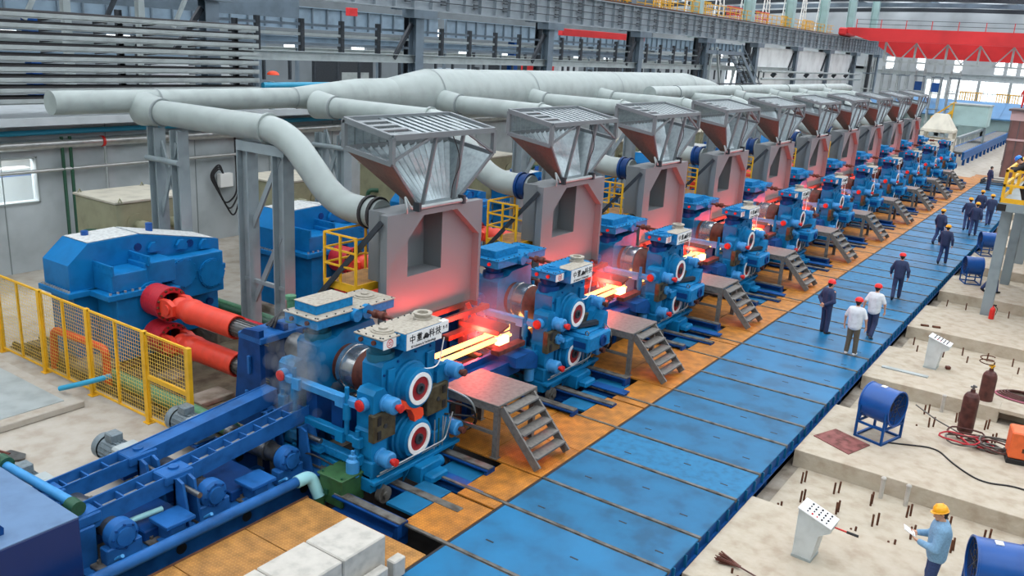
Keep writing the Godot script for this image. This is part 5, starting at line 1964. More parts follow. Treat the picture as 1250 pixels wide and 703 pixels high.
# ------------------------------------------------------------------ gear reducers, spindles, motors, fence
func build_drives() -> void:
	var g: G
	# reducer: local z 0 is the stand axis; front face toward +x at -19.6
	var t := thing("gear_reducer", "", "gear reducer", Vector3.ZERO, 0, "gear reducers of the stands")
	var P := PackedVector2Array([Vector2(1.6, 2.02), Vector2(1.6, 2.68), Vector2(1.08, 3.14), Vector2(-0.25, 3.18), Vector2(-2.6, 2.72), Vector2(-2.6, 2.02)])
	g = G.new()
	g.prism(P, "x", -20.8, -19.65)
	put("upper_casing", g, M.reducer, t)
	g = G.new()
	g.prism(PackedVector2Array([Vector2(1.06, 3.15), Vector2(-0.25, 3.19), Vector2(-0.25, 3.2), Vector2(1.06, 3.165)]), "x", -20.75, -19.7)
	g.prism(PackedVector2Array([Vector2(-0.3, 3.185), Vector2(-2.5, 2.75), Vector2(-2.5, 2.76), Vector2(-0.3, 3.2)]), "x", -20.75, -19.7)
	put("dusty_top", g, M.reducer_top, t)
	g = G.new()
	g.prism(PackedVector2Array([Vector2(1.5, 0.3), Vector2(1.5, 1.9), Vector2(-2.55, 1.9), Vector2(-2.55, 0.3)]), "x", -20.75, -19.7)
	put("lower_casing", g, M.reducer, t)
	g = G.new()
	g.bx(-20.9, 1.9, 1.72, -19.5, 2.04, -2.7, 0.01)
	g.bx(-19.6, 1.9, 1.2, -18.7, 2.04, -0.2, 0.01)
	put("split_flange", g, M.reducer, t)
	g = G.new()
	for i in 12:
		g.cyl(V(-20.8 + i * 0.11, 2.04, 1.66), V(-20.8 + i * 0.11, 2.09, 1.66), 0.035, -1, 6)
	for i in 7:
		g.cyl(V(-18.78, 2.04, 1.1 - i * 0.19), V(-18.78, 2.09, 1.1 - i * 0.19), 0.035, -1, 6)
		g.cyl(V(-19.56, 2.04, -0.4 - i * 0.3), V(-19.56, 2.09, -0.4 - i * 0.3), 0.035, -1, 6)
	put("flange_bolt", g, M.silver_pipe, t).set_meta("kind", "stuff")
	# bearing box for the two output shafts
	g = G.new()
	g.bx(-19.65, 2.04, 1.0, -18.85, 2.5, 0.05, 0.02)
	g.bx(-19.65, 2.04, 0.1, -18.9, 2.62, -0.75, 0.02)
	put("bearing_box", g, M.reducer, t)
	g = G.new()
	g.bx(-19.65, 0.3, 0.95, -18.8, 1.9, -0.8, 0.02)
	put("output_housing", g, M.reducer, t)
	g = G.new()
	g.bx(-19.6, 1.4, -0.85, -19.2, 2.5, -2.4, 0.02)
	put("input_housing", g, M.reducer, t)
	for i in 2:
		g = G.new()
		var z := 1.0 - i * 0.95
		g.bx(-19.7, 2.46 + i * 0.1, z, -18.8, 2.72 + i * 0.1, z - 0.05, 0.01)
		for k in 5:
			g.bx(-19.6 + k * 0.17, 2.6 + i * 0.1, z + 0.002, -19.53 + k * 0.17, 2.67 + i * 0.1, z + 0.012)
		put("rib_plate", g, M.reducer, t)
	for q in [[-1.15, 2.1], [-2.0, 1.95]]:
		g = G.new()
		g.lathe(V(-19.2, q[1], q[0]), Vector3.RIGHT, [Vector2(0.4, 0), Vector2(0.4, 0.05), Vector2(0.36, 0.05), Vector2(0.36, 0.07), Vector2(0, 0.07)], 28)
		for i in 12:
			g.cyl(V(-19.15, q[1] + cos(i * TAU / 12) * 0.37, q[0] + sin(i * TAU / 12) * 0.37), V(-19.11, q[1] + cos(i * TAU / 12) * 0.37, q[0] + sin(i * TAU / 12) * 0.37), 0.02, -1, 6)
		put("bearing_cover", g, M.reducer, t)
	for q in [[-0.6, 2.8], [-1.4, 2.75], [-2.1, 2.65]]:
		g = G.new()
		g.prism(PackedVector2Array([Vector2(-0.15, 0), Vector2(0.15, 0), Vector2(0.15, 0.12), Vector2(0.06, 0.24), Vector2(-0.06, 0.24), Vector2(-0.15, 0.12)]), "x", -19.62, -19.52, V(0, q[1] - 0.1, q[0]))
		put("lifting_lug", g, M.reducer, t)
	for q in [[-20.45, 0.7], [-20.3, -0.95]]:
		g = G.new()
		g.cyl(V(q[0], 3.0, q[1]), V(q[0], 3.28, q[1]), 0.09, -1, 10)
		put("breather", g, M.fan_blue, t)
	for q in [[-0.2, 2.87], [-1.7, 2.74], [-2.25, 1.0]]:
		g = G.new()
		g.cyl(V(-19.72, q[1], q[0]), V(-19.62, q[1], q[0]), 0.1, -1, 14)
		put("port", g, M.dark_blue, t)
	for z in [1.3, -2.3]:
		g = G.new()
		g.bx(-21.1, 0, z + 0.4, -18.9, 0.32, z - 0.4, 0.02)
		put("foot", g, M.pad_side, t, "concrete plinth")
	for y in [1.75, 0.83]:
		g = G.new()
		g.lathe(V(-18.85, y, 0), Vector3.RIGHT, [Vector2(0.42, 0), Vector2(0.42, 0.06), Vector2(0.36, 0.06), Vector2(0.36, 0.2), Vector2(0.3, 0.2)], 28)
		put("output_cover", g, M.reducer, t)
	# spindles of a stand
	var s := thing("drive_spindle", "", "spindle", Vector3.ZERO, 0, "drive spindles")
	g = G.new()
	g.lathe(V(-18.75, 0, 0), Vector3.RIGHT, [Vector2(0.3, 0), Vector2(0.4, 0.05), Vector2(0.4, 0.62), Vector2(0.43, 0.64), Vector2(0.43, 0.74), Vector2(0.3, 0.74)], 32)
	put("head", g, M.crimson, s, "dark red spindle head")
	g = G.new()
	for i in 16:
		var a := TAU * i / 16
		g.cyl(V(-18.02, cos(a) * 0.385, sin(a) * 0.385), V(-17.97, cos(a) * 0.385, sin(a) * 0.385), 0.03, -1, 6)
	put("head_bolt", g, M.rust, s).set_meta("kind", "stuff")
	g = G.new()                                           # universal joint fork
	for d in [1.0, -1.0]:
		g.prism(PackedVector2Array([Vector2(-18.05, -0.2), Vector2(-17.75, -0.22), Vector2(-17.5, -0.12), Vector2(-17.5, 0.12), Vector2(-17.75, 0.22), Vector2(-18.05, 0.2)]), "z", 0.2 * d, 0.33 * d)
		g.cyl(V(-17.72, 0, 0.3 * d), V(-17.72, 0, 0.37 * d), 0.13, -1, 16)
	g.ball(V(-17.6, 0, 0), V(0.3, 0.27, 0.27), 16, 10)
	put("universal_joint", g, M.spindle, s)
	g = G.new()
	g.lathe(V(-17.72, 0, 0), Vector3.RIGHT, [Vector2(0.16, 0), Vector2(0.24, 0.2), Vector2(0.31, 0.5), Vector2(0.31, 0.6), Vector2(0.28, 0.75), Vector2(0.28, 2.2), Vector2(0.25, 2.2), Vector2(0.25, 2.1), Vector2(0, 2.1)], 32)
	put("tube", g, M.spindle, s)
	g = G.new()
	g.cyl(V(-15.55, 0, 0), V(-13.4, 0, 0), 0.2, -1, 24)
	for i in 20:
		var a := TAU * i / 20
		g.bar(V(-15.55, cos(a) * 0.205, sin(a) * 0.205), V(-14.2, cos(a) * 0.205, sin(a) * 0.205), 0.03, 0.025, V(0, cos(a), sin(a)))
	put("splined_shaft", g, M.steel, s)
	# motor block
	var m := thing("drive_motor", "", "motor", Vector3.ZERO, 0, "drive motors of the stands")
	g = G.new()
	g.bx(-26.0, 0.1, -2.1, -23.8, 3.1, -4.5, 0.03)
	put("cooler_box", g, M.motor, m)
	g = G.new()
	g.bx(-26.05, 3.1, -2.05, -23.75, 3.17, -4.55, 0.01)
	put("lid", g, M.motor_top, m)
	for q in [[-23.8, -2.75], [-23.8, -3.85]]:
		g = G.new()
		g.cyl(V(q[0], 2.42, q[1]), V(q[0] + 0.06, 2.42, q[1]), 0.34, -1, 24)
		g.cyl(V(q[0] + 0.06, 2.42, q[1]), V(q[0] + 0.3, 2.42, q[1]), 0.12, -1, 16)
		g.cyl(V(q[0] + 0.3, 2.4, q[1]), V(q[0] + 0.72, 2.4, q[1]), 0.19, -1, 18)
		put("fan_motor", g, M.motor, m)
		g = G.new()
		g.ring(V(q[0] + 0.725, 2.4, q[1]), Vector3.RIGHT, 0.15, 0.03, 18)
		put("fan_grille", g, M.dark_steel, m)
	for q in [[-25.9, -2.2], [-23.7, -2.2], [-25.9, -4.3], [-23.7, -4.3]]:
		g = G.new()
		g.tube([V(q[0], 3.15, q[1] - 0.06), V(q[0], 3.28, q[1]), V(q[0], 3.15, q[1] + 0.06)], 0.025, 6)
		put("lifting_eye", g, M.motor, m)
	g = G.new()
	g.tube(fillet([V(-25.2, 0, -1.8), V(-25.2, 2.1, -1.8), V(-24.9, 2.1, -2.1)], 0.2), 0.09, 12)
	put("green_pipe", g, M.dark_green, m)
	g = G.new()
	g.cyl(V(-22.4, 1.3, -3.4), V(-23.6, 1.3, -3.4), 0.9, -1, 24)
	g.bx(-23.6, 0, -2.6, -22.2, 0.6, -4.2, 0.03)
	put("motor_body", g, M.motor, m)
	for k in STANDS - 1:
		var at := V(0, 0, -11.75 - k * PITCH)
		var who: String = NTH[k]
		if k == 0:
			t.position = at
			m.position = at
		var tt: Node3D = t if k == 0 else dup(t, "gear_reducer", "", at)
		tt.set_meta("label", "large blue gear reducer with light dusty top driving the %s stand" % who)
		var mm: Node3D = m if k == 0 else dup(m, "drive_motor", "", at)
		mm.set_meta("label", "olive grey boxy drive motor with two fan heads behind the %s reducer" % who)
		for y in [1.75, 0.83]:
			var ss: Node3D = s if (k == 0 and y > 1.0) else dup(s, "drive_spindle", "", at)
			ss.position = at + V(0, y, 0)
			ss.set_meta("label", "%s red orange drive spindle of the %s stand" % ["upper" if y > 1.0 else "lower", who])
	# spindle support frames, dark blue
	var f := thing("spindle_carrier", "", "frame", Vector3.ZERO, 0, "spindle carriers")
	for z in [0.85, 0.2]:
		g = G.new()
		g.prism(PackedVector2Array([Vector2(-14.75, -1.0), Vector2(-14.35, 2.1), Vector2(-14.2, 2.25), Vector2(-13.7, 2.3), Vector2(-13.6, -1.0)]), "z", z, z - 0.12)
		put("side_plate", g, M.dark_blue, f)
	g = G.new()
	g.bx(-14.4, 2.0, 0.85, -13.65, 2.15, -0.6, 0.02)
	put("cross_plate", g, M.table_blue, f)
	g = G.new()
	g.bx(-14.45, -0.4, 0.84, -13.65, 0.3, 0.1, 0.02)
	put("cross_plate", g, M.table_blue, f)
	for q in [[-14.0, 1.3], [-14.1, 0.5]]:
		g = G.new()
		g.bx(q[0] - 0.04, q[1], 0.86, q[0] + 0.04, q[1] + 0.4, 0.92, 0.01)
		put("rib", g, M.table_blue, f)
	g = G.new()
	g.bx(-14.4, -1.2, -0.3, -13.7, 0.3, -0.9, 0.02)
	g.bx(-14.35, 0.3, -0.35, -13.75, 2.2, -0.55, 0.02)
	put("rear_plate", g, M.dark_blue, f)
	g = G.new()
	for i in 3:
		g.tube(fillet([V(-13.9 - i * 0.12, 2.2, 0.3), V(-14.0, 2.6 - i * 0.06, 0.0), V(-13.6, 2.0, -0.4), V(-13.2, 0.6, 0.2 - i * 0.2)], 0.4), 0.03, 6)
	put("hose", g, M.rubber, f)
	g = G.new()
	g.lathe(V(-14.1, 2.15, -0.35), Vector3.UP, [Vector2(0.13, 0), Vector2(0.13, 0.05), Vector2(0.09, 0.06), Vector2(0.09, 0.5), Vector2(0.12, 0.52), Vector2(0.12, 0.6), Vector2(0, 0.62)], 14)
	put("green_cylinder", g, M.green, f)
	for k in STANDS - 1:
		var at := V(0, 0, -11.75 - k * PITCH)
		var ff: Node3D = f if k == 0 else dup(f, "spindle_carrier", "", at)
		ff.position = at
		ff.set_meta("label", "dark blue spindle carrier frame between the spindles and the %s stand" % NTH[k])
	# one more crimson shaft behind the spindles
	g = G.new()
	g.cyl(V(-18.9, 1.15, -13.1), V(-14.4, 1.15, -13.1), 0.17, -1, 20)
	tag(put("drive_shaft", g, M.crimson), "plain crimson shaft lying behind the two nearest spindles", "shaft")
	# pipes on the floor
	var gp := [[-18.4, 0.2, -10.35, -13.9, 0.17, "green", "thick pale green pipe on the floor behind the yellow fence"], [-22.4, 0.1, -10.0, -16.0, 0.06, "olive", "thin olive pipe nearest the yellow fence foot"], [-22.4, 0.1, -10.7, -15.0, 0.08, "olive", "olive brown floor pipe under the spindles"], [-22.0, 0.1, -15.6, -14.0, 0.1, "dark_green", "dark green floor pipe behind the first reducer"], [-22.0, 0.1, -15.9, -14.0, 0.1, "green", "second green floor pipe behind the first reducer"]]
	for q in gp:
		g = G.new()
		g.cyl(V(q[0], q[1], q[2]), V(q[3], q[1], q[2]), q[4], -1, 14)
		tag(put("floor_pipe", g, M[q[5]]), q[6], "pipe")
	g = G.new()
	g.tube(fillet([V(-20.3, 0.0, -9.95), V(-20.3, 1.0, -10.0), V(-18.2, 1.0, -10.1), V(-18.2, 0.0, -10.1)], 0.2), 0.09, 10)
	tag(put("bent_pipe", g, M.spindle), "orange bent pipe standing behind the yellow fence mesh", "pipe")
	g = G.new()
	g.tube(fillet([V(-17.5, 0.6, -9.8), V(-17.75, 0.5, -9.4), V(-18.35, 0.28, -9.05)], 0.3), 0.06, 10)
	tag(put("pipe_offcut", g, M.cyan), "cyan pipe poking out through the yellow fence", "pipe")
	for i in 9:
		g = G.new()
		g.bx(-22.2 + i * 0.85, 0.012, -10.2 - (i % 3) * 0.5, -21.6 + i * 0.85, 0.14, -10.9 - (i % 2) * 0.8, 0.02)
		tag(put("base_block", g, M.oily if i % 2 == 0 else M.pad_side), "oily concrete base block behind the fence, %s from the left" % ORD[i], "block", "base blocks behind the fence")
	var cp := thing("cable_coil", "coil of dark cable on the floor behind the last fence panel", "coil", V(-15.2, 0.02, -10.3))
	for i in 4:
		g = G.new()
		var pts := []
		for j in 17:
			pts.append(V(cos(j * TAU / 16) * (0.5 - i * 0.06), 0.05 + i * 0.05, sin(j * TAU / 16) * (0.35 - i * 0.03)))
		g.tube(pts, 0.035, 6)
		put("loop", g, M.rust, cp)
	# yellow safety fence
	var fe := thing("safety_fence", "yellow wire mesh safety fence beside the reducers", "fence", V(0, 0, -9.67))
	var posts := [-24.4, -22.29, -20.17, -18.09, -15.89, -14.37]
	for i in posts.size():
		g = G.new()
		g.bx(posts[i] - 0.06, 0, -0.05, posts[i] + 0.06, 2.1, 0.05, 0.008)
		g.bx(posts[i] - 0.1, 0, -0.09, posts[i] + 0.1, 0.02, 0.09)
		put("post", g, M.yellow, fe)
		if i == posts.size() - 1:
			break
		var a: float = posts[i] + 0.06
		var b: float = posts[i + 1] - 0.06
		g = G.new()
		g.bx(a, 2.04, -0.02, b, 2.09, 0.02)
		g.bx(a, 0.1, -0.02, b, 0.14, 0.02)
		g.bx(a, 0.1, -0.02, a + 0.04, 2.09, 0.02)
		g.bx(b - 0.04, 0.1, -0.02, b, 2.09, 0.02)
		if i < 4:
			g.bx((a + b) * 0.5 - 0.03, 0.1, -0.025, (a + b) * 0.5 + 0.03, 2.09, 0.025)
		else:
			g.bx(a, 1.03, -0.03, b, 1.13, 0.03)
		put("panel_frame", g, M.yellow, fe)
		g = G.new()
		var x := a + 0.04
		while x < b - 0.04:
			g.box(Vector3(x, 1.1, 0), Vector3(0.007, 1.92, 0.007))
			x += 0.085
		var y := 0.2
		while y < 2.05:
			g.box(Vector3((a + b) * 0.5, y, 0), Vector3(b - a, 0.007, 0.007))
			y += 0.085
		put("wire_mesh", g, M.wire, fe).set_meta("kind", "stuff")

# ------------------------------------------------------------------ entry roller table in the left foreground
func grey_motor(at: Vector3, label: String) -> void:
	var t := thing("gear_motor", label, "motor", at, 0, "grey gear motors of the entry table")
	var g := G.new()
	g.cyl(V(-0.95, 0.24, 0), V(-0.45, 0.24, 0), 0.22, -1, 24)
	for i in 18:
		var a := TAU * i / 18
		g.bar(V(-0.9, 0.24 + cos(a) * 0.225, sin(a) * 0.225), V(-0.5, 0.24 + cos(a) * 0.225, sin(a) * 0.225), 0.012, 0.05, V(0, cos(a), sin(a)))
	put("finned_body", g, M.grey_motor, t)
	g = G.new()
	g.lathe(V(-1.15, 0.24, 0), Vector3.RIGHT, [Vector2(0, 0), Vector2(0.2, 0), Vector2(0.25, 0.04), Vector2(0.25, 0.2)], 24)
	put("fan_cowl", g, M.grey_motor, t)
	g = G.new()
	g.bx(-0.85, 0.44, -0.12, -0.6, 0.62, 0.12, 0.02)
	put("terminal_box", g, M.grey_motor, t)
	g = G.new()
	g.bx(-0.45, 0.0, -0.24, -0.1, 0.5, 0.24, 0.04)
	g.cyl(V(-0.3, 0.25, 0.24), V(-0.3, 0.25, 0.32), 0.17, -1, 20)
	g.cyl(V(-0.1, 0.26, 0), V(0.05, 0.26, 0), 0.18, 0.1, 20)
	put("gear_case", g, M.tray, t)
	g = G.new()
	g.bx(-0.9, -0.05, -0.26, -0.05, 0.02, 0.26)
	put("foot", g, M.beam_blue, t)

func build_entry_table() -> void:
	var t := thing("entry_roller_table", "blue entry roller table leading into the nearest stand", "roller table")
	var g: G
	# side guides: deep channel beams with cross webs, kinked at the hinge
	for q in [[-12.1, "near"], [-13.15, "far"]]:
		var x: float = q[0]
		for seg in [[-5.85, 0.745, -7.7, 0.84], [-7.7, 0.84, -10.75, 1.12]]:
			var a := V(x, seg[1], seg[0])
			var b := V(x, seg[3], seg[2])
			var gb := Node3D.new()
			gb.name = "side_guide"
			t.add_child(gb, true)
			g = G.new()
			g.bar(a + V(0.16, 0, 0), b + V(0.16, 0, 0), 0.025, 0.3)
			g.bar(a + V(-0.16, 0, 0), b + V(-0.16, 0, 0), 0.03, 0.36)
			put("channel", g, M.table_blue, gb)
			g = G.new()
			g.bar(a + V(0, -0.03, 0), b + V(0, -0.03, 0), 0.3, 0.04)
			put("dusty_floor", g, M.dust_fill, gb)
			var n := 5 if seg[0] > -6.5 else 9
			for i in n:
				g = G.new()
				g.box(a.lerp(b, (i + 0.5) / n), V(0.32, 0.24, 0.03))
				put("web", g, M.table_blue, gb)
			if q[1] == "far" and seg[0] < -6.5:
				g = G.new()
				g.bar(a + V(0, 0.15, 0), b + V(0, 0.15, 0), 0.34, 0.03)
				put("cover", g, M.table_blue, gb)
		for z in [-6.08, -7.75]:
			g = G.new()
			g.bx(x - 0.22, 0.72 if z > -6.5 else 0.82, z + 0.3, x + 0.22, 0.9 if z > -6.5 else 1.0, z - 0.25, 0.02)
			g.cyl(V(x, 0.9, z), V(x, 0.95 if z > -6.5 else 1.04, z), 0.09, -1, 16)
			put("hinge_block", g, M.table_blue, t)
		g = G.new()
		g.bx(x - 0.2, -0.3, -5.8, x + 0.25, 0.72, -6.2, 0.02)
		put("post", g, M.table_blue, t)
		for z in [-7.6, -10.3]:
			g = G.new()
			g.prism(PackedVector2Array([Vector2(x + 0.2, 0.05), Vector2(x + 0.62, 0.05), Vector2(x + 0.45, 0.9), Vector2(x + 0.3, 0.95), Vector2(x + 0.2, 0.9)]), "z", z, z - 0.05)
			g.prism(PackedVector2Array([Vector2(x + 0.2, 0.05), Vector2(x + 0.62, 0.05), Vector2(x + 0.45, 0.9), Vector2(x + 0.3, 0.95), Vector2(x + 0.2, 0.9)]), "z", z - 0.22, z - 0.27)
			g.bx(x + 0.2, 0.05, z, x + 0.26, 0.92, z - 0.27)
			g.bx(x + 0.18, 0.02, z + 0.06, x + 0.66, 0.06, z - 0.33)
			put("bracket", g, M.table_blue, t)
			g = G.new()
			g.cyl(V(x + 0.2, 0.75, z - 0.13), V(x + 0.75, 0.75, z - 0.13), 0.05, -1, 12)
			put("adjusting_screw", g, M.steel, t)
	# frame beams
	for x in [-11.55, -13.5]:
		g = G.new()
		g.hbeam(V(x, -0.25, -5.85), V(x, -0.25, -10.6), 0.5, 0.66)
		put("frame_beam", g, M.table_blue, t)
		for i in 4:
			g = G.new()
			g.cyl(V(x + 0.015, -0.2, -6.1 - i * 1.35), V(x + 0.025, -0.2, -6.1 - i * 1.35), 0.1, -1, 16)
			put("web_hole", g, M.black, t)
		for i in 6:
			g = G.new()
			g.bx(x - 0.22, 0.08, -6.0 - i * 0.9, x + 0.22, 0.13, -6.25 - i * 0.9, 0.01)
			for s in [-0.15, 0.15]:
				g.cyl(V(x + s, 0.13, -6.12 - i * 0.9), V(x + s, 0.18, -6.12 - i * 0.9), 0.035, -1, 6)
			put("foot_plate", g, M.rail_grey, t)
	# rollers, bearings
	for i in 3:
		var z := -6.45 - i * 1.68
		g = G.new()
		g.lathe(V(-13.3, 0.54, z), Vector3.RIGHT, [Vector2(0.08, 0), Vector2(0.17, 0.0), Vector2(0.17, 0.3), Vector2(0.2, 0.3), Vector2(0.2, 1.2), Vector2(0.17, 1.2), Vector2(0.17, 1.5), Vector2(0.07, 1.5), Vector2(0.07, 1.8)], 24)
		put("roller", g, M.steel, t)
		var bz := Node3D.new()
		bz.name = "bearing_block"
		t.add_child(bz, true)
		g = G.new()
		g.lathe(V(-11.72, 0.54, z), Vector3.RIGHT, [Vector2(0.24, 0), Vector2(0.25, 0.02), Vector2(0.25, 0.2), Vector2(0.2, 0.24), Vector2(0.15, 0.24), Vector2(0.15, 0.28), Vector2(0, 0.28)], 24)
		g.bx(-11.72, 0.1, z + 0.3, -11.5, 0.4, z - 0.3, 0.02)
		put("housing", g, M.table_blue, bz)
		g = G.new()
		for k in 8:
			var a := TAU * k / 8
			g.cyl(V(-11.5, 0.54 + cos(a) * 0.2, z + sin(a) * 0.2), V(-11.46, 0.54 + cos(a) * 0.2, z + sin(a) * 0.2), 0.022, -1, 6)
		put("cover_bolt", g, M.dark_blue, bz).set_meta("kind", "stuff")
	for z in [-7.35, -9.05]:
		g = G.new()
		g.bx(-11.75, 0.1, z + 0.2, -11.35, 0.42, z - 0.1, 0.02)
		g.bx(-11.8, 0.4, z + 0.3, -11.3, 0.47, z - 0.25, 0.01)
		g.bx(-11.62, 0.1, z + 0.3, -11.3, 0.14, z - 0.4, 0.01)
		put("stool", g, M.table_blue, t)
	g = G.new()
	g.bx(-13.3, 0.1, -6.9, -11.7, 0.3, -7.7, 0.02)
	put("cross_plate", g, M.dark_blue, t)
	g = G.new()
	g.bx(-13.3, 0.1, -8.6, -11.7, 0.3, -9.4, 0.02)
	put("cross_plate", g, M.dark_blue, t)
	g = G.new()
	g.cyl(V(-12.02, 0.42, -6.7), V(-11.95, 0.42, -7.4), 0.05, -1, 10)
	put("mint_pipe", g, M.pale_cyan, t)
	g = G.new()
	g.bx(-12.6, 0.6, -8.55, -12.4, 0.85, -8.9, 0.01)
	put("grey_cover", g, M.tray, t)
	# water pipe along the front with a pale elbow
	g = G.new()
	g.tube([V(-11.12, 0.3, -4.2), V(-11.12, 0.3, -9.6)], 0.1, 16)
	var wp := put("water_pipe", g, M.table_blue)
	tag(wp, "long blue pipe along the front of the entry roller table", "pipe")
	g = G.new()
	g.tube(fillet([V(-11.12, 0.3, -9.6), V(-11.12, 0.3, -9.95), V(-10.95, -0.1, -10.0)], 0.22), 0.12, 16)
	put("elbow", g, M.pale_cyan, wp, "pale green elbow")
	g = G.new()
	g.cyl(V(-10.95, -0.1, -10.0), V(-10.95, -0.8, -10.0), 0.11, -1, 14)
	put("drop_pipe", g, M.box_green, wp)
	for z in [-6.0, -7.6, -9.2]:
		g = G.new()
		g.cyl(V(-11.35, 0.3, z - 0.2), V(-11.15, 0.45, z - 0.2), 0.03, -1, 8)
		put("clip", g, M.light_blue, wp)
	# green gearbox by the stand
	var gb := thing("green_box", "small dark green gear case on the floor beside the nearest stand", "gear case", V(-10.75, -0.2, -10.35))
	g = G.new()
	g.bx(-0.25, 0, -0.3, 0.35, 0.55, 0.3, 0.02)
	put("case", g, M.box_green, gb)
	g = G.new()
	g.bx(-0.28, 0.55, -0.33, 0.38, 0.59, 0.33, 0.01)
	put("lid", g, M.box_green, gb)
	g = G.new()
	for q in [[-0.2, -0.25], [0.3, -0.25], [-0.2, 0.25], [0.3, 0.25]]:
		g.cyl(V(q[0], 0.59, q[1]), V(q[0], 0.62, q[1]), 0.025, -1, 6)
	g.bx(-0.1, 0.2, 0.3, 0.0, 0.3, 0.34)
	put("bolt", g, M.dark_green, gb)
	# dark blue box at the lower left corner
	var bb := thing("blue_cabinet", "large dark blue steel box with a lifting lug in the lower left corner", "cabinet", V(-12.85, -0.3, -4.9))
	g = G.new()
	g.bx(-1.5, 0, -0.85, 1.4, 1.5, 2.2, 0.015)
	put("body", g, mat(rgb(12, 48, 104), 0.4), bb)
	g = G.new()
	g.bx(-1.5, 1.5, -0.85, 1.4, 1.52, 2.2, 0.01)
	put("top", g, M.box_top, bb)
	g = G.new()
	g.prism(PackedVector2Array([Vector2(-0.09, 0), Vector2(0.09, 0), Vector2(0.1, 0.1), Vector2(0.05, 0.17), Vector2(-0.05, 0.17), Vector2(-0.1, 0.1)]), "x", -0.02, 0.02, V(1.05, 1.52, 0.15))
	put("lifting_lug", g, M.dark_blue, bb)
	g = G.new()
	g.cyl(V(1.07, 1.61, 0.15), V(1.072, 1.61, 0.15), 0.035, -1, 12)
	put("lug_hole", g, M.white, bb)
	g = G.new()
	g.tube([V(-14.3, 1.05, -5.95), V(-11.9, 1.1, -6.0)], 0.08, 12)
	var cyl := put("push_rod", g, M.light_blue)
	tag(cyl, "pale blue rod with green couplings behind the dark blue box", "rod")
	for q in [-14.2, -12.0]:
		g = G.new()
		g.cyl(V(q - 0.12, 1.08, -5.97), V(q + 0.12, 1.08, -5.97), 0.12, -1, 14)
		put("coupling", g, M.dark_green, cyl)
	g = G.new()
	g.cyl(V(-14.7, 1.04, -5.95), V(-14.3, 1.04, -5.95), 0.11, -1, 14)
	put("rod_head", g, M.green, cyl)
	grey_motor(V(-13.55, 0.28, -6.3), "grey finned gear motor at the left frame edge of the entry table")
	grey_motor(V(-13.55, 0.28, -7.95), "grey finned gear motor in the middle of the entry table")
	grey_motor(V(-13.55, 0.32, -9.5), "grey finned gear motor by the last fence post")
	# foreground concrete steps
	var ws := thing("concrete_steps", "off-white concrete steps on the orange plates in the foreground", "steps")
	for i in 4:
		g = G.new()
		g.bx(-8.98, 0.003, -8.82 + i * 0.93, -8.14, 0.78, -7.91 + i * 0.93, 0.02)
		put("block", g, M.white_block, ws)
	g = G.new()
	g.bx(-8.12, 0.003, -8.7, -7.96, 0.34, -5.2, 0.02)
	g.bx(-8.14, 0.003, -9.1, -7.96, 0.34, -8.83, 0.02)
	put("lower_step", g, M.white_block, ws)

# ------------------------------------------------------------------ yard at the left
func build_left_yard() -> void:
	var g := G.new()
	g.bx(-26, 0.0, -4.5, -17.6, 0.16, -9.2, 0.02)
	struct("floor", g, M.concrete)
	g = G.new()
	g.bx(-25, 0.16, -5.5, -17.9, 0.175, -8.9)
	tag(put("steel_sheet", g, M.tray), "thin grey steel sheet lying on the concrete before the fence", "sheet")
	var sh := thing("shovel", "long shovel with blue grey blade lying at the left edge", "shovel", V(-16.6, 0.02, -7.0), 0.25)
	g = G.new()
	g.prism(PackedVector2Array([Vector2(0, -0.14), Vector2(0.4, -0.15), Vector2(0.55, 0), Vector2(0.4, 0.15), Vector2(0, 0.14)]), "y", 0.02, 0.04)
	put("blade", g, M.steel, sh)
	g = G.new()
	g.cyl(V(-1.3, 0.06, 0), V(0.15, 0.04, 0), 0.025, -1, 8)
	put("handle", g, M.roll_end, sh)

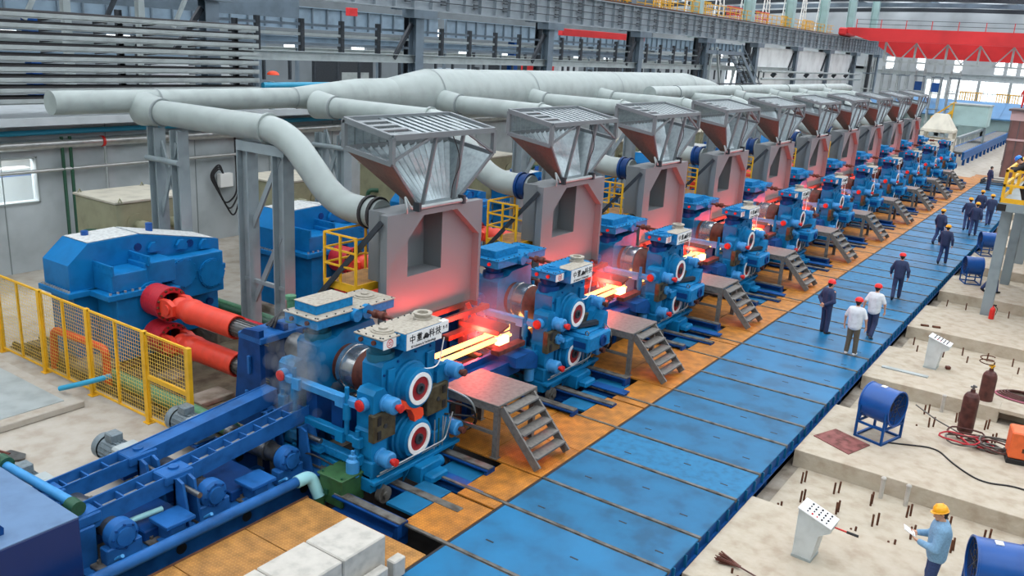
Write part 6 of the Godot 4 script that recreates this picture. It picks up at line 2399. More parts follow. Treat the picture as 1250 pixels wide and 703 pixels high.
# ------------------------------------------------------------------ right side: pads with bars, fans, desks, people's platform
func make_fan(at: Vector3, turn: float, label: String) -> void:
	# drum along local x, centre 0.95 above the floor
	var t := thing("drum_fan", label, "fan", at, turn, "blue drum fans")
	var g := G.new()
	g.lathe(V(-0.38, 0.84, 0), Vector3.RIGHT, [Vector2(0.42, 0), Vector2(0.435, -0.0), Vector2(0.435, 0.03), Vector2(0.42, 0.035), Vector2(0.42, 0.725), Vector2(0.435, 0.73), Vector2(0.435, 0.76), Vector2(0.405, 0.76), Vector2(0.405, 0.0), Vector2(0.42, 0)], 36)
	put("drum", g, M.fan_blue, t)
	g = G.new()
	for s in [-0.33, 0.33]:
		for i in 4:
			var r := 0.1 + i * 0.1
			var pts := []
			for k in 25:
				pts.append(V(s, 0.84 + cos(k * TAU / 24) * r, sin(k * TAU / 24) * r))
			g.tube(pts, 0.006, 4)
		for k in 8:
			g.bar(V(s, 0.84, 0), V(s, 0.84 + cos(k * TAU / 8) * 0.405, sin(k * TAU / 8) * 0.405), 0.01, 0.01)
	put("grille", g, M.dark_steel, t)
	g = G.new()
	g.cyl(V(-0.15, 0.84, 0), V(0.2, 0.84, 0), 0.12, -1, 16)
	for k in 5:
		var a := TAU * k / 5
		g.box(V(0, 0.84 + cos(a) * 0.2, sin(a) * 0.2), V(0.02, 0.24, 0.14), Basis(V(1, 0, 0), a) * Basis(V(0, 1, 0), 0.5))
	put("blade_wheel", g, M.black, t)
	for s in [-0.33, 0.33]:
		for w in [-0.43, 0.43]:
			g = G.new()
			g.bx(s - 0.025, 0, w - 0.025, s + 0.025, 0.8, w + 0.025)
			put("leg", g, M.beam_blue, t)
		g = G.new()
		g.bx(s - 0.02, 0.36, -0.43, s + 0.02, 0.41, 0.43)
		g.bx(s - 0.025, 0.0, -0.43, s + 0.025, 0.05, 0.43)
		g.bar(V(s, 0.38, -0.36), V(s, 0.55, -0.3), 0.04, 0.03)
		g.bar(V(s, 0.38, 0.36), V(s, 0.55, 0.3), 0.04, 0.03)
		put("end_frame", g, M.beam_blue, t)
	for w in [-0.43, 0.43]:
		g = G.new()
		g.bx(-0.33, 0.36, w - 0.02, 0.33, 0.41, w + 0.02)
		g.bx(-0.33, 0.0, w - 0.025, 0.33, 0.05, w + 0.025)
		put("side_bar", g, M.beam_blue, t)
	g = G.new()
	g.bx(-0.1, 1.255, -0.06, 0.02, 1.272, 0.06)
	put("label_plate", g, M.white, t)

func make_desk(at: Vector3, turn: float, label: String) -> void:
	var t := thing("control_desk", label, "control desk", at, turn, "control desks on the pads")
	var g := G.new()
	g.prism(PackedVector2Array([Vector2(-0.2, 0.05), Vector2(-0.2, 0.95), Vector2(0.38, 0.77), Vector2(0.38, 0.68), Vector2(0.2, 0.56), Vector2(0.13, 0.05)]), "x", -0.2, 0.2)
	put("pedestal", g, M.console, t)
	g = G.new()
	g.bx(-0.21, 0, -0.21, 0.21, 0.05, 0.14)
	put("plinth", g, M.tray, t)
	g = G.new()
	var bas := Basis(V(1, 0, 0), atan2(0.18, 0.58))
	g.box(V(0, 0.875, 0.09), V(0.46, 0.025, 0.64), bas, 0.006)
	put("panel", g, M.console_top, t)
	for i in 4:
		for k in 5:
			g = G.new()
			var p: Vector3 = V(0, 0.875, 0.09) + bas * V(-0.16 + i * 0.1, 0.012, 0.2 - k * 0.09)
			var r := 0.013 + 0.005 * ((i + k) % 2)
			g.cyl(p, p + bas * V(0, 0.02, 0), r, -1, 10)
			put("button", g, M.red if i == 0 and k in [2, 3] else M.black, t)

func build_right_yard() -> void:
	var g: G
	# starter bars standing in the sunken strips
	var bar := G.new()
	bar.cyl(V(0, -0.02, 0), V(0, 0.27, 0), 0.022, -1, 7)
	var bar_m := bar.mesh()
	var rng := RandomNumberGenerator.new()
	rng.seed = 21
	var n := 0
	for k in range(0, 5):
		var z0 := -12.35 - k * PITCH
		for row in 3:
			for c in 6:
				for pair in 2:
					if k > 1 and pair == 1:
						continue
					if k > 2 and row == 1:
						continue
					var o := put("starter_bar", bar_m, M.rust)
					o.position = V(-4.15 + c * 0.72 + (row % 2) * 0.25 + pair * 0.05 + rng.randf_range(-0.03, 0.03), -0.6, z0 - 3.7 - row * 0.85 - pair * 0.12)
					o.rotation = V(rng.randf_range(-0.05, 0.05), 0, rng.randf_range(-0.05, 0.05))
					tag(o, "rusty starter bar, %s sunken strip, %s row, %s from the walkway%s" % [["nearest", "second", "third", "fourth", "fifth"][k], ["front", "middle", "back"][row], ORD[c], "" if k > 1 else [", front of its pair", ", rear of its pair"][pair]], "rebar", "starter bars in the concrete strips")
	# short extra bars on the top of the nearest pad
	var stub := 0
	for q in [[-3.9, -12.9], [-3.75, -12.75], [-1.6, -14.2], [-0.5, -13.9], [-1.2, -15.2]]:
		var o := put("starter_bar", bar_m, M.rust)
		o.position = V(q[0], -0.3, q[1])
		o.scale.y = 0.7
		stub += 1
		tag(o, "short rusty bar stub on the nearest pad, %s" % ["left one beside the broom", "right one beside the broom", "left of the man", "right of the man by the fan", "between desk and fan"][stub - 1], "rebar", "bar stubs on the nearest pad")
	make_fan(V(-3.25, -0.2, -20.55), -0.3, "blue drum fan nearest the camera standing on the pad by the reddish sheet")
	make_fan(V(-3.82, -0.2, -39.4), 0.4, "blue drum fan on the pad just left of the platform columns")
	make_fan(V(-4.1, -0.2, -46.2), 0.4, "farthest blue drum fan beside the walkway edge")
	make_fan(V(-0.2, -0.2, -14.6), 0.3, "blue drum fan cut off by the lower right corner")
	make_desk(V(-3.05, -0.2, -14.3), PI / 2 - 0.05, "pale control desk with rows of buttons on the nearest pad")
	make_desk(V(-3.12, -0.2, -26.85), PI / 2 - 0.05, "smaller looking pale control desk on the third pad")
	# ratchet bar left on the desk
	var tb := thing("hand_torch", "black and red torch lying against the nearest control desk", "torch", V(-2.6, 0.52, -14.3), 0.1)
	g = G.new()
	g.cyl(V(-0.06, 0, 0), V(0.14, -0.02, 0), 0.016, -1, 8)
	put("red_shaft", g, M.red, tb)
	g = G.new()
	g.cyl(V(0.14, -0.02, 0), V(0.34, -0.04, 0), 0.024, -1, 10)
	put("grip", g, M.black, tb)
	# reddish sheet
	g = G.new()
	g.prism(PackedVector2Array([Vector2(-4.45, -19.51), Vector2(-4.14, -20.27), Vector2(-3.26, -19.89), Vector2(-3.53, -19.05)]), "y", -0.2, -0.18)
	tag(put("formwork_sheet", g, M.sheet_red), "worn reddish formwork sheet on the second pad edge", "sheet")
	# gas bottles
	for q in [[-1.62, -22.4, 1.15, "rusty red gas bottle in front, beside the hose heap"], [-1.5, -25.1, 1.35, "dark brown gas bottle standing behind the shorter one"]]:
		var yb := -0.2 if q[1] > -24 else -0.6
		var t := thing("gas_bottle", q[3], "gas bottle", V(q[0], yb, q[1]), 0, "gas bottles")
		g = G.new()
		g.lathe(V(0, 0, 0), Vector3.UP, [Vector2(0, 0), Vector2(0.17, 0), Vector2(0.18, 0.03), Vector2(0.18, q[2] - 0.3), Vector2(0.165, q[2] - 0.22), Vector2(0.12, q[2] - 0.15), Vector2(0.06, q[2] - 0.12), Vector2(0.05, q[2] - 0.05), Vector2(0, q[2] - 0.05)], 28)
		put("shell", g, M.gas, t)
		g = G.new()
		g.cyl(V(0, q[2] - 0.06, 0), V(0, q[2] + 0.06, 0), 0.03, -1, 10)
		g.cyl(V(-0.07, q[2] + 0.0, 0), V(0.07, q[2] + 0.03, 0), 0.025, -1, 8)
		put("valve", g, M.steel if q[1] > -24 else M.yellow, t)
		if q[1] < -24:
			g = G.new()
			var pts := []
			for i in 22:
				pts.append(V(-0.15 + cos(i * 0.6) * 0.17, q[2] + 0.05 + i * 0.01, sin(i * 0.6) * 0.14))
			g.tube(pts, 0.015, 6)
			put("hose", g, M.rust, t)
	# heap of hoses and cables
	var hh := thing("hose_heap", "tangled heap of red and grey hoses on the second pad", "hose", V(-1.3, -0.2, -21.75))
	for i in 12:
		g = G.new()
		var pts := []
		var cx := rng.randf_range(-0.35, 0.55)
		var cz := rng.randf_range(-0.3, 0.3)
		var r := rng.randf_range(0.25, 0.5)
		for k in 19:
			var a := k * TAU / 16
			pts.append(V(cx + cos(a) * r * (1.0 + 0.15 * sin(a * 2 + i)), 0.03 + 0.012 * i + 0.02 * sin(a * 3 + i), cz + sin(a) * r * 0.75))
		g.tube(pts, 0.022, 6)
		put("hose_loop", g, M.crimson if i % 3 == 0 and cx < 0.2 else (M.gas if i % 2 == 0 else M.rail_grey), hh)
	g = G.new()
	g.tube(fillet([V(-3.0, -0.18, -20.3), V(-2.6, -0.18, -20.5), V(-2.0, -0.18, -20.8), V(-1.5, -0.18, -20.1), V(-0.9, -0.18, -19.6), V(-0.3, -0.18, -19.9), V(0.2, -0.18, -19.8)], 0.4), 0.018, 6)
	tag(put("power_cable", g, M.rubber), "long thin black cable running from the fan across the pad", "cable")
	g = G.new()
	g.tube(fillet([V(-2.9, -0.18, -23.3), V(-2.3, -0.18, -22.6), V(-1.9, -0.18, -22.3), V(-1.6, -0.17, -22.0)], 0.3), 0.018, 6)
	tag(put("hose_end", g, M.rail_grey), "thin grey hose leading into the heap of hoses", "hose")
	var hp := thing("pink_hose_coil", "coil of pink hose on the third pad at the right edge", "hose", V(-0.6, -0.2, -25.9))
	for i in 5:
		g = G.new()
		var pts := []
		for k in 19:
			var a := k * TAU / 18
			pts.append(V(cos(a) * (0.75 - i * 0.07), 0.03 + i * 0.025, sin(a) * (0.4 - i * 0.04)))
		g.tube(pts, 0.024, 6)
		put("loop", g, mat(rgb(168, 96, 112), 0.6) if i == 0 else M.gas, hp)
	# orange welder
	var we := thing("welding_machine", "orange welding machine at the right edge beside the hose heap", "welding machine", V(-0.25, -0.2, -21.5), 0.2)
	g = G.new()
	g.bx(-0.4, 0.12, -0.3, 0.5, 0.75, 0.3, 0.03)
	put("case", g, M.welder, we)
	g = G.new()
	g.bx(-0.42, 0.0, -0.32, 0.52, 0.12, 0.32, 0.01)
	put("base", g, M.black, we)
	g = G.new()
	g.bx(-0.15, 0.3, 0.3, 0.25, 0.4, 0.305)
	put("dark_label", g, M.rust, we)
	# broom
	var br := thing("broom", "brown twig broom lying on the near corner of the pad", "broom", V(-3.95, -0.2, -13.1), -0.1)
	g = G.new()
	var r2 := RandomNumberGenerator.new()
	r2.seed = 3
	for i in 60:
		g.bar(V(0.12, 0.05, r2.randf_range(-0.03, 0.03)), V(-0.28 + r2.randf_range(-0.05, 0.05), 0.02 + r2.randf_range(0, 0.1), r2.randf_range(-0.14, 0.14)), 0.012, 0.012)
	put("twig_head", g, M.roll_end, br)
	g = G.new()
	g.cyl(V(0.08, 0.05, 0), V(0.9, 0.03, 0.12), 0.014, -1, 8)
	put("handle", g, M.gas, br)
	# metal strip and white marker posts on the wall of the pads
	g = G.new()
	g.bx(-4.3, -0.2, -25.9, -3.05, -0.17, -25.72)
	tag(put("metal_strip", g, M.tray), "long galvanised strip lying on the third pad edge", "strip")
	for q in [[-2.6, -18.25], [-2.1, -18.25], [-2.4, -24.4], [-1.9, -24.4]]:
		g = G.new()
		g.cyl(V(q[0], -0.62, q[1]), V(q[0], -0.14, q[1]), 0.045, -1, 12)
		g.ball(V(q[0], -0.14, q[1]), V(0.06, 0.05, 0.06), 10, 6)
		tag(put("conduit_stub", g, M.white_block), "pale capped conduit stub before the face of the %s pad, %s of two" % ["second" if q[1] > -20 else "third", "left" if q[0] < -2.3 else "right"], "conduit")
	# small oddments on the pads
	g = G.new()
	g.box(V(-2.72, -0.15, -27.0), V(0.14, 0.1, 0.12), Basis(V(0, 1, 0), 0.5), 0.02)
	tag(put("wood_offcut", g, M.roll_end), "brown wood offcut beside the farther control desk", "offcut")
	for q in [[-4.1, -31.2], [-3.75, -31.3]]:
		g = G.new()
		g.box(V(q[0], -0.17, q[1]), V(0.26, 0.06, 0.1), Basis(V(0, 1, 0), 0.3), 0.01)
		tag(put("scrap_piece", g, M.rust), "small dark scrap piece on the fourth pad edge, %s of two" % ("left" if q[0] < -4 else "right"), "scrap")
	for i in 4:
		g = G.new()
		g.cyl(V(-4.3 + i * 0.1, -0.57, -34.4 - i * 0.12), V(-2.2 + i * 0.1, -0.57, -34.1 - i * 0.15), 0.02, -1, 6)
		tag(put("steel_rod", g, M.rust if i % 2 == 0 else M.rail_grey), "thin steel rod lying in the strip by the platform column, %s from the camera" % ORD[i], "rod", "rods by the platform column")
	# raised platform with yellow rail on four columns
	var p := thing("lookout_platform", "grey steel platform with yellow guard rail on tall columns at the right", "platform", V(-2.74, 0, -33.87))
	for q in [[0.0, -0.65], [0.0, -6.5], [0.05, -11.6], [3.4, -0.65]]:
		g = G.new()
		g.hbeam(V(q[0] + 0.1, -0.2, q[1]), V(q[0] + 0.1, 3.75, q[1]), 0.34, 0.34, V(0, 0, 1), 0.04)
		g.bx(q[0] - 0.02, -0.2, q[1] - 0.15, q[0] + 0.22, 3.75, q[1] + 0.15)
		put("column", g, M.column, p)
	g = G.new()
	g.bx(-0.15, 3.7, 0.25, 4.0, 4.0, -12.0, 0.01)
	put("deck", g, M.column, p)
	g = G.new()
	g.bx(-0.17, 3.72, 0.27, 0.1, 3.95, 0.05)
	put("dark_corner", g, M.black, p)
	for z in [0.22, -2.4, -5.0, -7.6]:
		g = G.new()
		g.bx(-0.13, 4.0, z, -0.03, 5.1, z - 0.09)
		put("rail_post", g, M.yellow, p)
	for x in [1.3, 2.6]:
		g = G.new()
		g.bx(x, 4.0, 0.22, x + 0.09, 5.1, 0.13)
		put("rail_post", g, M.yellow, p)
	g = G.new()
	g.bx(-0.14, 4.0, 0.24, -0.11, 4.16, -11.2)
	g.bx(-0.14, 4.0, 0.24, 4.0, 4.16, 0.21)
	put("kick_plate", g, M.yellow, p)
	for y in [4.55, 5.05]:
		g = G.new()
		g.bx(-0.13, y, 0.23, -0.05, y + 0.08, -11.2)
		g.bx(-0.13, y, 0.23, 4.0, y + 0.08, 0.15)
		put("rail", g, M.yellow, p)
	# fire extinguisher
	var far_fans := [get_node("drum_fan_001"), get_node("drum_fan_002")]
	for o in far_fans:
		o.scale = Vector3.ONE * 0.88
	var ex := thing("fire_extinguisher", "red fire extinguisher at the foot of the platform column", "extinguisher", V(-2.4, -0.2, -34.0))
	g = G.new()
	g.lathe(V(0, 0, 0), Vector3.UP, [Vector2(0, 0), Vector2(0.1, 0), Vector2(0.11, 0.02), Vector2(0.11, 0.42), Vector2(0.08, 0.5), Vector2(0.03, 0.54), Vector2(0.03, 0.62), Vector2(0, 0.62)], 18)
	put("bottle", g, M.red, ex)
	g = G.new()
	g.bx(-0.02, 0.6, -0.03, 0.12, 0.66, 0.03, 0.01)
	put("handle", g, M.black, ex)
	g = G.new()
	g.tube(fillet([V(0.05, 0.6, 0), V(0.18, 0.5, 0), V(0.13, 0.2, 0)], 0.08), 0.014, 6)
	put("hose", g, M.rubber, ex)
	ex.scale = Vector3.ONE * 0.82

# ------------------------------------------------------------------ people: smooth joined tapered limbs, meshed as surface nets
# bones: [a, b, ra, rb]; returns the skin of their smooth union
func skin_of(bones: Array, cell: float, k: float, into: G) -> void:
	var lo := Vector3.ONE * 1e9
	var hi := -lo
	for b in bones:
		var r: float = maxf(b[2], b[3]) + k + cell * 2.0
		lo = lo.min(b[0] - Vector3.ONE * r).min(b[1] - Vector3.ONE * r)
		hi = hi.max(b[0] + Vector3.ONE * r).max(b[1] + Vector3.ONE * r)
	var nx := int((hi.x - lo.x) / cell) + 2
	var ny := int((hi.y - lo.y) / cell) + 2
	var nz := int((hi.z - lo.z) / cell) + 2
	var f := PackedFloat32Array()
	f.resize(nx * ny * nz)
	f.fill(1.0)
	for b in bones:
		var a: Vector3 = b[0]
		var ab: Vector3 = b[1] - a
		var ra: float = b[2]
		var dr: float = b[3] - ra
		var inv := 1.0 / maxf(ab.length_squared(), 1e-8)
		var reach: float = maxf(b[2], b[3]) + k + cell * 1.5
		var p0: Vector3 = (b[0].min(b[1]) - Vector3.ONE * reach - lo) / cell
		var p1: Vector3 = (b[0].max(b[1]) + Vector3.ONE * reach - lo) / cell
		for z in range(maxi(0, int(p0.z)), mini(nz, int(p1.z) + 1)):
			for y in range(maxi(0, int(p0.y)), mini(ny, int(p1.y) + 1)):
				var row := (z * ny + y) * nx
				for x in range(maxi(0, int(p0.x)), mini(nx, int(p1.x) + 1)):
					var p := lo + Vector3(x, y, z) * cell - a
					var t := clampf(p.dot(ab) * inv, 0.0, 1.0)
					var d := (p - ab * t).length() - ra - dr * t
					var e := f[row + x]
					var h := maxf(k - absf(d - e), 0.0) / k
					f[row + x] = minf(d, e) - h * h * k * 0.25
	var idx := {}
	var pos := PackedVector3Array()
	var nor := PackedVector3Array()
	var off := [0, 1, nx, nx + 1, nx * ny, nx * ny + 1, nx * ny + nx, nx * ny + nx + 1]
	for z in nz - 1:
		for y in ny - 1:
			for x in nx - 1:
				var o := (z * ny + y) * nx + x
				var v0 := f[o]
				if v0 > 0.5 and f[o + off[7]] > 0.5:
					continue
				var vals := [v0, f[o + 1], f[o + nx], f[o + nx + 1], f[o + off[4]], f[o + off[5]], f[o + off[6]], f[o + off[7]]]
				var inside := 0
				for q in vals:
					if q < 0.0:
						inside += 1
				if inside == 0 or inside == 8:
					continue
				var s := Vector3.ZERO
				var c := 0
				for e in [[0, 1], [2, 3], [4, 5], [6, 7], [0, 2], [1, 3], [4, 6], [5, 7], [0, 4], [1, 5], [2, 6], [3, 7]]:
					var va: float = vals[e[0]]
					var vb: float = vals[e[1]]
					if (va < 0.0) != (vb < 0.0):
						var w := va / (va - vb)
						var pa := Vector3(e[0] & 1, (e[0] >> 1) & 1, e[0] >> 2)
						var pb := Vector3(e[1] & 1, (e[1] >> 1) & 1, e[1] >> 2)
						s += pa.lerp(pb, w)
						c += 1
				idx[o] = pos.size()
				pos.append(lo + (Vector3(x, y, z) + s / c) * cell)
				nor.append(Vector3(vals[1] + vals[3] + vals[5] + vals[7] - vals[0] - vals[2] - vals[4] - vals[6], vals[2] + vals[3] + vals[6] + vals[7] - vals[0] - vals[1] - vals[4] - vals[5], vals[4] + vals[5] + vals[6] + vals[7] - vals[0] - vals[1] - vals[2] - vals[3]).normalized())
	var step := [1, nx, nx * ny]
	for o in idx:
		for ax in 3:
			var i1: int = step[(ax + 1) % 3]
			var i2: int = step[(ax + 2) % 3]
			if (f[o] < 0.0) == (f[o + step[ax]] < 0.0):
				continue
			if not (idx.has(o - i1) and idx.has(o - i2) and idx.has(o - i1 - i2)):
				continue
			var q := [idx[o], idx[o - i1], idx[o - i1 - i2], idx[o - i2]]
			into.tri(pos[q[0]], pos[q[1]], pos[q[2]], nor[q[0]], nor[q[1]], nor[q[2]])
			into.tri(pos[q[0]], pos[q[2]], pos[q[3]], nor[q[0]], nor[q[2]], nor[q[3]])

func hand_bones(w: Vector3, dir: Vector3, palm: Vector3, side: float, curl: float) -> Array:
	# w wrist, dir towards the fingers, palm the way the palm faces, side +1 when the thumb lies toward palm x dir
	dir = dir.normalized()
	palm = (palm - dir * palm.dot(dir)).normalized()
	var out := palm.cross(dir) * side
	var b := [[w, w + dir * 0.05, 0.024, 0.026]]
	var lens := [0.072, 0.08, 0.074, 0.058]
	for i in 4:
		var s := (1.5 - i) * 0.021
		var root := w + dir * 0.085 + out * s
		b.append([w + dir * 0.03 + out * s * 0.7, root, 0.014, 0.012])
		var d := dir.rotated(palm.cross(dir).normalized() * -1.0, -curl * 0.6).normalized()
		var p1: Vector3 = root + (dir * cos(curl * 0.6) + palm * sin(curl * 0.6)) * lens[i] * 0.45
		var p2: Vector3 = p1 + (dir * cos(curl * 1.3) + palm * sin(curl * 1.3)) * lens[i] * 0.32
		var p3: Vector3 = p2 + (dir * cos(curl * 1.8) + palm * sin(curl * 1.8)) * lens[i] * 0.25
		b.append([root, p1, 0.0105, 0.0095])
		b.append([p1, p2, 0.0095, 0.009])
		b.append([p2, p3, 0.009, 0.0075])
	var t0 := w + dir * 0.03 + out * 0.024
	var t1 := t0 + (dir * 0.6 + out * 0.7 + palm * 0.35).normalized() * 0.042
	var t2 := t1 + (dir * 0.85 + out * 0.25 + palm * 0.4).normalized() * 0.034
	b.append([w + dir * 0.015, t0, 0.018, 0.016])
	b.append([t0, t1, 0.0135, 0.0115])
	b.append([t1, t2, 0.011, 0.009])
	return b

# pose: joints in metres, figure faces +z, feet on y = 0. Returns a person with clothes as children.
func person(label: String, at: Vector3, turn: float, pose: Dictionary, shirt: Material, trousers: Material, helmet: Material, cell := 0.016, group := "") -> Node3D:
	var t := thing("person", label, "person", at, turn, group)
	var pel: Vector3 = pose.get("pelvis", V(0, 0.94, 0))
	var che: Vector3 = pose.get("chest", V(0, 1.3, 0.0))
	var nek: Vector3 = pose.get("neck", V(0, 1.47, 0.01))
	var hd: Vector3 = pose.get("head", V(0, 1.61, 0.03))
	var look: Vector3 = pose.get("look", V(0, -0.1, 1)).normalized()
	var up: Vector3 = (hd - nek).normalized()
	var right := up.cross(look).normalized()
	look = right.cross(up).normalized()
	var S := [che + V(-0.185, 0.1, 0), che + V(0.185, 0.1, 0)]
	var E: Array = pose.elbows
	var W: Array = pose.wrists
	var Hp := [pel + V(-0.09, -0.03, 0), pel + V(0.09, -0.03, 0)]
	var K: Array = pose.knees
	var A: Array = pose.ankles
	var palms: Array = pose.get("palms", [V(1, 0, 0), V(-1, 0, 0)])
	var dirs: Array = pose.get("dirs", [V(0, -1, 0.1), V(0, -1, 0.1)])
	# body: one skin from head to ankles
	var skin := G.new()
	var b := []
	b.append([pel, che, 0.1, 0.12])
	b.append([che + V(0, 0.08, 0), nek, 0.075, 0.055])
	b.append([nek, hd - up * 0.06, 0.055, 0.056])
	for i in 2:
		b.append([che + V(0, 0.08, 0), S[i], 0.075, 0.055])
		b.append([S[i], E[i], 0.05, 0.038])
		b.append([E[i], W[i], 0.04, 0.026])
		b.append([pel, Hp[i], 0.09, 0.075])
		b.append([Hp[i], K[i], 0.075, 0.052])
		b.append([K[i], A[i], 0.055, 0.036])
	skin_of(b, cell * 1.4, 0.04, skin)
	# head with brow, nose, lips, chin and ears, on a finer grid
	var h := []
	h.append([hd + up * 0.03 - look * 0.02, hd + up * 0.02 + look * 0.015, 0.083, 0.08])
	h.append([hd - up * 0.03 + look * 0.03, hd - up * 0.07 + look * 0.055, 0.062, 0.04])
	h.append([hd - up * 0.085 + look * 0.075, hd - up * 0.088 + look * 0.078, 0.022, 0.02])
	h.append([hd + up * 0.015 + look * 0.09, hd - up * 0.03 + look * 0.108, 0.009, 0.016])
	h.append([hd + up * 0.022 + look * 0.078 - right * 0.03, hd + up * 0.022 + look * 0.078 + right * 0.03, 0.014, 0.014])
	h.append([hd - up * 0.055 + look * 0.085 - right * 0.018, hd - up * 0.055 + look * 0.085 + right * 0.018, 0.01, 0.01])
	for s in [-1.0, 1.0]:
		h.append([hd + right * 0.078 * s - look * 0.01 + up * 0.015, hd + right * 0.08 * s - look * 0.012 - up * 0.025, 0.014, 0.011])
	h.append([hd - up * 0.06, nek, 0.053, 0.056])
	skin_of(h, 0.008, 0.018, skin)
	for i in 2:
		skin_of(hand_bones(W[i], dirs[i], palms[i], pose.get("thumb", [1.0, -1.0])[i], pose.get("curl", 0.5)), 0.006, 0.008, skin)
	put("body", skin, M.skin, t)
	for s in [-1.0, 1.0]:
		var g := G.new()
		g.ball(hd + look * 0.082 + right * 0.031 * s + up * 0.005, V(0.011, 0.009, 0.011), 8, 6)
		put("eye", g, M.black, t)
	# hair
	var hg := G.new()
	skin_of([[hd + up * 0.035 - look * 0.03, hd + up * 0.03 + look * 0.0, 0.088, 0.085], [hd - look * 0.045, hd - up * 0.05 - look * 0.045, 0.06, 0.045]], 0.01, 0.02, hg)
	put("hair", hg, M.hair, t)
	# shirt or jacket
	var c := []
	var loose: float = pose.get("loose", 0.02)
	var sl: float = pose.get("sleeve", 1.0)
	for s in [-1.0, 1.0]:
		c.append([pel + V(0.055 * s, -0.04, 0), che + V(0.07 * s, 0.0, 0), 0.105 + loose, 0.115 + loose])
	c.append([che + V(-0.1, 0.07, 0), che + V(0.1, 0.07, 0), 0.088 + loose, 0.088 + loose])
	c.append([che + V(0, 0.1, 0), nek - V(0, 0.01, 0), 0.09, 0.066])
	for i in 2:
		c.append([S[i] - V(signf(S[i].x) * 0.02, 0.01, 0), E[i].lerp(S[i], 0.0 if sl > 0.6 else 0.25), 0.068 + loose * 0.5, 0.056 + loose * 0.3])
		if sl > 0.6:
			c.append([E[i], E[i].lerp(W[i], 0.93), 0.056 + loose * 0.3, 0.042 + loose * 0.2])
	var sg := G.new()
	skin_of(c, cell, 0.035, sg)
	put("jacket" if sl > 0.6 else "shirt", sg, shirt, t)
	# trousers
	c = [[pel + V(-0.05, 0.02, 0), pel + V(0.05, 0.02, 0), 0.118, 0.118]]
	for i in 2:
		c.append([Hp[i] + V(0, -0.02, 0), K[i], 0.1, 0.076])
		c.append([K[i], A[i] + V(0, 0.02, 0), 0.076, 0.068])
	sg = G.new()
	skin_of(c, cell, 0.03, sg)
	put("trousers", sg, trousers, t)
	# shoes
	for i in 2:
		var td: Vector3 = (pose.get("toes", [V(-0.1, 0, 1), V(0.1, 0, 1)])[i] as Vector3).normalized()
		sg = G.new()
		var an: Vector3 = A[i]
		skin_of([[an + V(0, -0.03, 0) - td * 0.03, an + V(0, -0.045, 0) + td * 0.06, 0.048, 0.042], [an + V(0, -0.045, 0) + td * 0.05, an + V(0, -0.052, 0) + td * 0.15, 0.044, 0.034]], 0.014, 0.02, sg)
		put("shoe", sg, pose.get("shoe", M.shoe), t)
	# safety helmet
	if helmet:
		var hm := G.new()
		var o := hd + up * 0.045
		hm.lathe(o, up, [Vector2(0.125, -0.005), Vector2(0.128, 0.005), Vector2(0.118, 0.012), Vector2(0.118, 0.03), Vector2(0.113, 0.055), Vector2(0.098, 0.085), Vector2(0.07, 0.108), Vector2(0.035, 0.12), Vector2(0, 0.124)], 24)
		hm.prism(PackedVector2Array([Vector2(-0.1, 0.06), Vector2(-0.075, 0.13), Vector2(0, 0.16), Vector2(0.075, 0.13), Vector2(0.1, 0.06)]), "y", -0.008, 0.004, o, Basis(right, up, look))
		for s in [-0.03, 0.0, 0.03]:
			hm.bar(o + up * 0.105 + look * 0.06 + right * s, o + up * 0.105 - look * 0.06 + right * s, 0.012, 0.03, up)
		put("helmet", hm, helmet, t)
	return t

const STAND_POSE := {}

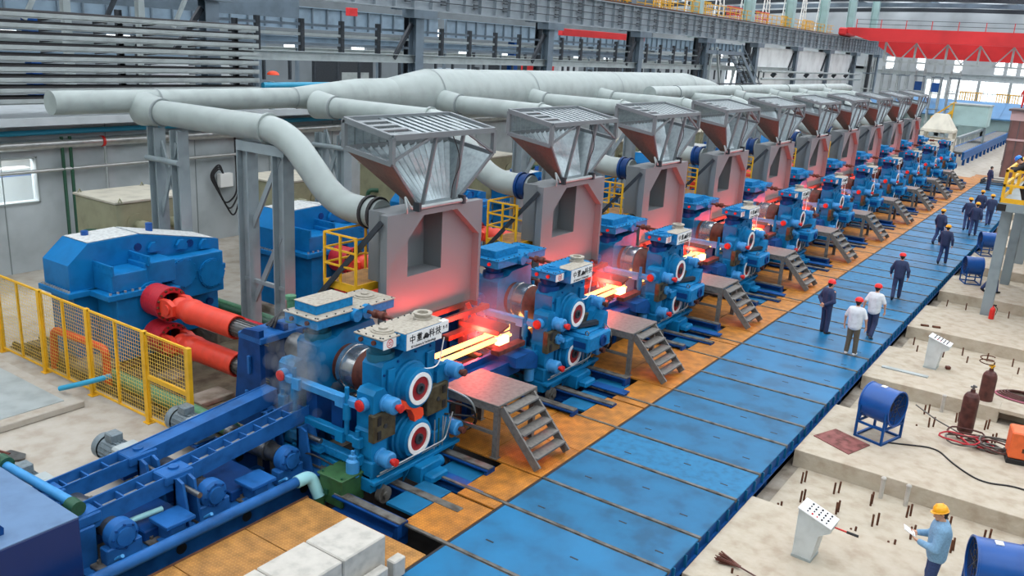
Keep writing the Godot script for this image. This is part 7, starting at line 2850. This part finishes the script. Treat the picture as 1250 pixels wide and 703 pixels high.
func build_people() -> void:
	var back_hands := {"elbows": [Vector3(-0.3, 1.12, -0.06), Vector3(0.3, 1.12, -0.06)], "wrists": [Vector3(-0.08, 0.97, -0.19), Vector3(0.09, 0.99, -0.17)], "dirs": [Vector3(1, -0.3, -0.2), Vector3(-1, -0.3, -0.2)], "palms": [Vector3(0, 0, -1), Vector3(0, 0, -1)], "knees": [Vector3(-0.1, 0.5, 0.02), Vector3(0.1, 0.5, 0.03)], "ankles": [Vector3(-0.11, 0.085, 0), Vector3(0.12, 0.085, 0.04)], "loose": 0.025}
	var walk := {"elbows": [Vector3(-0.28, 1.15, -0.1), Vector3(0.28, 1.14, 0.05)], "wrists": [Vector3(-0.3, 0.9, -0.05), Vector3(0.29, 0.92, 0.16)], "knees": [Vector3(-0.1, 0.52, 0.14), Vector3(0.1, 0.5, 0.0)], "ankles": [Vector3(-0.1, 0.1, 0.2), Vector3(0.1, 0.14, -0.26)], "toes": [Vector3(-0.1, 0.05, 1), Vector3(0.1, -0.5, 1)], "loose": 0.025}
	var walk2 := {"elbows": [Vector3(-0.29, 1.15, 0.03), Vector3(0.27, 1.15, -0.1)], "wrists": [Vector3(-0.3, 0.91, 0.1), Vector3(0.3, 0.9, -0.1)], "knees": [Vector3(-0.1, 0.5, -0.0), Vector3(0.1, 0.52, 0.12)], "ankles": [Vector3(-0.1, 0.12, -0.2), Vector3(0.1, 0.09, 0.15)], "toes": [Vector3(-0.1, -0.4, 1), Vector3(0.1, 0, 1)], "loose": 0.025}
	var stand := {"elbows": [Vector3(-0.29, 1.14, 0.0), Vector3(0.29, 1.14, 0.0)], "wrists": [Vector3(-0.31, 0.9, 0.06), Vector3(0.31, 0.9, 0.06)], "knees": [Vector3(-0.1, 0.5, 0.02), Vector3(0.1, 0.5, 0.02)], "ankles": [Vector3(-0.12, 0.085, 0), Vector3(0.12, 0.085, 0)], "loose": 0.022}
	var short := stand.duplicate()
	short.sleeve = 0.4
	short.loose = 0.035
	short.shoe = M.white
	var short_walk := walk2.duplicate()
	short_walk.sleeve = 0.4
	short_walk.loose = 0.03
	short_walk.shoe = M.rail_grey
	# the man with the notebook in front
	var note := {"head": V(-0.01, 1.61, 0.05), "look": V(0.1, -0.25, 1), "elbows": [V(-0.27, 1.1, 0.08), V(0.27, 1.1, 0.08)], "wrists": [V(-0.13, 1.14, 0.31), V(0.1, 1.1, 0.3)], "dirs": [V(0.4, 0.05, 0.9), V(-0.5, 0.15, 0.85)], "palms": [V(0.5, 0.7, 0), V(-0.6, 0.6, 0)], "curl": 0.8, "knees": [V(-0.1, 0.5, 0.02), V(0.11, 0.5, 0.03)], "ankles": [V(-0.12, 0.085, 0), V(0.13, 0.085, 0.05)], "loose": 0.045}
	var nm := person("man in pale blue work jacket and yellow helmet reading a notepad", V(-1.05, -0.2, -14.25), -PI * 0.42, note, M.work_blue, M.denim, M.helmet_yellow, 0.014)
	var np := thing("notepad", "white notepad in the hands of the man on the near pad", "notepad")
	np.transform = nm.transform * Transform3D(Basis(V(1, 0, 0), -0.5), V(-0.02, 1.17, 0.42))
	var g := G.new()
	g.bx(-0.09, 0, -0.06, 0.09, 0.012, 0.14)
	put("sheets", g, M.white, np)
	# the four in red helmets
	person("man in navy overalls and red helmet standing with hands behind his back", V(-6.42, 0, -27.15), PI * 0.82, back_hands, M.navy, M.navy, M.helmet_red, 0.018)
	person("man in a white shirt and brown khaki trousers with red helmet", V(-5.2, 0, -25.6), PI * 0.98, short, M.shirt_white, M.khaki, M.helmet_red, 0.018)
	person("man in a white shirt and dark jeans with red helmet, walking", V(-5.15, 0, -27.75), PI * 0.95, short_walk, M.shirt_white, M.navy, M.helmet_red, 0.018)
	var a4 := person("man in navy work clothes and red helmet walking alone ahead of the white shirts", V(-5.53, 0, -33.3), PI * 1.05, walk, M.navy, M.navy, M.helmet_red, 0.018)
	# those in yellow helmets, farther along the walkway
	var y1 := person("nearest man in navy with yellow helmet walking away", V(-5.25, 0, -41.3), PI * 0.98, walk, M.navy, M.denim, M.helmet_yellow, 0.022, "men in navy with yellow helmets")
	var spots := [[-6.2, -45.9, 0.9, "man in navy with yellow helmet left of the group of four"], [-5.72, -51.5, 1.05, "man in navy with yellow helmet at the left of the group of four"], [-5.2, -50.0, 1.0, "man in navy with yellow helmet in front of the group of four"], [-5.65, -55.5, 0.98, "man in navy with yellow helmet at the back of the group of four"], [-4.98, -54.2, 1.08, "man in navy with yellow helmet at the right of the group of four"]]
	for q in spots:
		var d := dup(y1, "person", q[3], V(q[0], 0, q[1]), PI * q[2])
		d.set_meta("group", "men in navy with yellow helmets")
	person("lone man in navy standing bareheaded at the far end of the walkway", V(-6.98, 0, -70.8), PI * 0.7, stand, M.navy, M.navy, null, 0.026)
	var y2 := dup(y1, "person", "person with yellow helmet half hidden behind the platform column", V(-2.95, -0.2, -38.2), PI * 0.7)
	y2.set_meta("group", "men in navy with yellow helmets")
	# leaning over the rail
	var lean := {"pelvis": V(0, 0.92, -0.3), "chest": V(0, 1.22, -0.06), "neck": V(0, 1.36, 0.05), "head": V(0, 1.46, 0.15), "look": V(0.2, -0.5, 1), "elbows": [V(-0.3, 1.12, 0.18), V(0.3, 1.12, 0.18)], "wrists": [V(-0.1, 1.16, 0.3), V(0.1, 1.18, 0.32)], "dirs": [V(1, 0, 0.2), V(-1, 0, 0.2)], "palms": [V(0, -1, 0), V(0, -1, 0)], "knees": [V(-0.1, 0.5, -0.2), V(0.1, 0.52, -0.12)], "ankles": [V(-0.1, 0.085, -0.42), V(0.1, 0.085, -0.25)], "loose": 0.02}
	person("man in black with blue helmet leaning on the yellow platform rail", V(-2.42, 4.0, -33.98), -PI * 0.5, lean, M.cloth_black, M.cloth_black, M.helmet_blue, 0.02)
	var far := person("distant person in red on the roof of the maroon cabin", V(-6.75, 5.58, -81.9), PI * 0.9, stand, M.red, M.red, M.helmet_red, 0.03)

# ------------------------------------------------------------------ steam at the first stand, glowing fume between the stands
func fume(called: String, label: String, at: Vector3, spread: Vector3, n: int, size: float, density: float, c: Color, sd: int, group := "") -> void:
	var t := thing(called, label, "steam", at, 0, group)
	t.set_meta("kind", "stuff")
	var m := FogMaterial.new()
	m.albedo = c
	m.density = density
	var rng := RandomNumberGenerator.new()
	rng.seed = sd
	for i in n:
		var f := FogVolume.new()
		f.name = "puff" if i == 0 else "puff_%03d" % i
		f.shape = RenderingServer.FOG_VOLUME_SHAPE_ELLIPSOID
		var s := size * rng.randf_range(0.6, 1.4)
		f.size = V(s, s * rng.randf_range(0.8, 1.5), s)
		f.position = V(rng.randfn(0, 0.4) * spread.x, rng.randfn(0, 0.4) * spread.y, rng.randfn(0, 0.4) * spread.z)
		f.material = m
		t.add_child(f, true)

func build_haze() -> void:
	fume("steam", "thin pale steam puff before the rolls of the nearest stand", V(-12.2, 1.75, -10.55), V(0.6, 1.35, 0.5), 110, 0.27, 0.34, Color(0.97, 0.99, 1.0), 5)
	for k in 6:
		fume("red_fume", "thin reddish fume over the hot bars behind the %s stand" % NTH[k], V(-11.6, 1.7, -16.0 - k * PITCH), V(0.8, 0.7, 0.9), 5, 1.3, 0.05, Color(0.9, 0.85, 0.9), 60 + k, "fume over the hot bars")
